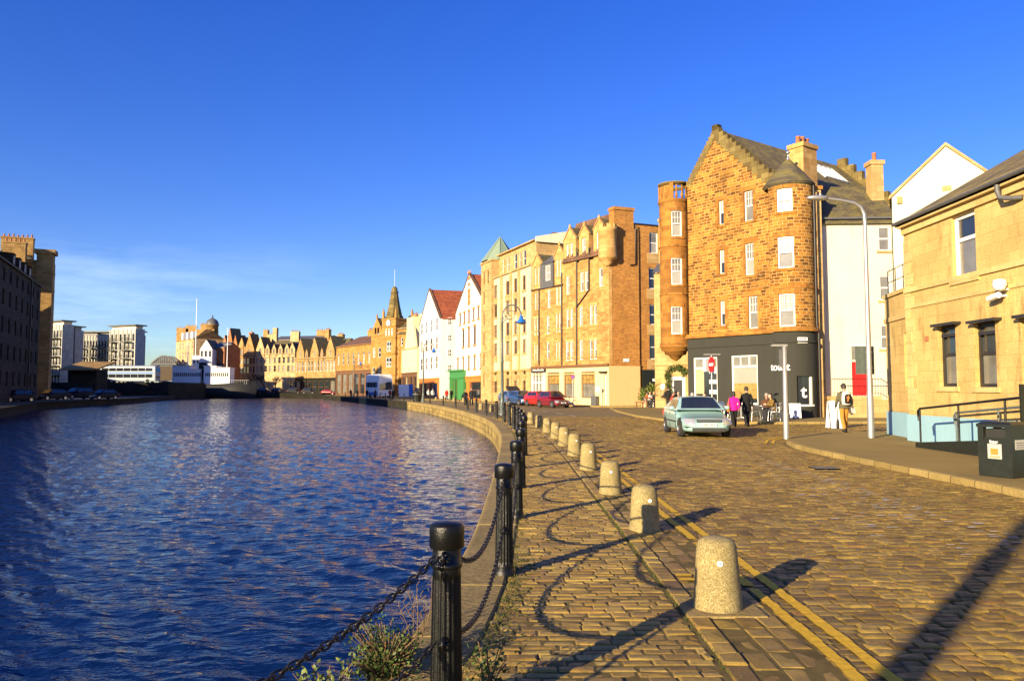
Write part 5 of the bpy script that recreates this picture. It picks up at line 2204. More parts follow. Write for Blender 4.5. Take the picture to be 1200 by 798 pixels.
# sloping end parapet and lantern roof behind
mb = MB()
s0 = CFc.L - .2
zz = CFc.sp(622, 281)[1]
mb.prism([(0, 0), (9, 0), (9, 2.6), (0, .6)], CFc.m(CFc.L + .02, za - .2, -.6), -CFc.n, (0, 0, 1), CFc.t * .3)
mb.build('end_parapet', M['creamwall'], root)
tp = pd(651, 97)
mb = MB()
bz = zat(283, 97)
az_ = zat(272.5, 97)
mb.grid([[V((tp.x + sx_ * 1.9, tp.y + sy_ * 1.9, bz)) for sx_, sy_ in ((-1, -1), (1, -1), (1, 1), (-1, 1))], [V((tp.x + sx_ * .2, tp.y + sy_ * .2, az_)) for sx_, sy_ in ((-1, -1), (1, -1), (1, 1), (-1, 1))]], 0, False, cu=True)
mb.box(tp.x - 1.7, tp.x + 1.7, tp.y - 1.7, tp.y + 1.7, za, bz)
mb.build('lantern_roof', M['browntile'], root)
# tower
tcn = pd(584.5, 101.5)
tw_ = 1.75
tzt = zat(306, 100)
mb = MB()
ang = math.atan2(CFc.t.y, CFc.t.x)
u_, v_ = CFc.t, -CFc.n
o = CFc.m(-.2, 0, .35)
TWa = Fac(o, o + u_ * 3.9)
twz = [(.9, 1.35, z0, z0 + 1.7) for z0 in (2.0, 4.7, 7.4, 10.1, 12.8, 15.5)] + [(2.4, 2.9, z0, z0 + 1.7) for z0 in (15.5,)]
twz = [r for r in twz if r[3] < tzt - .5]
wall(mb, TWa, [(0, -.1), (3.9, -.1), (3.9, tzt), (0, tzt)], twz, .15)
shell(mb, TWa, 0, 3.9, 3.9, tzt)
for z in np.arange(2.6, tzt, 2.7):
    fbox(mb, TWa, -.02, 3.92, z + 1.2, z + 1.32, -.1, .05)
fbox(mb, TWa, -.1, 4.0, tzt - .15, tzt + .1, -4.0, .15)
mb.build('tower', M['creamstone'], root)
for r in twz:
    win(TWa, r, root, 'far', .15, 'bframe', pane=['glass'])
mb = MB()
ap = o + u_ * 1.95 + v_ * 1.95
apz = zat(278, ap.y, 588)
ring = []
for k in range(8):
    a = ang + math.pi / 8 + k * math.pi / 4
    ring.append(V((ap.x + 2.55 * math.cos(a), ap.y + 2.55 * math.sin(a), tzt + .1)))
for k in range(8):
    mb.face([ring[k], ring[(k + 1) % 8], V((ap.x, ap.y, apz))])
    p, q = ring[k], V((ap.x, ap.y, apz + .05))
    mb.tube([p, q], .05, 4)
mb.build('pyramid_roof', M['copper'], root)

# ================================================================== two white gabled houses
def gable_house(label, P0, P1, eave_y, apex_y, depth, xs, style, red, sidelen=None, base='orangep', name='gabled_house', winspec=(), wallm='white', panes=('glassmid', 'glass', 'yelglass')):
    F = Fac(P0, P1)
    mid = (F.P0 + F.t * F.L / 2)
    root = empty(name, mid, label, 'house')
    ze = zat(eave_y, mid.y, 600)
    zp_ = zat(apex_y, mid.y, 600)
    mb = MB()
    wall(mb, F, [(0, 3.4), (F.L, 3.4), (F.L, ze), (F.L / 2, zp_), (0, ze)], winspec, .05)
    for (a, b) in ((0, 0), (F.L, 0)):
        p, q = F.m(a, 0), F.m(a, 0, -depth)
        side = [r for r in ()]
        mb.face([V((p.x, p.y, -.1)), V((q.x, q.y, -.1)), V((q.x, q.y, ze)), V((p.x, p.y, ze))])
    mb.face([F.m(0, 0, -depth), F.m(F.L, 0, -depth), F.m(F.L, ze, -depth), F.m(F.L / 2, zp_, -depth), F.m(0, ze, -depth)])
    mb.build('wall', M[wallm], root)
    for r in winspec:
        win(F, r, root, 'far', .06, 'bframe' if style == 'brown' else 'wframe', pane=[random.choice(panes)], fw=.1)
    mb = MB()
    sd = [(F.L * .1, F.L * .42, .3, 2.7), (F.L * .52, F.L * .92, .3, 2.7)]
    wall(mb, F, [(0, -.1), (F.L, -.1), (F.L, 3.4), (0, 3.4)], sd, .2, d=.04)
    fbox(mb, F, -.05, F.L + .05, 3.3, 3.55, -.02, .14)
    mb.build('shop_front', M[base], root)
    for r in sd:
        win(F, r, root, 'far', .2, 'bframe', pane=['glass'], fw=.1)
    mb = MB()
    for sgn in (0, 1):
        a = F.m(-.2 if not sgn else F.L + .2, ze - .2, -.3)
        b_ = F.m(F.L / 2, zp_ - .05, -.3)
        mb.obox(a, b_ - a, -F.n * (depth - .3), (0, 0, .14))
    mb.build('roof', M[red], root)
    mb = MB()
    for sgn in (0, 1):
        a = F.m(-.15 if not sgn else F.L + .15, ze - .1, .08)
        b_ = F.m(F.L / 2, zp_ + .06, .08)
        mb.obox(a, b_ - a, -F.n * .4, (0, 0, .22))
    mb.build('skew_coping', M['browntile'], root)
    return root, F, ze, zp_


def fgrid(F, ns, zs, h, w, s0=None, s1=None):
    s0 = 0 if s0 is None else s0
    s1 = F.L if s1 is None else s1
    return [(s0 + (s1 - s0) * (k + .5) / ns - w / 2, s0 + (s1 - s0) * (k + .5) / ns + w / 2, z, z + h) for z in zs for k in range(ns)]


F1 = Fac((-8.9, 121), (-3.75, 104.5))
ws = fgrid(F1, 5, (4.6,), 1.7, .8) + [(F1.L * (k + .5) / 5 - .5, F1.L * (k + .5) / 5 + .5, z, z + 2.6) for k in (1, 2, 3) for z in (8.0,)] + fgrid(F1, 5, (11.6,), 1.5, .8, F1.L * .1, F1.L * .9)
r1, F1, ze1, zp1 = gable_house('white rendered house with tall steep gable and stone trimmed centre windows', (-8.9, 121), (-3.75, 104.5), 362, 322, 14, None, 'brown', 'pantile', winspec=ws)
mb = MB()
for r in ws:
    fbox(mb, F1, r[0] - .2, r[1] + .2, r[3], r[3] + .3, -.02, .08)
    fbox(mb, F1, r[0] - .2, r[1] + .2, r[2] - .25, r[2], -.02, .1)
fbox(mb, F1, F1.L / 2 - .45, F1.L / 2 + .45, 14.0, zp1 - 2.4, -.02, .1)
for k in range(6):
    fbox(mb, F1, F1.L / 2 - .75, F1.L / 2 + .75, 14.2 + k * .9, 14.6 + k * .9, -.02, .07)
mb.build('stone_trim', M['orangep'], r1)
ws = fgrid(Fac((-17.0, 141), (-11.9, 126)), 4, (5.0, 8.2, 11.4), 2.2, 1.7)
r2, F2, ze2, zp2 = gable_house('white gabled house with long red pantile roof and plain white flank', (-17.0, 141), (-11.9, 126), 377, 340, 13, None, 'white', 'pantile', panes=('glassmid', 'glass'), winspec=ws + [(7.5, 8.3, 15.2, 17.4)])
# flank wall windows
FS = Fac((-11.9, 126), (-11.9 + 9.0, 126 + 3.1))
mb = MB()
fw_ = [FS.rect(524.5, 529.5, y0, y1) for y0, y1 in ((372, 381), (392, 400), (409, 418), (427, 435))]
zz = ze2 - .1
wall(mb, FS, [(-.01, -.1), (9.5, -.1), (9.5, zz), (-.01, zz)], fw_, .05, d=.06)
mb.build('flank_wall', M['white'], r2)
for r in fw_:
    win(Fac(FS.P0 + FS.n * .06, FS.P0 + FS.n * .06 + FS.t * 9), r, r2, 'cross', .05, 'wframe', pane=('glass', 'glass'), fw=.12)
# green shop between
root = empty('green_shop', (-9.5, 124, 0), 'low bright green shop front between the two white gabled houses', 'shop')
GF = Fac(pd(527.5, 120), pd(543, 114.3))
gz = GF.sp(536, 434)[1]
mb = MB()
sd = [(.6, 1.9, .6, gz - 1.4), (2.4, 3.7, .2, gz - 1.4)]
wall(mb, GF, [(-.4, -.1), (GF.L, -.1), (GF.L, gz), (-.4, gz)], sd, .2)
shell(mb, GF, -.4, GF.L, 1.2, gz)
fbox(mb, GF, -.5, GF.L, gz - .15, gz + .1, -.1, .3)
fbox(mb, GF, -.5, GF.L, gz - 1.2, gz - 1.1, -.1, .2)
for k in range(4):
    fbox(mb, GF, .2 + k * 1.1, .4 + k * 1.1, 0, gz - 1.3, -.02, .12)
mb.build('front', M['greenp'], root)
for r in sd:
    win(GF, r, root, 'far', .2, 'bframe', pane=['yelglass'])
# ================================================================== generic distant building
def far_bld(name, label, px0, D0, px1, D1, eave_y, ridge_y, wm, rm, ncol, zs, h=1.7, w=.95, depth=11, group=None, frame='wframe', gables=(), chims=(), cat='building', shop=None, trim='far2', hip=False, panes=('glass', 'glassmid', 'glass', 'blind'), z0=-.3, flank=None):
    P0, P1 = pd(px0, D0), pd(px1, D1)
    F = Fac(P0, P1)
    mid = (F.P0 + F.t * F.L / 2)
    root = empty(name, (mid.x, mid.y, 0), label, cat, group)
    ze = zat(eave_y, mid.y)
    zr = zat(ridge_y, mid.y) if ridge_y else None
    ws = fgrid(F, ncol, zs, h, w)
    ws = [r for r in ws if r[3] < ze - .15]
    mb = MB()
    zb = shop[0] if shop else z0
    wall(mb, F, [(0, zb), (F.L, zb), (F.L, ze), (0, ze)], ws, .2, 0, 0)
    shell(mb, F, 0, F.L, depth, ze, zr)
    fbox(mb, F, -.05, F.L + .05, ze - .25, ze + .02, -.05, .18, 1)
    for r in ws:
        fbox(mb, F, r[0] - .15, r[1] + .15, r[2] - .18, r[2], -.02, .08, 1)
    mb.build('wall', [M[wm], M[trim]], root)
    for r in ws:
        win(F, r, root, 'far', .2, frame, pane=[random.choice(panes)], fw=.1)
    if zr:
        if hip:
            mb = MB()
            a = [F.m(-.3, ze, .3), F.m(F.L + .3, ze, .3), F.m(F.L + .3, ze, -depth - .3), F.m(-.3, ze, -depth - .3)]
            c, d = F.m(F.L * .25, zr, -depth / 2), F.m(F.L * .75, zr, -depth / 2)
            for q in ((a[0], a[1], d, c), (a[1], a[2], d), (a[2], a[3], c, d), (a[3], a[0], c)):
                mb.face(q)
            mb.build('roof', M[rm], root)
        else:
            roof_along(F, -.1, F.L + .1, depth, ze, zr, M[rm], root)
    for (f, gw_, gh, gz) in gables:
        c = F.L * f
        mb = MB()
        zg = ze + gz
        gwin = (c - .4, c + .4, ze - .9 + max(0, gz - .6), ze + max(.7, gz + .3))
        wall(mb, F, [(c - gw_ / 2, ze - 1.2), (c + gw_ / 2, ze - 1.2), (c + gw_ / 2, zg), (c, zg + gh), (c - gw_ / 2, zg)], [gwin], .15, 0, d=.22)
        mb.face([F.m(c - gw_ / 2, ze - 1.2, .22), F.m(c - gw_ / 2, zg, .22), F.m(c - gw_ / 2, zg, -4), F.m(c - gw_ / 2, ze - 1.2, -4)])
        mb.face([F.m(c + gw_ / 2, ze - 1.2, .22), F.m(c + gw_ / 2, zg, .22), F.m(c + gw_ / 2, zg, -4), F.m(c + gw_ / 2, ze - 1.2, -4)])
        for sg_ in (-1, 1):
            p, q = F.m(c + sg_ * (gw_ / 2 + .1), zg - .1, .1), F.m(c, zg + gh, .1)
            mb.obox(p, q - p, -F.n * 4.5, (0, 0, .1), 1)
        g = mb.build('gable', [M[wm], M[rm]], root)
        win(Fac(F.P0 + F.n * .22, F.P0 + F.n * .22 + F.t * F.L), gwin, g, 'far', .15, frame, pane=['glassmid'])
    for (f, zc, wc, n) in chims:
        c = F.m(F.L * f, 0, -depth / 2)
        chimney(root, (c.x, c.y), wc, 1.0, (zr or ze) - 2.0, zat(zc, c.y), wm, n, F.t)
    if shop:
        zt, mt = shop
        mb = MB()
        n = max(2, int(F.L / 3.2))
        sd = [(F.L * (k + .12) / n, F.L * (k + .88) / n, .4, zt - .9) for k in range(n)]
        wall(mb, F, [(0, -.3), (F.L, -.3), (F.L, zt), (0, zt)], sd, .25, d=.03)
        fbox(mb, F, -.02, F.L + .02, zt - .2, zt + .05, -.02, .2)
        mb.build('shop_front', M[mt], root)
        for r in sd:
            win(F, r, root, 'far', .25, 'bframe', pane=[random.choice(['glass', 'glass', 'glassmid'])], fw=.12)
    return root, F, ze, zr


# narrow pale yellow house
root, F, ze, zr = far_bld('narrow_house', 'narrow pale yellow rendered house with stepped front between white gable and clock tower', 470.5, 172, 488.5, 160, 408, None, 'yellow', 'slate', 3, (6.2, 9.4), 1.5, .8, 10, shop=(5.2, 'bframe'))
mb = MB()
a, c = F.L * .3, F.L * .72
zt = zat(372, 166)
wall(mb, F, [(a, ze), (c, ze), (c, zt), (a, zt)], [((a + c) / 2 - .5, (a + c) / 2 + .5, ze + 2.2, ze + 4.2)], .2, d=-.1)
shell(mb, Fac(F.P0 - F.n * .1, F.P0 - F.n * .1 + F.t * F.L), a, c, 6, zt)
for sg in (0, 1):
    p0 = a if sg else c
    mb.prism([(0, 0), (2.0 * (-1 if sg else 1), 0), (0, 4.5)], F.m(p0, ze, -.15), F.t, (0, 0, 1), -F.n * .4)
mb.build('upper_wall', M['yellow'], root)
win(Fac(F.P0 - F.n * .1, F.P0 - F.n * .1 + F.t * F.L), ((a + c) / 2 - .5, (a + c) / 2 + .5, ze + 2.2, ze + 4.2), root, 'far', .2, pane=['blind'])
chimney(root, F.m((a + c) / 2, 0, -3)[:2], 2.4, 1.2, zt - 1, zat(368, 166), 'yellow', 3, F.t)
# stone house behind it
far_bld('stone_house', 'dark roofed ochre stone house squeezed behind the narrow yellow house', 461, 184, 494, 176, 384, 371, 'far3', 'slate', 5, (12, 15), 1.8, .9, 9, chims=((.25, 369, 1.8, 3), (.8, 368, 2.2, 4)))

# clock tower house
root, F, ze, zr = far_bld('clock_tower_house', 'golden sandstone corner house with clock tower and slender stone spire', 434.5, 190, 468, 182, 391, None, 'far3', 'slate', 5, (4.6, 9.4), 2.4, 1.1, 12, trim='far1')
tw0, tw1 = F.sp(449.5, 400)[0], F.sp(465.5, 400)[0]
tzt = zat(374, 186)
mb = MB()
TFc = Fac(F.P0 + F.n * .5, F.P0 + F.n * .5 + F.t * F.L)
twid = tw1 - tw0
tw = [(tw0 + .2 * twid, tw0 + .37 * twid, zat(393.5, 186), zat(386, 186)), (tw0 + .42 * twid, tw0 + .58 * twid, zat(393.5, 186), zat(386, 186)), (tw0 + .63 * twid, tw0 + .8 * twid, zat(393.5, 186), zat(386, 186)),
      (tw0 + .32 * twid, tw0 + .68 * twid, zat(412, 186), zat(400.5, 186)), (tw0 + .28 * twid, tw0 + .72 * twid, zat(430, 186), zat(419, 186))]
wall(mb, TFc, [(tw0, -.2), (tw1, -.2), (tw1, tzt), (tw0, tzt)], tw, .25)
shell(mb, TFc, tw0, tw1, twid, tzt)
for y in (397, 383.5, 415.5):
    z = zat(y, 186)
    fbox(mb, TFc, tw0 - .1, tw1 + .1, z, z + .25, -.1, .18)
fbox(mb, TFc, tw0 - .15, tw1 + .15, tzt - .3, tzt, -twid - .1, .2)
for s in (tw0, tw1 - .5):
    for d in (0, -twid + .5):
        p = TFc.m(s + .25, 0, d - .25)
        mb.lathe([(.35, tzt), (.3, tzt + 1.6), (.0, tzt + 2.8)], 8, p)
tm = mb.build('tower', M['far3'], root)
for r in tw:
    win(TFc, r, tm, 'cross', .25, 'wframe', pane=('glass', 'glassmid'), fw=.14)
mb = MB()
cc = TFc.m((tw0 + tw1) / 2 - 1.1, 0, -twid * .45)
szt = zat(342, 188)
mb.lathe([(2.2, tzt), (2.2, tzt + .7), (1.95, tzt + .8), (1.35, tzt + (szt - tzt) * .5), (.85, szt - .5), (1.0, szt - .4), (1.0, szt - .1), (.75, szt), (.7, szt + .7), (.3, szt + 1.1), (.0, szt + 1.2)], 8, cc, smooth=False)
mb.build('spire', M['weathered'], root)
mb = MB()
mb.tube([cc + V((0, 0, szt + 1)), cc + V((0, 0, zat(317, 188)))], .05, 5)
mb.build('flagpole', M['steel'], root)
ck = MB()
co = TFc.m((tw0 + tw1) / 2, zat(379.5, 186), .05)
ring = [co + (F.t * math.cos(a) + V((0, 0, 1)) * math.sin(a)) * .95 for a in np.linspace(0, 2 * math.pi, 25)[:-1]]
ck.grid([ring, [p + F.n * .12 for p in ring]], 0, False, cu=True)
ck.cap([p + F.n * .12 for p in ring])
ring = [co + F.n * .125 + (F.t * math.cos(a) + V((0, 0, 1)) * math.sin(a)) * .78 for a in np.linspace(0, 2 * math.pi, 25)[:-1]]
ck.cap(ring, m=1)
for a, l in ((1.3, .7), (2.6, .5)):
    ck.obox(co + F.n * .13, (F.t * math.cos(a) + V((0, 0, 1)) * math.sin(a)) * l, (F.t * -math.sin(a) + V((0, 0, 1)) * math.cos(a)) * .09, F.n * .02, 2)
ck.build('clock_face', [M['lead'], M['whitep'], M['black']], root)
# pointed wing gable
mb = MB()
wall(mb, TFc, [(.1, ze - .5), (tw0 - .05, ze - .5), (tw0 - .05, ze + .5), (tw0 / 2, ze + 4.0), (.1, ze + .5)], [(tw0 / 2 - .9, tw0 / 2 - .15, ze - .0, ze + 1.6), (tw0 / 2 + .15, tw0 / 2 + .9, ze - .0, ze + 1.6)], .2, d=-.3)
mb.lathe([(.2, ze + 3.8), (.25, ze + 4.4), (0, ze + 5.2)], 8, TFc.m(tw0 / 2, 0, -.3))
mb.face([TFc.m(.1, ze + .5, -.3), TFc.m(tw0 / 2, ze + 4, -.3), TFc.m(tw0 / 2, ze + 4, -7), TFc.m(.1, ze + .5, -7)], m=1)
mb.face([TFc.m(tw0 - .05, ze + .5, -.3), TFc.m(tw0 / 2, ze + 4, -.3), TFc.m(tw0 / 2, ze + 4, -7), TFc.m(tw0 - .05, ze + .5, -7)], m=1)
mb.build('wing_gable', [M['far3'], M['slate']], root)
roof_along(F, tw1 - 1, F.L + 3, 9, ze, ze + 4.5, M['slate'], root)

# hall with arched windows
root, F, ze, zr = far_bld('arched_hall', 'low golden hall with tall round-headed windows and brown tiled roof', 393.5, 214, 435.5, 196, 404.5, 391, 'far3', 'browntile', 7, (zat(427, 205),), zat(416, 205) - zat(427, 205), 1.1, 14, frame='wframe', shop=(zat(434, 205), 'bframe'), chims=((.35, 387, 3.4, 5),), trim='far3')
mb = MB()
for r in fgrid(F, 7, (zat(427, 205),), zat(416, 205) - zat(427, 205), 1.1):
    c = F.m((r[0] + r[1]) / 2, r[3], .02)
    arc = [c + F.t * .55 * math.cos(a) + V((0, 0, .7 * math.sin(a))) for a in np.linspace(0, math.pi, 9)]
    mb.face(arc)
mb.build('window_heads', M['glassmid'], root)
mb = MB()
zt = zat(434, 205)
x = F.L * .55
random.seed(3)
for k in range(11):
    fbox(mb, F, x, x + .16, zt + .35, zt + 1.15, .0, .05)
    if k % 2:
        fbox(mb, F, x, x + .42, zt + 1.0, zt + 1.15, .0, .049)
    if k % 3 == 0:
        fbox(mb, F, x, x + .42, zt + .35, zt + .5, .0, .048)
    x += .78 if k != 6 else 1.3
mb.build('fascia_lettering', M['dframe'], root)

# terraces across the far bank
far_bld('gabled_terrace', 'golden terrace with three steep pointed gables on the far bank', 345.5, 256, 393, 240, 419, 397, 'far1', 'slate', 13, (zat(435, 248),), 3.6, .95, 12, gables=((.14, 4.6, 4.6, 1.9), (.30, 1.6, 1.6, 1.4), (.5, 4.6, 4.6, 1.9), (.68, 1.6, 1.6, 1.4), (.88, 4.6, 4.6, 1.9)), chims=((.42, 386.5, 2.4, 4), (.74, 392, 3.0, 4)), shop=(5.2, 'bingreen'))
far_bld('cream_terrace', 'cream terrace with small pointed dormers on the far bank', 298, 262, 345.5, 256, 414.5, 398, 'far2', 'slate', 9, (zat(425.5, 258), zat(435.5, 258)), 2.1, .95, 12, gables=((.14, 3.4, 4.2, 1.6), (.32, 1.7, 1.8, 1.5), (.48, 1.7, 1.8, 1.4), (.64, 1.7, 1.8, 1.4), (.8, 1.7, 1.8, 1.5), (.93, 2.2, 2.2, 1.4)), chims=((.10, 392, 2.2, 3), (.22, 384.5, 1.6, 0), (.72, 389, 3.4, 6)), frame='bframe')
far_bld('rear_block', 'long low roofed stone block rising behind the far terraces', 320, 285, 384, 280, 398, 392.5, 'far1', 'lead', 9, (14,), 1.4, 1.0, 10, chims=((.75, 387, 3.2, 4),))
far_bld('ochre_terrace', 'ochre terrace with tall gablets right of the red sandstone range', 280, 264, 299, 262, 416, 397, 'far1', 'slate', 5, (zat(426.5, 262), zat(437, 262)), 2.2, .95, 12, gables=((.12, 3.6, 4.6, 1.5), (.62, 3.8, 5.6, 1.7)), chims=((.95, 387, 1.8, 2),), frame='bframe')
far_bld('sandstone_range', 'red sandstone range with pointed wall-head gables on the far bank', 259.5, 268, 281, 264, 412, 394, 'red', 'slate', 7, (zat(421, 266), zat(432, 266)), 2.4, 1.05, 12, gables=((.14, 2.4, 4.2, 1.5), (.42, 2.8, 5.6, 2.5), (.72, 2.4, 4.2, 1.5)), chims=((.86, 389.5, 1.6, 1),))
# big corner block with the dome
root, F, ze, zr = far_bld('domed_corner_block', 'big sunlit corner block with little dark dome and heavy chimneys on the far bank', 205, 276, 225.5, 262, 398.5, None, 'far2', 'slate', 6, (zat(409.5, 268), zat(420.5, 268), zat(430, 268)), 2.6, 1.1, 16, frame='wframe', trim='far1')
F2_ = Fac(pd(225.5, 262), pd(262, 270))
mb = MB()
m0 = F2_.L
wall(mb, F2_, [(0, -.3), (m0, -.3), (m0, zat(397, 266)), (m0 * .55, zat(386, 266)), (m0 * .38, zat(386, 266)), (0, ze)], [])
mb.build('flank_gable', M['far1'], root)
mb = MB()
mb.face([F.m(-.2, ze, .2), F.m(F.L, ze, .2), F.m(F.L, zat(387, 266), -7), F.m(.5, zat(387, 266), -7)])
mb.face([F2_.m(m0 * .5, zat(386.5, 266), -.3), F2_.m(m0 + .2, zat(397, 266), -.3), F2_.m(m0 + .2, zat(397, 266), -9), F2_.m(m0 * .5, zat(386.5, 266), -9)])
mb.build('roof', M['slate'], root)
for (px, zc, wc) in ((213, 384.5, 4.2), (222.5, 382, 3.4)):
    p = pd(px, 274)
    chimney(root, (p.x, p.y), wc, 1.6, ze, zat(zc, 274), 'far1', 4, (1, 0, 0))
for k in (.35, .62, .88):
    mb = MB()
    fbox(mb, F, F.L * k - .8, F.L * k + .8, ze + .02, ze + 2.6, -1.5, .0)
    mb.build('dormer', M['whitep'], root)
p = pd(240.5, 268)
mb = MB()
mb.box(p.x - 3.6, p.x + 2.6, p.y, p.y + 4, ze, zat(386, 268))
mb.build('stair_head', M['far1'], root)
dz = zat(381, 268)
mb = MB()
pd_ = pd(247, 270)
mb.lathe([(2.0, ze), (2.0, dz), (2.3, dz), (2.3, dz + .3)], 16, (pd_.x, pd_.y, 0), 0)
mb.lathe([(2.2, dz + .3), (2.1, dz + 1.0), (1.6, dz + 1.9), (.8, dz + 2.4), (.3, dz + 2.6), (.25, dz + 3.4), (0, dz + 3.8)], 16, (pd_.x, pd_.y, 0), 1)
mb.build('dome', [M['far1'], M['lead']], root)
p = pd(238, 275)
chimney(root, (p.x, p.y), 2.4, 1.4, ze, zat(380, 275), 'far1', 3, (1, 0, 0))
fp = empty('flagpole', pd(228, 250), 'tall thin white flagpole above the domed corner block', 'flagpole')
p = pd(228, 250)
b = MB()
b.tube([V((p.x, p.y, 0)), V((p.x, p.y, zat(351, 250)))], [.18, .08], 6)
b.build('pole', M['whitep'], fp)
b = MB()
b.ell((p.x, p.y, zat(351, 250)), .18, .18, .18)
b.build('ball_finial', M['whitep'], fp)
# white gable house in front of it
root = empty('white_house', pd(240, 250), 'small bright white gabled house in front of the domed corner block', 'house')
WH = Fac(pd(233, 246), pd(247.5, 246))
zt = zat(409, 246)
za_ = zat(398, 246)
ws = fgrid(WH, 3, (zat(418, 246),), 1.9, .7)
mb = MB()
wall(mb, WH, [(0, -.2), (WH.L, -.2), (WH.L, zt), (WH.L / 2, za_), (0, zt)], ws, .15)
shell(mb, WH, 0, WH.L, 8, zt)
wl = Fac(pd(224.5, 247), pd(233, 247))
wall(mb, wl, [(0, -.2), (wl.L, -.2), (wl.L, zat(416.5, 246)), (0, zat(416.5, 246))], fgrid(wl, 2, (zat(426, 246),), 1.2, .5), .15)
shell(mb, wl, 0, wl.L, 6, zat(416.5, 246))
mb.build('wall', M['white'], root)
for r in ws:
    win(WH, r, root, 'far', .15, 'bframe', pane=['glass'])
for r in fgrid(wl, 2, (zat(426, 246),), 1.2, .5):
    win(wl, r, root, 'far', .15, 'bframe', pane=['glass'])
mb = MB()
for sg in (0, 1):
    a = WH.m(-.1 if not sg else WH.L + .1, zt - .1, .1)
    c = WH.m(WH.L / 2, za_ + .05, .1)
    mb.obox(a, c - a, -WH.n * 8, (0, 0, .12))
mb.build('roof', M['slate'], root)
far_bld('red_shed', 'rust red low building with wide dark arch beside the white gabled house', 247.5, 250, 262, 249, 407, 400, 'red', 'lead', 2, (4.0,), 6.0, 2.2, 9, frame='bframe', panes=('glass',))

# pale apartment blocks behind the warehouse
BG = 'pale modern apartment blocks on the far left bank'
def flat_block(label, px0, D0, px1, D1, top, ncol, nz, wm='farwhite', cap='creamwall', bal=()):
    F = Fac(pd(px0, D0), pd(px1, D1))
    mid = F.P0 + F.t * F.L / 2
    zt = zat(top, mid.y)
    root = empty('apartment_block', (mid.x, mid.y, 0), label, 'building', BG)
    zs = [3.2 + k * (zt - 4.2) / nz for k in range(nz)]
    ws = fgrid(F, ncol, zs, 2.0, min(1.8, F.L / ncol * .5))
    mb = MB()
    wall(mb, F, [(0, -.2), (F.L, -.2), (F.L, zt), (0, zt)], ws, .2)
    shell(mb, F, 0, F.L, 3, zt)
    fbox(mb, F, -.4, F.L + .4, zt + .9, zt + 1.2, -3.4, .5, 1)
    fbox(mb, F, .4, F.L - .4, zt, zt + .9, -2.6, -.4, 2)
    mb.build('wall', [M[wm], M['lead'], M[cap]], root)
    for r in ws:
        win(F, r, root, 'far', .2, 'dframe', pane=[random.choice(['glass', 'glassmid', 'glass'])], fw=.12)
    mb = MB()
    for k in range(ncol + 1):
        x = F.L * k / ncol
        fbox(mb, F, x - .12, x + .12, 0, zt, -.02, .15)
    mb.build('pier', M['farwhite'], root)
    for (f0, f1) in bal:
        for z in zs:
            mb = MB()
            a, c = F.L * f0, F.L * f1
            fbox(mb, F, a, c, z - .35, z - .2, .0, 1.3)
            for k in range(9):
                x = a + (c - a) * k / 8
                fbox(mb, F, x - .03, x + .03, z - .2, z + .85, 1.22, 1.28)
            fbox(mb, F, a, c, z + .85, z + .92, 1.2, 1.3)
            mb.build('balcony', M['bingreen'], root)
    return root


flat_block('slim pale tower block with balconies directly right of the dark warehouse', 55.5, 212, 71, 208, 381, 4, 6, 'farwhite', 'creamwall', ((.1, .9),))
flat_block('pale stepped block with dark corner windows left of the long low range', 71, 213, 86, 212, 387, 4, 6, 'farwhite', 'farwhite')
flat_block('long low pale range with dark balconies between the taller towers', 86, 222, 127, 222, 393, 12, 5, 'farwhite', 'lead', ((.1, .3), (.42, .58), (.7, .9)))
flat_block('tall pale apartment tower with buff top storey above the bus', 127, 214, 157, 210, 386, 6, 6, 'farwhite', 'creamwall', ((.05, .3), (.55, .85)))
flat_block('narrow grey and white end block right of the tall pale tower', 157, 216, 168, 219, 393, 3, 6, 'farwhite', 'lead')
# pavilion canopy in front
cp = empty('canopy_pavilion', pd(100, 190), 'low pavilion with wide pale oversailing roof in front of the apartment blocks', 'pavilion')
p0, p1 = pd(68, 178), pd(112, 178)
b = MB()
zc = zat(434, 178)
b.obox(V((p0.x, p0.y, zc)), (p1.x - p0.x, 0, 0), (0, 9, 2.0), (0, 0, .35))
b.build('roof', M['shadedress'], cp)
b = MB()
b.box(p0.x + 1, p1.x - 1, p0.y + 2, p0.y + 7, 0, zc + .3)
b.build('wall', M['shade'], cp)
# arch of the old swing bridge
ab = empty('arched_bridge', pd(188, 262), 'old iron swing bridge with curved lattice girder left of the domed block', 'bridge')
b = MB()
p0, p1 = pd(176, 262), pd(206, 262)
zb_ = zat(427, 262)
n = 14
arc = [V((p0.x + (p1.x - p0.x) * k / n, p0.y, zb_ + (zat(417.5, 262) - zb_) * math.sin(math.pi * k / n))) for k in range(n + 1)]
for dy in (0, 5):
    b.tube([a + V((0, dy, 0)) for a in arc], .38, 6)
    b.tube([p0 * 1 + V((0, dy, zb_ - p0.z)), p1 * 1 + V((0, dy, zb_ - p1.z))], .4, 6)
    for k in range(1, n):
        b.tube([V((arc[k].x, p0.y + dy, zb_)), arc[k] + V((0, dy, 0))], .2, 5)
        b.tube([V((arc[k - 1].x, p0.y + dy, zb_)), arc[k] + V((0, dy, 0))], .12, 5)
b.build('girder', M['lead'], ab)
b = MB()
b.box(p0.x - 8, p1.x + 8, p0.y - .2, p0.y + 5.2, zb_ - 5.5, zb_ - .6)
b.build('deck', M['bark'], ab)

# ================================================================== warehouse at left
root = empty('warehouse_building', (-62, 95, 0), 'tall stone warehouse darkened by shade with sunlit chimney gables, at the left edge', 'building')
LP0, LP1 = V((-56.5, 80, 0)), V((-72.0, 115.5, 0))
LFc = Fac(LP0, LP1)       # left as seen from the water is the near end
LFc = Fac(V((-54.2, 75, 0)), V((-71.6, 116, 0)))
ze = 17.4
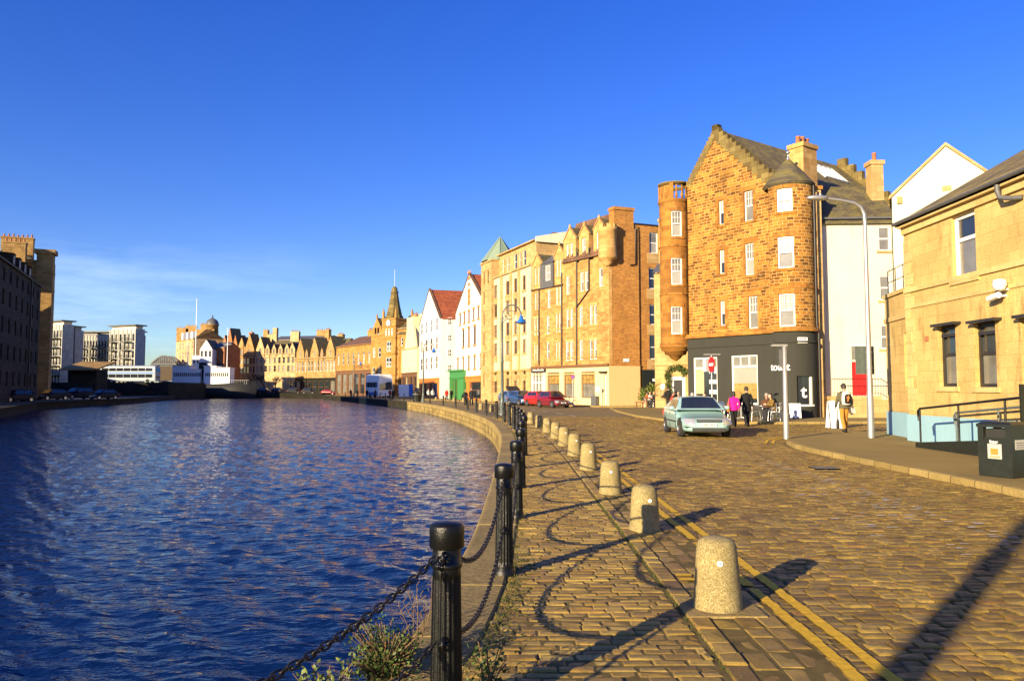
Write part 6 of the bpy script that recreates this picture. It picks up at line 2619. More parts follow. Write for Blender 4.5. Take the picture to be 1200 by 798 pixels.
# facade columns measured on the facade, right-hand side is the far end
L = LFc.L
ws = []
for k in range(9):
    s = L - 2.2 - k * 3.9
    for z in (2.0, 5.3, 8.6, 11.9, 14.8):
        ws.append((s - .6, s + .6, z, z + (1.9 if z < 14 else 1.6)))
ws = [r for r in ws if r[0] > 1]
mb = MB()
wall(mb, LFc, [(0, -.2), (L, -.2), (L, ze), (0, ze)], ws, .25, 0, 0)
D_l = 13
shell(mb, LFc, 0, L, D_l, ze)
fbox(mb, LFc, 0, L, ze - .3, ze, -.05, .2)
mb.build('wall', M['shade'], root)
for r in ws:
    win(LFc, r, root, 'far', .25, 'lampgrey', pane=[random.choice(['glass', 'glassmid', 'glass'])], fw=.08)
pipe(root, [LFc.m(L - 8.0, ze, .12), LFc.m(L - 8.0, 0, .12)], .09)
roof_along(LFc, 0, L, D_l, ze, ze + 4.6, M['slate'], root, rb=6)
for s in (L - 3.4, L - 7.2, L - 11, L - 15):
    mb = MB()
    FDm = Fac(LFc.P0 - LFc.n * .9, LFc.P0 - LFc.n * .9 + LFc.t * L)
    rr_ = (s - .55, s + .55, ze + .55, ze + 1.95)
    wall(mb, FDm, [(s - .85, ze), (s + .85, ze), (s + .85, ze + 2.25), (s - .85, ze + 2.25)], [rr_], .1)
    for q in (s - .85, s + .85):
        mb.face([FDm.m(q, ze), FDm.m(q, ze + 2.25), FDm.m(q, ze + 2.25, -3), FDm.m(q, ze, -3)])
    mb.face([FDm.m(s - 1, ze + 2.26, .15), FDm.m(s + 1, ze + 2.26, .15), FDm.m(s + 1, ze + 2.5, -3.2), FDm.m(s - 1, ze + 2.5, -3.2)])
    d_ = mb.build('dormer', M['shade'], root)
    win(FDm, rr_, d_, 'cross', .1, 'wframe', pane=('glassmid', 'glass'))
# higher rear part with its gable and chimneys catching the sun
gx0, gx1 = pd(-14, 119), pd(54.5, 122)
RG = Fac(gx0, gx1)
zg = zat(305, 121)
mb = MB()
wall(mb, RG, [(0, -.2), (RG.L, -.2), (RG.L, zg), (0, zg)])
shell(mb, RG, 0, RG.L, 4, zg)
fbox(mb, RG, -.1, RG.L + .1, zg - .2, zg + .05, -.05, .15)
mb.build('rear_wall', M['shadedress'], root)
mb = MB()
fbox(mb, RG, RG.L - 2.0, RG.L + .25, -.2, zat(297, 121), -1.8, .35)
fbox(mb, RG, RG.L - 2.3, RG.L + .6, zat(297, 121), zat(292, 121), -2.1, .65)
for z in (zat(340, 121), zat(320, 121)):
    fbox(mb, RG, RG.L - 2.1, RG.L + .35, z, z + .3, -1.9, .45)
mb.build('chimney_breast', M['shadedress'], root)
mb = MB()
a0 = RG.sp(20, 300)[0]
mb.face([RG.m(0, zg, .1), RG.m(RG.L - 2.2, zg, .1), RG.m(RG.L - 6.5, zg + 2.6, -6), RG.m(0, zg + 2.6, -6)])
mb.face([RG.m(RG.L - 2.2, zg, .1), RG.m(RG.L - 2.2, zg, -4), RG.m(RG.L - 6.5, zg + 2.6, -6)])
mb.build('rear_roof', M['slate'], root)
for (px, D, top, wd, n) in ((11, 118.5, 284, 3.0, 5), (14, 127, 278.5, 4.6, 7)):
    p = pd(px, D)
    chimney(root, (p.x, p.y), wd, 1.3, zg - 4, zat(top, D), 'shadedress', n, RG.t)
# unseen range added beyond the warehouse to shade the far bank
mb = MB()
LB = Fac(V((-108, 150, 0)), V((-158, 215, 0)))
wall(mb, Fac((-92, 128), (-108, 150)), [(0, -.2), (27, -.2), (27, 19), (0, 19)])
q = [(-92, 134), (-112, 152), (-150, 200), (-162, 190), (-120, 140), (-98, 122)]
for i in range(len(q)):
    a, c = q[i], q[(i + 1) % len(q)]
    mb.face([(a[0], a[1], -.2), (c[0], c[1], -.2), (c[0], c[1], 14), (a[0], a[1], 14)])
mb.face([(a[0], a[1], 14) for a in q])
mb.build('unseen_shade_range', M['shade'], root)
# ================================================================== vehicles
def evalmesh(o):
    dg = bpy.context.evaluated_depsgraph_get()
    dg.update()
    return bpy.data.meshes.new_from_object(o.evaluated_get(dg))


def paint(name, col, metal=.0):
    m = plain(name, col, .32, metal, .04, 3, .5, 0, .8)
    return m


def make_car(name, col, L=4.7, W=1.76, H=1.46, hatch=False, suv=False, plate=None, loc=(0, 0), rz=0, label='', boot=False, simple=False):
    root = empty(name, (0, 0, 0))
    hl, hw = L / 2, W / 2
    hood = .70 if not suv else .95
    belt = .93 if not suv else 1.05
    # stations: (y fraction, top z, half width at shoulder, bottom z)
    st = [(0.0, .52, .60, .30), (.012, .60, .72, .22), (.04, .67, .84, .19), (.12, hood - .02, .94, .18), (.25, hood + .09, .985, .18), (.30, belt, 1.0, .18), (.5, belt + .01, 1.0, .18), (.72, belt + .03, 1.0, .18)]
    if hatch:
        st += [(.9, belt + .04, .97, .2), (.97, belt - .0, .9, .24), (1.0, .62, .8, .34)]
        cab = [(.235, 0), (.40, 1), (.55, 1.02), (.80, .99), (.955, .05)]
    else:
        st += [(.82, belt + .05, .98, .2), (.93, belt + .02, .93, .24), (.985, belt - .08, .86, .28), (1.0, .62, .78, .36)]
        cab = [(.245, 0), (.41, 1), (.54, 1.02), (.68, .97), (.86, .02)]
    rows = []
    for f, zt, wsd, zb in st:
        y = -hl + f * L
        w = hw * wsd
        half = [(0, zt + .015), (.5 * w, zt + .01), (.84 * w, zt - .015), (.955 * w, zt - .06), (w, zt - .14 if zt > .7 else zt - .08), (w * 1.0, (zt + zb) / 2), (w * .975, zb + .10), (w * .9, zb), (0, zb)]
        row = [V((-x, y, z)) for x, z in half] + [V((x, y, z)) for x, z in reversed(half[1:-1])]
        rows.append(row)
    b = MB()
    b.loft(rows)
    tmp = b.build('body', paint(name + '_paint_' + str(len(MATS)), col), None, weld=True)
    sub = tmp.modifiers.new('s', 'SUBSURF')
    sub.levels = 2
    wr = .315 if not suv else .36
    wy = (-hl + L * .185, -hl + L * .80)
    cb = MB()
    for y in wy:
        for sx_ in (-1, 1):
            ring0 = [V((sx_ * (hw - .24), y + (wr + .055) * math.cos(a), wr + (wr + .055) * math.sin(a))) for a in np.linspace(0, 2 * math.pi, 25)[:-1]]
            ring1 = [p + V((sx_ * .5, 0, 0)) for p in ring0]
            cb.loft([ring0, ring1] if sx_ > 0 else [ring1, ring0], 0, False)
    cut = cb.build('cutter', M['black'], None, weld=True)
    bo = tmp.modifiers.new('b', 'BOOLEAN')
    bo.object = cut
    bo.operation = 'DIFFERENCE'
    bo.solver = 'EXACT'
    me = evalmesh(tmp)
    pm = tmp.data.materials[0]
    me.materials.clear()
    me.materials.append(pm)
    me.polygons.foreach_set('material_index', [0] * len(me.polygons))
    bpy.data.objects.remove(tmp)
    bpy.data.objects.remove(cut)
    link('body', me, root)
    # cabin
    fs = np.array([c[0] for c in cab])
    zs = np.array([c[1] for c in cab])

    def cabp(f, u, o=0):
        k = float(np.interp(f, fs, zs))
        z1 = belt + .0 + (H - belt) * k
        wb, wt = hw * .965, hw * (.965 - .24 * k)
        a = abs(u)
        if a < .6:
            x = a / .6 * wt * .88
            z = z1 - .035 * (a / .6) ** 2 * k
        elif a < .68:
            t = (a - .6) / .08
            x = wt * (.88 + .12 * t)
            z = z1 - .035 * k - .05 * k * t
        else:
            t = (a - .68) / .32
            x = wt + (wb - wt) * t
            z = (z1 - .085 * k) * (1 - t) + (belt - .03) * t
        return V((math.copysign(x, u), -hl + f * L, z + o))
    ff = sorted(set(list(np.linspace(cab[0][0], cab[-1][0], 22)) + [c[0] for c in cab]))
    uu = [-1, -.92, -.84, -.76, -.68, -.64, -.6, -.4, -.2, 0, .2, .4, .6, .64, .68, .76, .84, .92, 1]
    b = MB()
    b.grid([[cabp(f, u) for u in uu] for f in ff], 0, True)
    b.build('cabin', pm, root)

    def glass(nm, f0, f1, u0, u1, n=5, mt='glass', rows_=6):
        g = MB()
        ce = cabp((cab[1][0] + cab[2][0]) / 2, 0) - V((0, 0, .7))
        R_ = []
        for f in np.linspace(f0, f1, rows_):
            row = []
            for u in np.linspace(u0, u1, n):
                p = cabp(f, u)
                q = (p - V((0, p.y * .6, .9))).normalized()
                row.append(p + q * .012)
            R_.append(row)
        g.grid(R_, 0, True)
        return g.build(nm, M[mt], root)
    c0, c1, c3, c4_ = cab[0][0], cab[1][0], cab[3][0], cab[4][0]
    glass('windscreen', c0 + .018, c1 - .012, -.57, .57, 9)
    glass('rear_window', c3 + .02, c4_ - .03, -.55, .55, 9)
    for sg in (-1, 1):
        mid = (c1 + c3) / 2
        glass('side_window', c1 - .055, mid - .008, sg * .71, sg * .93)
        glass('side_window', mid + .008, c3 - .0, sg * .71, sg * .93)
        # front quarter strip, mirror, handle
        b = MB()
        yc = -hl + (c0 + .075) * L
        b.ell((sg * (hw + .09), yc, belt + .06), .1, .06, .07, nu=10, nv=6)
        b.tube([V((sg * (hw - .04), yc, belt + .0)), V((sg * (hw + .06), yc, belt + .04))], .025, 6)
        b.build('mirror', pm, root)
        for f in (.46, .66):
            b = MB()
            b.box(sg * (hw + .0) - .015, sg * hw + .015, -hl + f * L, -hl + f * L + .18, belt - .16, belt - .13)
            b.build('door_handle', pm, root)
        b = MB()
        for f in (c0 + .05, mid, c3 + .02):
            y = -hl + f * L
            b.box(sg * (hw * .985) - .012, sg * (hw * .985) + .012, y, y + .012, .3, belt - .12)
        b.box(sg * hw - .012, sg * hw + .018, -hl + .27 * L, -hl + .70 * L, .50, .545)
        b.build('side_trim', M['rubber'], root)
        # lamps
        b = MB()
        x0, x1 = sg * hw * .52, sg * hw * .90
        zt = hood - .04
        b.grid([[V((x0 + (x1 - x0) * t, -hl + .035 * L * (.25 + 1.15 * t * t) - .03 + d, z)) for t in np.linspace(0, 1, 6)] for z, d in ((zt - .21, -.012), (zt - .11, -.012), (zt - .0, .10))], 0, True)
        b.build('headlight', M['lens'], root)
        b = MB()
        b.box(x0, x1, hl - .10, hl + .0 - .02, belt - .28, belt - .08)
        b.build('tail_light', M['redp'], root)
    b = MB()
    b.box(-hw * .46, hw * .46, -hl - .016, -hl + .05, .54, .64)
    for z in (.565, .595, .632):
        b.box(-hw * .45, hw * .45, -hl - .022, -hl + .0, z, z + .012, 1)
    b.build('grille', [M['black'], M['alu']], root)
    b = MB()
    b.box(-hw * .93, hw * .93, -hl + .02, -hl + .2, .385, .40)
    b.build('bumper_trim', M['black'], root)
    b = MB()
    b.box(-hw * .62, hw * .62, -hl - .014, -hl + .08, .25, .36)
    for k in range(5):
        b.box(-hw * .6, hw * .6, -hl - .017, -hl - .01, .262 + k * .02, .268 + k * .02, 1)
    b.build('air_intake', [M['black'], M['lead']], root)
    b = MB()
    b.box(-.26, .26, -hl - .03, -hl - .01, .40, .51)
    pl = b.build('number_plate', M['plateyel'], root)
    if plate:
        lettering('plate_lettering', plate, .105, frame_mtx((0, -hl - .033, .455), (1, 0, 0), (0, 0, 1)), M['black'], pl, .003, .002)
    for y in wy:
        for sg in (-1, 1):
            tb = MB()
            prof = [(wr * .66, -.10), (wr * .93, -.105), (wr, -.08), (wr, .08), (wr * .93, .105), (wr * .66, .10)]
            rows = [[V((sg * (hw - .12) + z, y + r * math.cos(a), wr + r * math.sin(a))) for a in np.linspace(0, 2 * math.pi, 25)[:-1]] for r, z in prof]
            tb.grid(rows, 0, True, cu=True)
            wh = tb.build('wheel', M['rubber'], root)
            tb = MB()
            rows = [[V((sg * (hw - .12 + z), y + r * math.cos(a), wr + r * math.sin(a))) for a in np.linspace(0, 2 * math.pi, 25)[:-1]] for r, z in ((wr * .67, .10), (wr * .64, .085), (wr * .2, .075), (.0, .09))]
            tb.grid(rows, 0, False, cu=True)
            for k in range(7):
                a = k * 2 * math.pi / 7
                q = [(wr * .28, a - .16), (wr * .58, a - .22), (wr * .58, a + .22), (wr * .28, a + .16)]
                tb.face([V((sg * (hw - .12 + .0905), y + r * math.cos(t), wr + r * math.sin(t))) for r, t in q], m=1)
            tb.build('rim', [M['alu'], M['black']], wh)
    if boot:
        b = MB()
        y = hl - .35
        b.obox((-hw * .8, y, H - .03), (hw * 1.6, 0, 0), (0, .95, .42), (0, -.03, .07))
        b.build('open_tailgate', M['black'], root)
    root.location = (loc[0], loc[1], 0)
    root.rotation_euler.z = rz
    tag(root, label, 'car')
    return root


p = pd(829, 26.6)
make_car('parked_car', (.29, .48, .45), plate='GF5 6HT', H=1.40, loc=(6.68, 28.2), rz=R(-2.0), label='pale metallic green saloon car driving on the setts beside the cafe')
# the row by the tenement
p = pd(655.5, 70.5)
GRP = 'cars parked by the tenement'
for (px, D, col, lab, kw) in ((648, 69.5, (.20, .012, .025), 'dark crimson small hatchback nearest in the row below the tenement', dict(L=3.7, hatch=True, H=1.5, plate='SN12')),
                              (632.5, 74.5, (.52, .02, .015), 'bright red hatchback in the middle of the row below the tenement', dict(L=3.8, hatch=True, H=1.48, plate='SK07')),
                              (610.5, 79.0, (.03, .07, .18), 'dark blue hatchback with its black tailgate raised, behind the lamp column', dict(L=4.2, hatch=True, H=1.52, boot=True)),
                              (599, 84.0, (.10, .16, .26), 'slate blue car half hidden by the lamp column', dict(L=4.3, hatch=True, H=1.5))):
    q = pd(px, D)
    make_car('parked_car', col, loc=(q.x, q.y), rz=R(27 if D < 77 else 22), label=lab, W=1.68, **kw)[ 'group'] = GRP
# distant dark cars
_p = paint
paint = lambda n, c, m=0: plain(n, c, .6, 0, .1, 3, .3)
far_car = make_car('parked_car', (.012, .012, .014), L=4.4, hatch=True, H=1.5, loc=(0, 0), label='x')
paint = _p
GR2 = 'dark cars on the shaded banks'
spots = [(pd(92, 128), -25, 1.28, 'large black four-wheel-drive car on the left bank below the bus'), (pd(122, 126), -25, 1.08, 'low dark car with shining windscreen at the tip of the left pier'),
         (pd(62, 118), -22, 1.1, 'dark car half lost in shade beside the warehouse foot'), (pd(20, 100), -22, 1.05, 'dark car parked under the warehouse wall at the left edge')]
for i, (q, a, sc, lb) in enumerate(spots):
    o = far_car if i == 0 else copy_tree(far_car)
    o.location = (q.x, q.y, 0)
    o.rotation_euler.z = R(a)
    o.scale = (sc, sc, sc)
    tag(o, lb, 'car', GR2)
places = ['black estate car first from the left along the far bank', 'black car second from the left along the far bank', 'black car third from the left along the far bank', 'dark car left of the bare trees on the far bank', 'dark car under the bare trees on the far bank', 'dark car right of the bare trees on the far bank', 'dark car below the cream terrace on the far bank', 'dark car below the gabled terrace on the far bank', 'dark car left of the red one on the far bank']
for i, px in enumerate((212, 228, 250, 276, 293, 310, 327, 345, 362)):
    o = copy_tree(far_car)
    q = pd(px, 241)
    o.location = (q.x, q.y, 0)
    o.rotation_euler.z = R(90)
    o.scale = (1.25, 1.0, 1.45)
    tag(o, places[i], 'car', GR2)
q = pd(383, 236)
make_car('parked_car', (.55, .015, .012), L=4.6, H=1.5, hatch=True, loc=(q.x, q.y + 2.5), rz=R(80), label='small bright red car on the far bank below the golden hall')
# raised ground behind the pier for the bus
b = MB()
b.box(-175, -88.5, 198, 222, -2.9, 3.4)
tag(b.build('road_embankment', M['quayshade']), kind='structure')


def make_bus(name, label, L, W, H, loc, rz, z, body, band, stripe, cat='bus'):
    root = empty(name, (0, 0, 0))
    hl, hw = L / 2, W / 2
    prof = [(-hw * .98, .35), (-hw, .6), (-hw, H * .62), (-hw * .95, H * .93), (-hw * .8, H), (hw * .8, H), (hw * .95, H * .93), (hw, H * .62), (hw, .6), (hw * .98, .35)]
    b = MB()
    rows = []
    for y, s in ((-hl, .92), (-hl + .12, .985), (-hl + .5, 1), (hl - .3, 1), (hl, .95)):
        rows.append([V((x * (s if abs(y) > hl - .2 else 1), y - (.18 * (z_ / H) ** 2 * -1 if y < -hl + .2 else 0), z_ * (1 if s > .95 else .985))) for x, z_ in prof])
    b.loft(rows, 0, False)
    b.build('body', M[body], root)
    for sg in (-1, 1):
        for (za, zb_) in band:
            g = MB()
            x = sg * (hw + .012)
            n = 7
            for k in range(n):
                y0, y1 = -hl + .9 + (L - 1.4) * k / n, -hl + .9 + (L - 1.4) * (k + 1) / n - .1
                i = .05 * hw if za > H * .6 else 0
                g.face([V((x, y0, za)), V((x, y1, za)), V((x - sg * i, y1, zb_)), V((x - sg * i, y0, zb_))])
            g.build('side_windows', M['glass'], root)
        g = MB()
        g.box(sg * (hw + .006) - .006, sg * (hw + .006) + .006, -hl + .6, hl - .4, stripe[0], stripe[1])
        g.build('stripe', M[stripe[2]], root)
        for y in (-hl + 2.2, hl - 2.6):
            t = MB()
            rows = [[V((sg * (hw - .12) + q, y + r * math.cos(a), .48 + r * math.sin(a))) for a in np.linspace(0, 2 * math.pi, 21)[:-1]] for r, q in ((.0, -.14), (.48, -.13), (.48, .13), (.3, .14), (0, .12))]
            t.grid(rows, 0, False, cu=True)
            t.build('wheel', M['rubber'], root)
        t = MB()
        t.box(sg * hw * .62 - .18, sg * hw * .62 + .18, -hl - .06, -hl + .05, .7, .95)
        t.build('headlight', M['lamp'], root)
    g = MB()
    for (za, zb_) in band:
        k = .03
        za, zb_ = (za - .45, zb_ + .55) if cat == 'coach' else (za - .1, zb_)
        g.face([V((-hw * .88, -hl - .03, za)), V((hw * .88, -hl - .03, za)), V((hw * .84, -hl + .16, zb_)), V((-hw * .84, -hl + .16, zb_))])
    g.build('windscreen', M['glass'], root)
    g = MB()
    g.face([V((-hw * .85, hl + .02, band[-1][0])), V((hw * .85, hl + .02, band[-1][0])), V((hw * .8, hl + .02, band[-1][1])), V((-hw * .8, hl + .02, band[-1][1]))])
    g.build('rear_window', M['glass'], root)
    root.location = (loc[0], loc[1], z)
    root.rotation_euler.z = rz
    tag(root, label, cat)
    return root


q = pd(444, 150)
make_bus('coach', 'white coach with dark windscreen and dark blue skirt on the quay road', 7.5, 2.9, 4.5, (q.x, q.y), R(30), 0, 'whitep', ((2.0, 3.0), ), (.45, 1.1, 'blue'), 'coach')
q = pd(152, 205)
make_bus('double_decker_bus', 'pale double-decker bus with blue band on the raised road before the apartment blocks', 15.5, 2.6, 4.5, (q.x, q.y), R(86), 3.4, 'busgrey', ((1.3, 2.2), (3.0, 3.9)), (2.35, 2.8, 'blue'))
bpy.data.objects['double_decker_bus']
# ================================================================== moored vessel
root = empty('moored_ship', pd(240, 229), 'moored ship with black hull, white deckhouse and thin masts by the far bank', 'ship')
x0, x1 = pd(190, 229).x, pd(300, 229).x
b = MB()
n = 20
rows = []
for k in range(n + 1):
    t = k / n
    x = x0 + (x1 - x0) * t
    w_ = 3.0 * (1 - max(0, (t - .75) / .25) ** 2.2) * (1 - .25 * max(0, (.12 - t) / .12)) + .05
    top = 3.1 + 1.1 * (2 * t - 1) ** 2
    rows.append([V((x, 229 - w_, top)), V((x, 229 - w_ * .95, .4)), V((x, 229 - w_ * .75, -1.9)), V((x, 229 + w_ * .75, -1.9)), V((x, 229 + w_ * .95, .4)), V((x, 229 + w_, top))])
b.loft(rows, 0, True)
b.build('hull', M['black'], root)
b = MB()
for (a, c, h) in ((203, 224, 9.0 - .5), (224, 236, 7.4), (240, 254, 8.4), (254, 270, 7.9)):
    xa, xb = pd(a, 228).x, pd(c, 228).x
    b.box(xa, xb, 227.0, 231, 3.0, h)
    b.box(xa - .25, xb + .25, 226.7, 231.3, h + .001, h + .15)
b.build('deckhouse', M['whitep'], root)
for a in np.arange(205, 268, 2.3):
    if 236 < a < 241:
        continue
    xa = pd(a, 228).x
    b = MB()
    b.box(xa, xa + .35, 226.96, 227.02, 5.4, 6.5)
    b.build('deck_window', M['glass'], root)
b = MB()
b.lathe([(1.1, 3), (1.1, 9.3), (1.2, 9.4), (1.0, 9.6)], 16, (pd(237, 229).x, 229, 0))
b.build('funnel', M['black'], root)
for px, yt in ((264.5, 384), (218, 398)):
    b = MB()
    x = pd(px, 229).x
    b.tube([V((x, 229.6, 3)), V((x, 229.6, zat(yt, 229)))], [.16, .07], 6)
    b.tube([V((x - 1.2, 229.6, zat(yt, 229) * .75)), V((x + 1.2, 229.6, zat(yt, 229) * .75))], .05, 5)
    b.build('mast', M['whitep'], root)
b = MB()
for k in range(40):
    xa = x0 + 1.5 + (x1 - x0 - 3) * k / 40
    b.tube([V((xa, 226.9, 3.1)), V((xa, 226.9, 4.3))], .03, 4)
b.tube([V((x0 + 1.5, 226.9, 4.3)), V((x1 - 1.5, 226.9, 4.3))], .03, 4)
b.build('deck_rail', M['whitep'], root)

# ================================================================== street lamps
def heritage_lamp():
    root = empty('street_lamp', (0, 0, 0))
    b = MB()
    b.lathe([(.24, 0), (.24, .12), (.19, .16), (.17, .55), (.2, .6), (.17, .66), (.13, .72), (.125, 1.35), (.15, 1.4), (.11, 1.48)], 16, flute=(8, .17, .54, .1))
    b.lathe([(.10, 1.48), (.085, 3.4), (.12, 3.45), (.085, 3.5), (.07, 5.9), (.10, 5.95), (.065, 6.02), (.055, 6.3)], 16)
    b.build('column', M['lampgrey'], root)
    b = MB()
    arc = [V((.62 - .62 * math.cos(a), 0, 6.3 + .78 * math.sin(a))) for a in np.linspace(0, math.pi * .93, 22)]
    b.tube(arc, .045, 8)
    sp = [V((.55 + (.42 - .32 * t) * math.cos(2.8 * math.pi * t + 2.4), 0, 6.5 + (.42 - .32 * t) * math.sin(2.8 * math.pi * t + 2.4))) for t in np.linspace(0, 1, 36)]
    b.tube(sp, .028, 6)
    sp = [V((.18 + (.16 - .12 * t) * math.cos(-2.6 * math.pi * t + 1.2), 0, 6.25 + (.16 - .12 * t) * math.sin(-2.6 * math.pi * t + 1.2))) for t in np.linspace(0, 1, 24)]
    b.tube(sp, .022, 6)
    b.tube([V((.0, 0, 5.95)), V((.3, 0, 6.15)), V((.5, 0, 6.12))], .018, 6)
    b.build('scroll_bracket', M['lampgrey'], root)
    e = arc[-1]
    b = MB()
    b.lathe([(.035, e.z + .02), (.05, e.z - .05), (.10, e.z - .12), (.14, e.z - .28), (.26, e.z - .44), (.37, e.z - .52), (.37, e.z - .545), (.25, e.z - .47), (.0, e.z - .3)], 24, (e.x, 0, 0))
    sh = b.build('lamp_shade', M['blue'], root)
    b = MB()
    b.lathe([(.22, e.z - .49), (.2, e.z - .58), (.1, e.z - .66), (0, e.z - .68)], 16, (e.x, 0, 0))
    b.build('bulb_glass', M['blind'], sh)
    return root


hl_ = heritage_lamp()
for i, (px, D, sc, lb) in enumerate(((588.5, 49.5, 1.0, 'tall scrolled street lamp with blue shade standing on the quay before the cream flats'), (496, 98, 1.08, 'scrolled street lamp with blue shade before the white gabled houses'), (414.5, 168, 1.18, 'distant scrolled street lamp with blue shade before the golden hall'))):
    o = hl_ if i == 0 else copy_tree(hl_)
    q = pd(px, D)
    o.location = (q.x, q.y, 0)
    o.scale = (sc, sc, sc)
    tag(o, lb, 'street lamp', 'scrolled street lamps with blue shades')
# one behind the viewer, casting the long shadow over the setts
o = copy_tree(hl_)
o.location = (-3.9, -2.9, 0)
o.rotation_euler.z = R(-45)
o.scale = (1.35, 1.35, 1.0)
tag(o, 'thick lamp column behind the viewer whose long shadow crosses the road', 'street lamp', 'scrolled street lamps with blue shades')

ml = empty('street_lamp', (12.2, 26.0, 0), 'tall plain pale grey modern street lamp on the right pavement', 'street lamp')
q = gp(1021, 513, .11)
b = MB()
b.lathe([(.10, .1), (.10, 1.5), (.085, 1.6), (.06, 7.0)], 14, (q.x, q.y, 0))
arc = [V((q.x, q.y, 7.0)), V((q.x - .02, q.y, 7.3)), V((q.x - .12, q.y, 7.52)), V((q.x - .35, q.y - .02, 7.66)), V((q.x - .8, q.y - .05, 7.74)), V((q.x - 1.35, q.y - .08, 7.8))]
b.tube(arc, [.06, .055, .05, .045, .04, .04], 10)
b.build('pole', M['steel'], ml)
b = MB()
b.ell((q.x - 1.55, q.y - .08, 7.8), .36, .14, .09, nu=14, nv=8)
b.lathe([(.03, 7.86), (.04, 7.93), (0, 7.97)], 8, (q.x - 1.45, q.y - .08, 0))
b.build('lamp_head', M['steel'], ml)
sb = empty('sign_board', (q.x, q.y, 3), 'blank grey green back of a road sign clamped to the pale lamp pole', 'sign')
b = MB()
zs0, zs1 = zat(438.5, q.y), zat(405.5, q.y)
b.obox((q.x - .38, q.y + .10, zs0), (.62, .05, 0), (0, .02, 0), (0, 0, zs1 - zs0))
b.build('board', M['lampgrey'], sb)
b = MB()
for z in (zs0 + .2, zs1 - .2):
    b.lathe([(.1, z - .02), (.1, z + .02)], 12, (q.x, q.y, 0))
b.build('clamp', M['steel'], sb)
# short pole at the corner
q = gp(921.5, 514, .11)
sp_ = empty('sign_post', q, 'short pale post with a flat lamp arm on the corner before the cafe', 'post')
zt = zat(404, q.y)
b = MB()
b.lathe([(.085, .1), (.085, .9), (.075, .95), (.062, zt - .05), (.0, zt)], 12, (q.x, q.y, 0))
b.build('pole', M['steel'], sp_)
b = MB()
b.obox((q.x - .40, q.y - .06, zt - .05), (.48, 0, 0), (0, .13, 0), (0, 0, .06))
b.build('lamp_head', M['steel'], sp_)
b = MB()
b.obox((q.x - .17, q.y - .03, zat(430, q.y)), (.09, 0, 0), (0, .06, 0), (0, 0, .55))
b.build('control_box', M['lead'], sp_)
# no entry sign
q = pd(834.3, 36.6)
ne = empty('road_sign', q, 'round red no-entry sign with white bar on a pale pole before the cafe', 'road sign')
b = MB()
b.tube([V((q.x, q.y, 0)), V((q.x, q.y, zat(416, q.y)))], .04, 10)
b.build('pole', M['steel'], ne)
c = V((q.x - .02, q.y - .06, zat(427.2, q.y)))
n_ = V((-.99, -.12, 0)).normalized()
a_ = V((-n_.y, n_.x, 0))
b = MB()
ring = [c + (a_ * math.cos(k) + V((0, 0, 1)) * math.sin(k)) * .37 for k in np.linspace(0, 2 * math.pi, 29)[:-1]]
b.grid([[p - n_ * .02 for p in ring], [p + n_ * .02 for p in ring]], 0, False, cu=True)
b.cap([p + n_ * .02 for p in ring])
b.cap([p - n_ * .02 for p in ring], m=1)
b.build('disc', [M['redp'], M['lead']], ne)
b = MB()
b.obox(c - a_ * .27 - V((0, 0, .065)) + n_ * .021, a_ * .54, n_ * .004, (0, 0, .13))
b.build('bar', M['whitep'], ne)
b = MB()
zt = zat(416, q.y)
b.obox(V((q.x - .35, q.y - .1, zt)), (.75, 0, 0), (0, .2, 0), (0, 0, .05))
b.build('sign_light', M['steel'], ne)
# no waiting pole by the tenement
q = pd(671.5, 70)
nw_ = empty('road_sign', q, 'small round no-waiting sign on a grey pole by the tenement shop windows', 'road sign')
b = MB()
b.tube([V((q.x, q.y, 0)), V((q.x, q.y, zat(439, q.y)))], .045, 8)
b.build('pole', M['steel'], nw_)
b = MB()
c = V((q.x, q.y - .07, zat(441.5, q.y)))
for rr_, k in ((.2, 0), (.15, 1)):
    ring = [c + V((rr_ * math.cos(t), -.004 * (k + 1), rr_ * math.sin(t))) for t in np.linspace(0, 2 * math.pi, 21)[:-1]]
    b.cap(ring, m=k)
    b.grid([ring, [p + V((0, .03, 0)) for p in ring]], k, False, cu=True)
b.obox(c + V((-.11, -.014, .07)), (.16, 0, -.16), (.04, 0, .04), (0, .004, 0), 0)
b.build('disc', [M['redp'], M['blue']], nw_)

# dark sheets that put the banks' shade into the ground colour
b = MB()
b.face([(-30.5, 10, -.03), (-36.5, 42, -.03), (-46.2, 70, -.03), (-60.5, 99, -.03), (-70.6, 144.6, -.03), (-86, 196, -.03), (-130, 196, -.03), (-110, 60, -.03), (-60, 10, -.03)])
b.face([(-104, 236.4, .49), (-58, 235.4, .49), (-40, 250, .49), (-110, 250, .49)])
tag(b.build('bank_shade_sheet', M['shadeground']), kind='structure')
dc = empty('drain_cover', gp(966, 548), 'small dark iron drain grating in the setts at the right kerb', 'drain cover')
q = gp(966, 551)
b = MB()
b.box(q.x - .25, q.x + .25, q.y - .2, q.y + .2, -.03, .058)
b.build('frame', M['iron'], dc)
b = MB()
for k in range(7):
    b.box(q.x - .22 + k * .065, q.x - .19 + k * .065, q.y - .18, q.y + .18, .05, .064)
b.build('grate', M['lead'], dc)

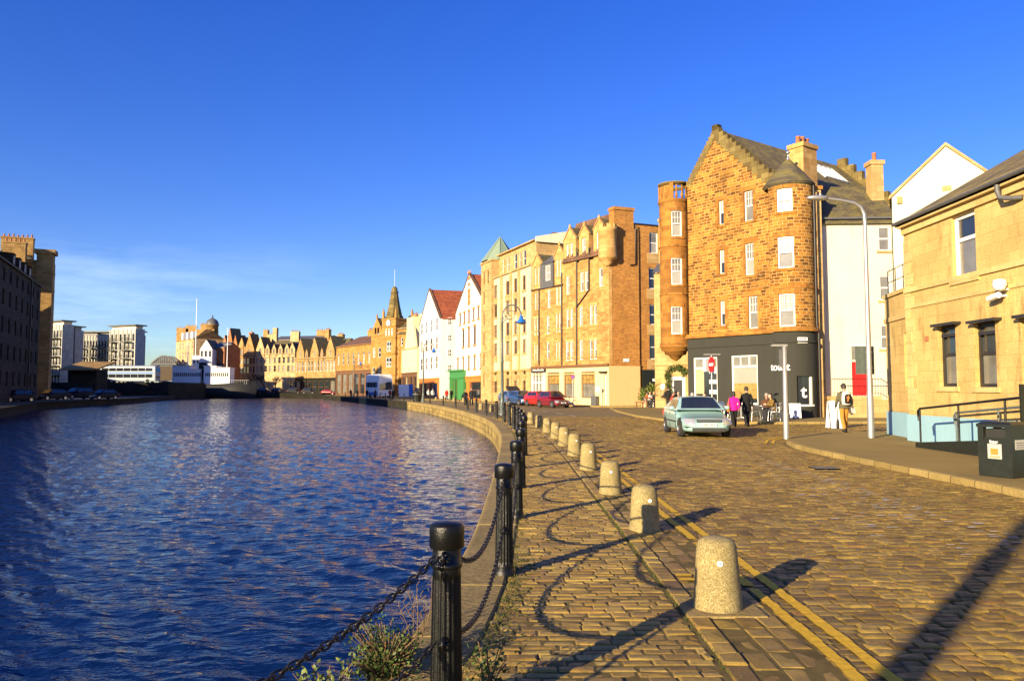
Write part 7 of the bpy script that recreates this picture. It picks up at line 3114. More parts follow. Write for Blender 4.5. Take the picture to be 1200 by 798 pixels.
# ================================================================== litter bin
lb = empty('litter_bin', (9.2, 13.4, 0), 'dark green square litter bin with domed lid and white stickers on the right kerb', 'litter bin')
qa = pd(1148.5, 13.75)
qb = pd(1179.5, 13.25)
u_ = V((qb.x - qa.x, -.42, 0))
u_ = V((.47, -.88, 0)).normalized()
v_ = V((.88, .47, 0)).normalized()
o = gp(1179, 561, .11)
o = o - u_ * .62
o.z = 0
o = o + u_ * .10 + v_ * .10
zt = .95
b = MB()
b.obox(o + V((0, 0, .12)), u_ * .58, v_ * .58, (0, 0, .62))
b.obox(o + u_ * -.015 + v_ * -.015 + V((0, 0, .98)), u_ * .61, v_ * .61, (0, 0, .05))
for (s, t) in ((0, 0), (.48, 0), (0, .48), (.48, .48)):
    b.obox(o + u_ * s + v_ * t + V((0, 0, .74)), u_ * .10, v_ * .10, (0, 0, .24))
b.obox(o + u_ * .03 + v_ * .03 + V((0, 0, .74)), u_ * .0 + u_ * .52, v_ * .03, (0, 0, .06))
b.obox(o + u_ * .04 + v_ * .04 + V((0, 0, .10)), u_ * .5, v_ * .5, (0, 0, .02))
# side panels closed on the right, slot on the front
b.obox(o + u_ * .555 + v_ * .1 + V((0, 0, .74)), u_ * .02, v_ * .38, (0, 0, .24))
b.build('bin_body', M['bingreen'], lb)
b = MB()
pts0 = [o + u_ * s + v_ * t + V((0, 0, 1.031)) for s, t in ((-.02, -.02), (.6, -.02), (.6, .6), (-.02, .6))]
pts1 = [o + u_ * s + v_ * t + V((0, 0, 1.075)) for s, t in ((.06, .06), (.52, .06), (.52, .52), (.06, .52))]
b.grid([pts0, pts1], 0, False, cu=True)
b.cap(pts1)
b.build('lid', M['bingreen'], lb)
b = MB()
b.obox(o + u_ * .08 + v_ * .08 + V((0, 0, .75)), u_ * .42, v_ * .42, (0, 0, .2))
b.build('liner', M['black'], lb)
b = MB()
b.obox(o + u_ * .17 - v_ * .006 + V((0, 0, .43)), u_ * .24, v_ * .005, (0, 0, .26))
st = b.build('sticker', M['sticker'], lb)
b = MB()
b.obox(o + u_ * .22 - v_ * .008 + V((0, 0, .50)), u_ * .13, v_ * .002, (0, 0, .11), 0)
b.obox(o + u_ * .20 - v_ * .008 + V((0, 0, .455)), u_ * .18, v_ * .002, (0, 0, .02), 0)
b.build('print', M['plateyel'] if False else M['orangep'], st)
b = MB()
b.obox(o + u_ * .581 + v_ * .1 + V((0, 0, .60)), u_ * .004, v_ * .36, (0, 0, .17))
st = b.build('sticker', M['sticker'], lb)
b = MB()
for k in range(3):
    b.obox(o + u_ * .586 + v_ * .14 + V((0, 0, .63 + .04 * k)), u_ * .001, v_ * .26, (0, 0, .012))
b.build('print', M['lead'], st)
lettering('bin_lettering', 'litter', .075, frame_mtx(o + u_ * .28 - v_ * .003 + V((0, 0, .77 - .045)), u_, (0, 0, 1)), M['whitep'], lb, .001, .003)

# blue and white hoarding by the narrow house
q0, q1 = pd(467, 140), pd(484, 138)
hb = empty('barrier', q0, 'blue and white hoarding on the quay road below the narrow yellow house', 'barrier')
z0_, z1_ = 1.4, 2.75
u_ = (V((q1.x, q1.y, 0)) - V((q0.x, q0.y, 0)))
b = MB()
b.obox(V((q0.x, q0.y, .3)), u_, (.02, .12, 0), (0, 0, 2.2), 0)
b.obox(V((q0.x, q0.y, .3)) + u_ * .72 + V((0, -.02, .0)), u_ * .28, (0, .01, 0), (0, 0, 2.21), 1)
b.build('panel', [M['whitep'], M['blue']], hb)
b = MB()
for t in (0.02, .5, .95):
    b.obox(V((q0.x, q0.y + .13, 0)) + u_ * t, (.1, 0, 0), (0, .1, 0), (0, 0, 2.4))
b.build('post', M['wood'], hb)

# dark litter bin on the far quay
lb2 = empty('litter_bin', pd(489, 101), 'round black litter bin at the end of the lit quay beside the lamp', 'litter bin')
q = pd(488.5, 101)
b = MB()
b.lathe([(.5, 0), (.52, .1), (.52, 1.15), (.56, 1.2), (.5, 1.3), (.3, 1.45), (0, 1.5)], 18, (q.x, q.y, 0))
b.build('drum', M['bingreen'], lb2)
b = MB()
b.lathe([(.53, .9), (.545, .92), (.545, 1.05), (.53, 1.07)], 18, (q.x, q.y, 0))
b.build('band', M['lead'], lb2)

# ================================================================== bare trees on the far bank
def bare_tree(px, D, h, seed, lb):
    random.seed(seed)
    q = pd(px, D)
    root = empty('bare_tree', q, lb, 'tree', 'bare trees on the far bank')
    tr, cr = MB(), MB()
    base = V((q.x, q.y, 0))
    tr.tube([base, base + V((jit(.2), jit(.2), h * .35))], [.28, .2], 6)

    def grow(mb, p, d, L, r, lev):
        e = p + d * L
        mb.tube([p, p + d * L * .5 + V((jit(.1), jit(.1), 0)) * L, e], [r, r * .8, r * .6], 4 if lev > 1 else 5, caps=False)
        if lev >= 5:
            return
        for _ in range(3 if lev < 3 else 3):
            nd = (d + V((jit(.75), jit(.75), jit(.45) + .15))).normalized()
            grow(mb, p + d * L * random.uniform(.55, 1), nd, L * random.uniform(.6, .8), r * .55, lev + 1)
    for _ in range(4):
        grow(cr, base + V((0, 0, h * .33)), V((jit(.6), jit(.6), 1)).normalized(), h * .22, .15, 1)
    t = tr.build('trunk', M['bark'], root)
    cr.build('crown', M['bark'], root)


for i, (px, h) in enumerate(((271, 6.5), (298, 8.5), (309, 8), (322, 7), (341, 6))):
    bare_tree(px, 245, h, 20 + i, ['small bare tree before the red sandstone range', 'bare twiggy tree before the ochre terrace', 'bare twiggy tree before the left end of the cream terrace', 'small bare tree before the middle of the cream terrace', 'small bare tree between the cream and gabled terraces'][i])
random.seed(99)
# ================================================================== weeds on the quay edge
def weed(name, c, n, size, spread, lab, tall=0, mt='leaf'):
    root = empty(name, c, lab, 'plant')
    b = MB()
    pts = []
    st = MB()
    for k in range(n // 14):
        e = V(c) + V((jit(spread), jit(spread), random.uniform(.08, .30) * (1 + tall)))
        st.tube([V(c) + V((jit(spread * .5), jit(spread * .5), -.05)), V(c).lerp(e, .6) + V((0, 0, .03)), e], .003, 4)
        for t in np.linspace(.35, 1, 7):
            pts.append(V(c).lerp(e, t))
    leaves(b, pts, size, n, .05)
    b.build('foliage', M[mt], root)
    st.build('stem', M['drystem'], root)


e = lambda y, d: off(y, d)
weed('weed_plant', off(4.6, .05) + V((0, 0, -.04)), 2400, .026, .2, 'leafy green weed growing over the quay edge left of the nearest bollard')
weed('weed_plant', off(4.15, -.1) + V((0, 0, -.12)), 500, .035, .16, 'low yellow-green weed at the bottom edge on the quay wall', 0, 'leafb')
weed('weed_plant', V((-.12, 4.30, -.03)), 260, .03, .10, 'low green weed in the setts right of the nearest bollard foot')
ds = empty('dry_stalks', off(5.4, .02), 'dry brown weed stalks standing on the quay edge above the water', 'plant')
b = MB()
for k in range(10):
    p0 = off(5.35 + jit(.2), .03 + jit(.05)) + V((0, 0, -.02))
    p1 = p0 + V((jit(.10) - .06, jit(.06), random.uniform(.18, .36)))
    b.tube([p0, p0.lerp(p1, .5) + V((jit(.02), 0, 0)), p1], [.003, .0025, .0015], 4)
    for t in np.linspace(.6, 1, 4):
        s = p0.lerp(p1, t)
        b.tube([s, s + V((jit(.03), jit(.03), .03))], .0025, 4)
b.build('stalks', M['drystem'], ds)
b = MB()
pts = []
for _ in range(300):
    y = random.triangular(4.2, 8.5, 6.3)
    pts.append(V((off(y, .5).x + abs(random.gauss(0, .10)), y, -.028)))
leaves(b, pts, .018, 6500, .03)
for _ in range(900):
    y = random.uniform(4, 30)
    p = V((off(y, .49).x + random.gauss(0, .035), y, -.01))
    b.face([p, p + V((.006, 0, 0)), p + V((jit(.02), jit(.02), random.uniform(.015, .05)))])
for _ in range(700):
    y = random.uniform(4, 12)
    p = V((1.27 + random.gauss(0, .02), y, -.012))
    b.face([p, p + V((.008, 0, 0)), p + V((jit(.02), jit(.02), random.uniform(.01, .03)))])
tag(b.build('moss', M['moss']), kind='stuff')

# ================================================================== bicycle
def bicycle(c, ang):
    root = empty('bicycle', c, 'bicycle leaning by the cream shop windows of the tenement', 'bicycle')
    t = V((math.cos(ang), math.sin(ang), 0))
    c = V(c)
    P = lambda x, z: c + t * x + V((0, 0, z))
    for x in (-.52, .52):
        b = MB()
        b.tube([P(x + .34 * math.cos(a), .34 + .34 * math.sin(a)) for a in np.linspace(0, 2 * math.pi, 25)[:-1]], .018, 6, closed=True)
        w_ = b.build('wheel', M['rubber'], root)
        b = MB()
        for k in range(10):
            a = k * math.pi / 10
            b.tube([P(x + .33 * math.cos(a), .34 + .33 * math.sin(a)), P(x - .33 * math.cos(a), .34 - .33 * math.sin(a))], .003, 3)
        b.build('spokes', M['alu'], w_)
    b = MB()
    for q in (((-.52, .34), (0, .3)), ((0, .3), (-.15, .82)), ((-.52, .34), (-.13, .78)), ((-.13, .76), (.36, .82)), ((0, .3), (.38, .72)), ((.52, .34), (.35, .9))):
        b.tube([P(*q[0]), P(*q[1])], .02, 6)
    b.build('frame', M['whitep'], root)
    b = MB()
    nrm = V((-t.y, t.x, 0))
    b.tube([P(.35, .9) - nrm * .26, P(.38, .98), P(.35, .9) + nrm * .26], .014, 6)
    b.build('handlebar', M['iron'], root)
    b = MB()
    b.ell(P(-.17, .87), .13, .09, .04)
    b.build('saddle', M['black'], root)


q = pd(669.5, 71)
bicycle((q.x, q.y + .4, .0), 0.15)
# ================================================================== people
def remesh(mb, name, mat, parent, vox=.016, sm=2):
    o = mb.build(name, mat, None, weld=True)
    r = o.modifiers.new('r', 'REMESH')
    r.mode = 'VOXEL'
    r.voxel_size = vox
    r.use_smooth_shade = True
    s = o.modifiers.new('s', 'SMOOTH')
    s.iterations = sm
    s.factor = .5
    me = evalmesh(o)
    me.materials.clear()
    me.materials.append(mat)
    bpy.data.objects.remove(o)
    return link(name, me, parent)


def pose(kind):
    J = dict(pel=(0, 0, .95), wai=(0, .0, 1.06), che=(0, -.01, 1.28), nek=(0, 0, 1.45), hed=(0, -.02, 1.62))
    for s, k in ((-1, 'r'), (1, 'l')):
        J['sh' + k] = (s * .165, .0, 1.375)
        J['el' + k] = (s * .235, .03, 1.12)
        J['wr' + k] = (s * .24, -.05, .88)
        J['hi' + k] = (s * .085, 0, .92)
        J['kn' + k] = (s * .095, -.02, .50)
        J['an' + k] = (s * .10, .03, .085)
    if kind == 'walk':
        J['knr'] = (-.09, -.13, .52)
        J['anr'] = (-.09, -.17, .09)
        J['knl'] = (.09, .04, .50)
        J['anl'] = (.09, .25, .13)
        J['elr'] = (-.24, .10, 1.14)
        J['wrr'] = (-.24, .06, .89)
        J['ell'] = (.24, -.03, 1.12)
        J['wrl'] = (.23, -.17, .92)
    if kind == 'sit':
        J.update(pel=(0, .10, .53), wai=(0, .12, .66), che=(0, .06, .88), nek=(0, .02, 1.04), hed=(0, -.03, 1.21))
        for s, k in ((-1, 'r'), (1, 'l')):
            J['sh' + k] = (s * .165, .04, .97)
            J['el' + k] = (s * .25, -.05, .76)
            J['wr' + k] = (s * .12, -.27, .80)
            J['hi' + k] = (s * .09, .06, .51)
            J['kn' + k] = (s * .11, -.34, .50)
            J['an' + k] = (s * .11, -.32, .085)
    return {k: V(v) for k, v in J.items()}


def limb(mb, pts, rads, seg=10):
    P, Rr = [], []
    for i in range(len(pts) - 1):
        for k in range(4):
            t = k / 4
            P.append(pts[i].lerp(pts[i + 1], t))
            Rr.append(rads[i] + (rads[i + 1] - rads[i]) * t)
    P.append(pts[-1])
    Rr.append(rads[-1])
    mb.tube(P, Rr, seg)
    for p, r in zip(pts, rads):
        mb.ell(p, r, r, r, nu=10, nv=6)


def torso(mb, J, g=0, hem=None, fem=False, neck=True):
    sec = [(J['pel'] + V((0, 0, -.06)), .155 + g, .105 + g), (J['pel'] + V((0, 0, .03)), .165 + g, .115 + g), (J['wai'], .14 + g, .10 + g), (J['che'] - (J['che'] - J['wai']) * .3, .158 + g, .11 + g), (J['che'], .172 + g, .118 + g), (J['nek'] - V((0, 0, .075)), .165 + g, .092 + g), (J['nek'] - V((0, 0, .05)), .12 + g, .08 + g), (J['nek'] - V((0, 0, .03)), .08 + g, .07 + g), (J['nek'] + V((0, 0, .01)), .055 + g * .6, .055 + g * .6)]
    if hem is not None:
        sec = [(J['pel'] + V((0, 0, -hem)), .175 + g, .125 + g)] + sec[1:]
    rings = [[c + V((rx * math.cos(a), ry * math.sin(a), 0)) for a in np.linspace(0, 2 * math.pi, 21)[:-1]] for c, rx, ry in sec]
    mb.loft(rings)


def hand(mb, w, d, side, curl=.6):
    d = d.normalized()
    inn = V((-side, 0, 0))
    fw = d.cross(inn).normalized()
    if fw.y > 0:
        fw = -fw
    rows = []
    for t, a, b_ in ((0, .026, .02), (.035, .038, .017), (.075, .042, .015), (.092, .036, .012)):
        rows.append([w + d * t + fw * a * math.cos(k) + inn * b_ * math.sin(k) for k in np.linspace(0, 2 * math.pi, 11)[:-1]])
    mb.loft(rows)
    for i, (o, L) in enumerate(((.030, .068), (.011, .078), (-.010, .072), (-.029, .056))):
        p = w + d * .075 + fw * o
        q = p + d * (L * .55) + inn * L * .12
        r = q + (d * math.cos(curl) + inn * math.sin(curl)) * L * .55
        mb.tube([p, q, r], [.0105, .0095, .008], 6)
    p = w + d * .02 + fw * .03
    q = p + d * .035 + fw * .03
    mb.tube([p, q, q + d * .035 + inn * .01], [.012, .0105, .009], 6)


CM = {}


def cloth(c):
    if c not in CM:
        CM[c] = plain('cloth_' + str(len(CM)), c, .85, 0, .16, 9, .2, .3)
    return CM[c]


def person(kind, label, loc, rz, H=1.75, top=(.02, .02, .022), legs=(.03, .03, .035), hair='hairdark', coat=.12, fem=False, bald=False, group=None, fine=True, hood=False):
    root = empty('person', (0, 0, 0))
    J = pose(kind)
    b = MB()
    torso(b, J, -.012)
    hc = J['hed']
    b.ell(hc + V((0, .012, .03)), .076, .095, .098, nu=16, nv=12)
    b.ell(hc + V((0, -.022, -.035)), .06, .068, .078, nu=14, nv=10)
    b.tube([J['nek'] - V((0, 0, .05)), J['nek'].lerp(hc, .7)], [.058, .052], 10)
    b.ell(hc + V((0, -.098, -.012)), .014, .022, .024, nu=8, nv=6)
    b.ell(hc + V((0, -.086, -.058)), .026, .012, .011, nu=8, nv=6)
    for s in (-1, 1):
        b.ell(hc + V((s * .078, .012, -.004)), .012, .022, .032, nu=8, nv=6)
        b.ell(hc + V((s * .03, -.08, .024)), .02, .014, .009, nu=8, nv=6)
    for k, s in (('r', -1), ('l', 1)):
        limb(b, [J['sh' + k], J['el' + k], J['wr' + k]], [.048, .040, .027])
        hand(b, J['wr' + k], J['wr' + k] - J['el' + k], s)
        limb(b, [J['hi' + k], J['kn' + k], J['an' + k]], [.082, .055, .036])
        an = J['an' + k]
        b.ell(an + V((0, -.07, -.045)), .04, .12, .035, nu=10, nv=6)
    body = remesh(b, 'body', M['skin'], root, .011 if fine else .016, 1)
    # eyes as small parts of the face
    e = MB()
    for s in (-1, 1):
        e.ell(hc + V((s * .031, -.084, .008)), .011, .008, .008, nu=8, nv=6)
    e.build('eyes', M['black'], root)
    # top
    b = MB()
    torso(b, J, .022, coat)
    for k in 'rl':
        limb(b, [J['sh' + k], J['el' + k], J['el' + k].lerp(J['wr' + k], .96)], [.064, .056, .046])
    b.tube([J['nek'] - V((0, 0, .06)), J['nek'] + V((0, .01, .035))], [.085, .068], 12)
    if hood:
        b.ell(J['nek'] + V((0, .075, -.02)), .10, .06, .08)
    remesh(b, 'jacket', cloth(top), root, .017, 2)
    b = MB()
    pe = J['pel']
    rings = [[pe + V((rx * math.cos(a), ry * math.sin(a), dz)) for a in np.linspace(0, 2 * math.pi, 17)[:-1]] for dz, rx, ry in ((-.07, .14, .10), (.0, .172, .125), (.08, .155, .115))]
    b.loft(rings)
    for k in 'rl':
        limb(b, [J['hi' + k], J['kn' + k], J['an' + k]], [.098, .073, .062])
    remesh(b, 'trousers', cloth(legs), root, .018, 2)
    for k in 'rl':
        an = J['an' + k]
        b = MB()
        b.ell(an + V((0, -.065, -.045)), .05, .138, .045, nu=12, nv=8)
        b.ell(an + V((0, .02, -.02)), .048, .06, .062, nu=12, nv=8)
        b.box(an.x - .045, an.x + .045, an.y - .19, an.y + .07, an.z - .085, an.z - .06)
        b.build('shoe', M['black'] if fine else M['black'], root)
    if not bald:
        b = MB()
        for th in np.linspace(0, 1, 1):
            pass
        rows = []
        for i in range(9):
            t = math.pi * .5 * i / 8
            rows.append([hc + V((.089 * math.cos(t) * math.cos(a), .018 + .108 * math.cos(t) * math.sin(a) + (.02 if math.sin(a) < -.3 else 0) * math.cos(t), .030 + .108 * math.sin(t) - (.085 if math.sin(a) > -.2 else -.035) * (1 - i / 8) ** 4)) for a in np.linspace(0, 2 * math.pi, 25)[:-1]])
        b.grid(rows, 0, True, cu=True)
        if fem:
            b.ell(hc + V((0, .05, -.05)), .085, .06, .11)
        b.build('hair', M[hair], root)
    s = H / 1.74
    root.scale = (s, s, s)
    root.location = loc
    root.rotation_euler.z = rz
    tag(root, label, 'person', group)
    return root


# pair walking away in front of the cafe
q = pd(859.5, 34)
person('walk', 'person in magenta jacket and dark trousers walking past the cafe with an orange bag', (q.x, q.y, 0), R(172), 1.56, (.62, .012, .25), (.015, .015, .017), 'hairdark', .16, True)
bagq = q
q = pd(874.5, 34.6)
person('walk', 'tall person in a long black coat walking beside the magenta jacket', (q.x, q.y, 0), R(176), 1.76, (.012, .013, .013), (.016, .016, .018), 'hairdark', .30)
bg_ = empty('shoulder_bag', (bagq.x - .24, bagq.y, .9), 'orange shoulder bag hanging at the side of the magenta jacket', 'bag')
b = MB()
b.ell((bagq.x - .26, bagq.y - .05, .80), .07, .13, .17)
b.build('pouch', M['orangep'], bg_)
b = MB()
b.tube([V((bagq.x - .26, bagq.y + .05, .92)), V((bagq.x - .2, bagq.y, 1.26)), V((bagq.x - .26, bagq.y - .12, .92))], .012, 6)
b.build('strap', M['orangep'], bg_)
# backpacker
q = gp(990, 506.5, .11)
pr = person('walk', 'person in olive jacket and mustard trousers walking away with a rucksack', (q.x, q.y, .11), R(176), 1.74, (.10, .09, .055), (.40, .19, .035), 'hairdark', .10)
ru = empty('rucksack', (q.x, q.y - .2, 1.2), 'pale grey and black rucksack with orange mark on the walking person', 'rucksack')
b = MB()
rows = []
for z, rx, ry in ((.98, .13, .07), (1.02, .165, .10), (1.2, .17, .115), (1.4, .15, .10), (1.47, .10, .06)):
    rows.append([V((q.x + rx * math.cos(a), q.y - .20 + ry * math.sin(a), z + .11)) for a in np.linspace(0, 2 * math.pi, 17)[:-1]])
b.loft(rows)
b.build('bag', cloth((.50, .48, .44)), ru)
b = MB()
rows = []
for z, rx, ry in ((1.03, .09, .05), (1.07, .115, .07), (1.27, .12, .075), (1.36, .08, .05)):
    rows.append([V((q.x + .015 + rx * math.cos(a), q.y - .27 + ry * math.sin(a), z + .11)) for a in np.linspace(0, 2 * math.pi, 17)[:-1]])
b.loft(rows)
b.build('front_pocket', cloth((.015, .015, .017)), ru)
b = MB()
b.obox((q.x - .03, q.y - .352, 1.22), (.035, 0, .0), (0, .01, 0), (.03, 0, .2))
b.obox((q.x - .05, q.y - .354, 1.34), (.10, 0, -.03), (0, .01, 0), (0, 0, .04))
b.build('orange_mark', M['orangep'], ru)
b = MB()
for s in (-1, 1):
    b.tube([V((q.x + s * .11, q.y - .12, 1.52)), V((q.x + s * .12, q.y + .02, 1.56)), V((q.x + s * .13, q.y + .12, 1.35)), V((q.x + s * .14, q.y - .08, 1.14))], .018, 6)
b.build('strap', cloth((.015, .015, .017)), ru)
cb_ = empty('carrier_bag', (q.x - .38, q.y, .4), 'dark bottle shaped bag held low in the left hand of the rucksack walker', 'bag')
b = MB()
b.lathe([(.0, .23), (.05, .24), (.06, .36), (.05, .52), (.015, .60), (.012, .96)], 10, (q.x - .25, q.y - .02, 0))
b.build('bag', M['black'], cb_)
jb_ = empty('folded_jacket', (q.x + .25, q.y, .9), 'striped folded coat carried over the right arm of the rucksack walker', 'coat')
b = MB()
b.ell((q.x + .24, q.y - .06, .90), .09, .12, .17)
b.build('cloth', cloth((.09, .08, .07)), jb_)
b = MB()
for k in range(3):
    b.tube([V((q.x + .18 + .05 * k, q.y - .19, .98)), V((q.x + .2 + .05 * k, q.y - .2, .8))], .012, 5)
b.build('stripe', M['whitep'], jb_)

# ------------------------------------------------------------------ cafe furniture
def cafe_chair(mat='alu'):
    root = empty('cafe_chair', (0, 0, 0))
    b = MB()
    b.obox((-.21, -.21, .44), (.42, 0, 0), (0, .42, 0), (0, 0, .02))
    b.build('seat', M[mat], root)
    b = MB()
    for k in range(4):
        b.obox((-.2, .20, .56 + k * .085), (.40, 0, 0), (0, .015, .0), (0, .008, .05))
    b.tube([V((-.21, .19, .44)), V((-.215, .22, .84)), V((-.12, .24, .88)), V((.12, .24, .88)), V((.215, .22, .84)), V((.21, .19, .44))], .014, 6)
    b.build('backrest', M[mat], root)
    for sx_ in (-1, 1):
        for sy in (-1, 1):
            b = MB()
            b.tube([V((sx_ * .19, sy * .19, .45)), V((sx_ * .22, sy * .24, .0))], .013, 6)
            b.build('leg', M[mat], root)
        b = MB()
        b.tube([V((sx_ * .215, .22, .66)), V((sx_ * .235, -.1, .66)), V((sx_ * .215, -.2, .45))], .013, 6)
        b.build('armrest', M[mat], root)
    return root


def cafe_table():
    root = empty('cafe_table', (0, 0, 0))
    b = MB()
    b.lathe([(0, .715), (.34, .715), (.35, .72), (.35, .735), (.34, .74), (0, .741)], 28)
    b.build('table_top', M['alu'], root)
    b = MB()
    b.lathe([(.03, .03), (.025, .715)], 10)
    b.build('pedestal', M['alu'], root)
    for k in range(4):
        b = MB()
        a = k * math.pi / 2 + .7
        b.tube([V((0, 0, .10)), V((.18 * math.cos(a), .18 * math.sin(a), .06)), V((.28 * math.cos(a), .28 * math.sin(a), .0))], .016, 6)
        b.build('leg', M['alu'], root)
    return root


chair0, table0 = cafe_chair(), cafe_table()
nch = ntb = 0


def put(kind, px, D, rz, lab, grp, z=.1):
    global nch, ntb
    q = pd(px, D)
    if kind == 'c':
        o = chair0 if nch == 0 else copy_tree(chair0)
        nch += 1
        tag(o, lab, 'chair', grp)
    else:
        o = table0 if ntb == 0 else copy_tree(table0)
        ntb += 1
        tag(o, lab, 'table', grp)
    o.location = (q.x, q.y, z)
    o.rotation_euler.z = rz
    return o


gA, gB = 'chairs outside the dark grey cafe', 'tables outside the dark grey cafe'
put('t', 893, 38.2, 0, 'round aluminium table before the large cafe window beside the seated pair', gB)
put('t', 868, 40.0, .3, 'round aluminium table hidden behind the magenta jacket', gB)
put('t', 845, 41.8, .3, 'round aluminium table left of the magenta jacket by the no-entry sign', gB)
put('t', 818, 44.0, .3, 'round aluminium table farthest left along the cafe wall, behind the car', gB)
put('c', 883.5, 38.0, R(95), 'empty aluminium chair left of the table with the seated pair', gA)
put('c', 902.5, 37.8, R(-85), 'aluminium chair under the seated person nearest the pale post', gA)
put('c', 898, 38.9, R(-20), 'aluminium chair under the seated person facing the camera', gA)
put('c', 909, 37.6, R(-120), 'empty aluminium chair stacked close to the white board by the post', gA)
put('c', 848, 40.9, R(30), 'empty aluminium chair directly left of the magenta jacket', gA)
put('c', 855, 41.6, R(-80), 'empty aluminium chair right of the table by the no-entry sign', gA)
put('c', 838, 42.0, R(80), 'empty aluminium chair behind the car windscreen by the no-entry pole', gA)
put('c', 826, 43.6, R(-70), 'aluminium chair under the person with olive coat behind the car', gA)
put('c', 811, 44.8, R(90), 'aluminium chair under the person at the far left end of the cafe wall', gA)


def seat(px, D, rz, lab, z=.1, **kw):
    q = pd(px, D)
    return person('sit', lab, (q.x, q.y, z), rz, fine=False, **kw)


gp_ = 'people sitting outside the cafe'
seat(898, 38.85, R(-20), 'seated person with white headphones in a brown coat facing the table', top=(.10, .045, .025), hair='hairgrey', group=gp_)
seat(903, 37.8, R(-85), 'seated person in ochre coat with dark hair on the right of the table', top=(.19, .12, .03), fem=True, group=gp_)
seat(826, 43.6, R(-70), 'seated person in an olive coat behind the car roof', top=(.16, .13, .06), group=gp_)
seat(811, 44.8, R(90), 'seated person leaning low at the left end of the cafe wall', top=(.30, .16, .1), hair='hairgrey', group=gp_)
# white banner board and plates
wb = empty('banner', pd(931, 40), 'white printed canvas windbreak leaning before the dark cafe corner', 'banner')
p0, p1 = pd(925, 40.6), pd(938.5, 40.2)
u_ = V((p1.x - p0.x, p1.y - p0.y, 0))
b = MB()
b.obox(V((p0.x, p0.y, .16)), u_, (.01, .03, 0), (0, .12, .74))
b.build('canvas', M['whitep'], wb)
b = MB()
for k in range(4):
    pts = [V((p0.x, p0.y - .008, .16)) + u_ * (.2 + .18 * k + .10 * math.sin(t * 5 + k)) + V((0, .12, .74)) * (.12 + .76 * t) for t in np.linspace(0, 1, 9)]
    b.tube(pts, .009, 4)
b.build('print', M['lampgrey'], wb)
b = MB()
for t in (0, 1):
    q = V((p0.x, p0.y + .05, .1)) + u_ * t
    b.tube([q, q + V((0, .12, .9))], .02, 6)
b.build('frame', M['iron'], wb)
# A-board behind the walker with the rucksack
q = pd(977, 33)
ab_ = empty('pavement_board', q, 'white folding pavement board half hidden by the rucksack walker', 'sign')
b = MB()
for s in (-1, 1):
    b.obox((q.x - .28, q.y + s * .28, .0), (.56, 0, 0), (0, .025, 0), (0, -s * .24, 1.15))
b.build('panel', M['whitep'], ab_)
b = MB()
for s in (-1, 1):
    for x in (-.29, .28):
        b.obox((q.x + x, q.y + s * .285, .0), (.025, 0, 0), (0, .03, 0), (0, -s * .24, 1.17))
b.build('frame', M['black'], ab_)

# second cafe in the lane
gC, gD = 'chairs at the lane cafe', 'tables at the lane cafe'
for (k, px, D, a, lb) in (('c', 757.5, 66, R(100), 'pale chair at the left end of the lane cafe beside the wooden bench'), ('c', 765.5, 65.5, R(-60), 'chair under the bald person at the lane cafe'), ('c', 771.5, 66, R(110), 'chair in the middle of the lane cafe before the planters'),
                          ('t', 761.5, 66, 0, 'round table at the left of the lane cafe before the planters'), ('t', 775, 65.5, 0, 'round table by the standing dark figure in the lane')):
    put(k, px, D, a, lb, gC if k == 'c' else gD, .1)
seat(766.5, 65.5, R(-60), 'seated bald person in dark coat at the lane cafe', top=(.02, .02, .025), bald=True)
seat(761.5, 67.3, R(10), 'seated person in white at the lane cafe before the planters', top=(.5, .48, .45), fem=True)
seat(758, 66, R(100), 'seated person in rust jacket at the left of the lane cafe', top=(.25, .08, .02))
q = pd(783, 63)
person('stand', 'person in a black coat standing before the lane house doorway', (q.x, q.y, .1), R(150), 1.74, (.015, .014, .014), (.03, .03, .03), coat=.2, fine=False)
seat(795, 58.5, R(-70), 'seated person in grey by the lane house door behind the green car', top=(.2, .2, .2), hair='hairgrey')
seat(788.5, 58.5, R(70), 'seated person in red by the lane house door behind the green car', top=(.35, .05, .04))
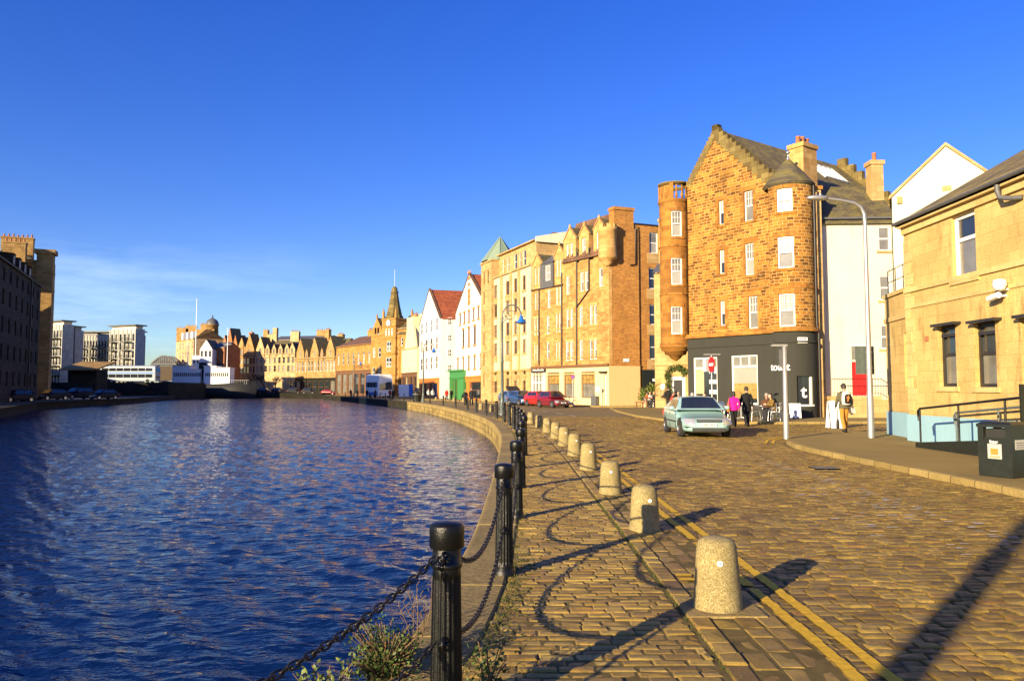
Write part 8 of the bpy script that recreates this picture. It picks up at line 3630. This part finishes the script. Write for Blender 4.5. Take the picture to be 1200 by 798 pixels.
for (px, D, h, lb) in ((755, 68.5, .9, 'leafy potted shrub at the left end of the lane cafe'), (762.5, 69, 1.15, 'taller leafy potted shrub in the middle of the lane cafe'), (771.5, 68.5, 1.0, 'leafy potted shrub right of the bald seated person')):
    q = pd(px, D)
    r_ = empty('potted_shrub', q, lb, 'plant', 'potted shrubs at the lane cafe')
    b = MB()
    b.lathe([(.28, .08), (.36, .6), (.38, .62), (.34, .62), (.3, .5), (0, .52)], 16, (q.x, q.y, 0))
    b.build('pot', M['creamstone'], r_)
    b = MB()
    leaves(b, [V((q.x + jit(.35), q.y + jit(.3), .75 + random.random() * h)) for _ in range(40)], .22, 420, .22)
    b.build('foliage', M['leafb'], r_)
    b = MB()
    for _ in range(5):
        b.tube([V((q.x, q.y, .5)), V((q.x + jit(.3), q.y + jit(.3), .7 + h))], .015, 4)
    b.build('stem', M['bark'], r_)
q = pd(749.5, 66)
wbn = empty('wooden_bench', q, 'small red-brown wooden bench at the left end of the lane cafe', 'bench')
b = MB()
b.box(q.x - .35, q.x + .3, q.y - .2, q.y + .2, .52, .58)
b.build('seat', M['wood'], wbn)
for s in (-.3, .22):
    b = MB()
    b.box(q.x + s, q.x + s + .07, q.y - .18, q.y + .18, .1, .52)
    b.build('leg', M['wood'], wbn)

# ------------------------------------------------------------------ distant walkers
gW = 'people on the far quay'
for (px, D, a, tp, lb, kw) in ((545.5, 78, 10, (.015, .015, .018), 'shorter person in dark coat walking on the curved quay', dict(H=1.62, fem=True)),
                               (552.5, 77, -5, (.02, .02, .022), 'taller person in black coat walking on the curved quay', dict(H=1.78)),
                               (457, 128, 40, (.14, .02, .02), 'person in dark red standing near the white coach', {}), (461, 127, 10, (.015, .015, .015), 'person in black standing near the white coach', {}),
                               (430, 150, 10, (.012, .012, .012), 'person in black left of the white coach', {}), (419, 158, 30, (.35, .25, .12), 'person in tan coat left of the white coach', {}),
                               (411, 165, 10, (.2, .04, .04), 'person in faded red under the distant lamp', {}), (502, 122, 40, (.6, .6, .6), 'person in white outside the white gabled house', {}),
                               (507, 119, 20, (.5, .5, .48), 'person in pale jacket by the orange shop front', {}), (523.5, 112, 20, (.5, .03, .02), 'person in red jacket by the green shop front', {}),
                               (529, 113, -30, (.02, .02, .02), 'person in black by the green shop front', {}), (440, 142, 60, (.02, .02, .03), 'person in navy beside the coach front', {})):
    q = pd(px, D)
    person('walk' if px in (545.5, 552.5) else 'stand', lb, (q.x, q.y, 0), R(a), kw.pop('H', 1.72), tp, (.02, .02, .025), coat=.2, fine=False, group=gW, **kw)
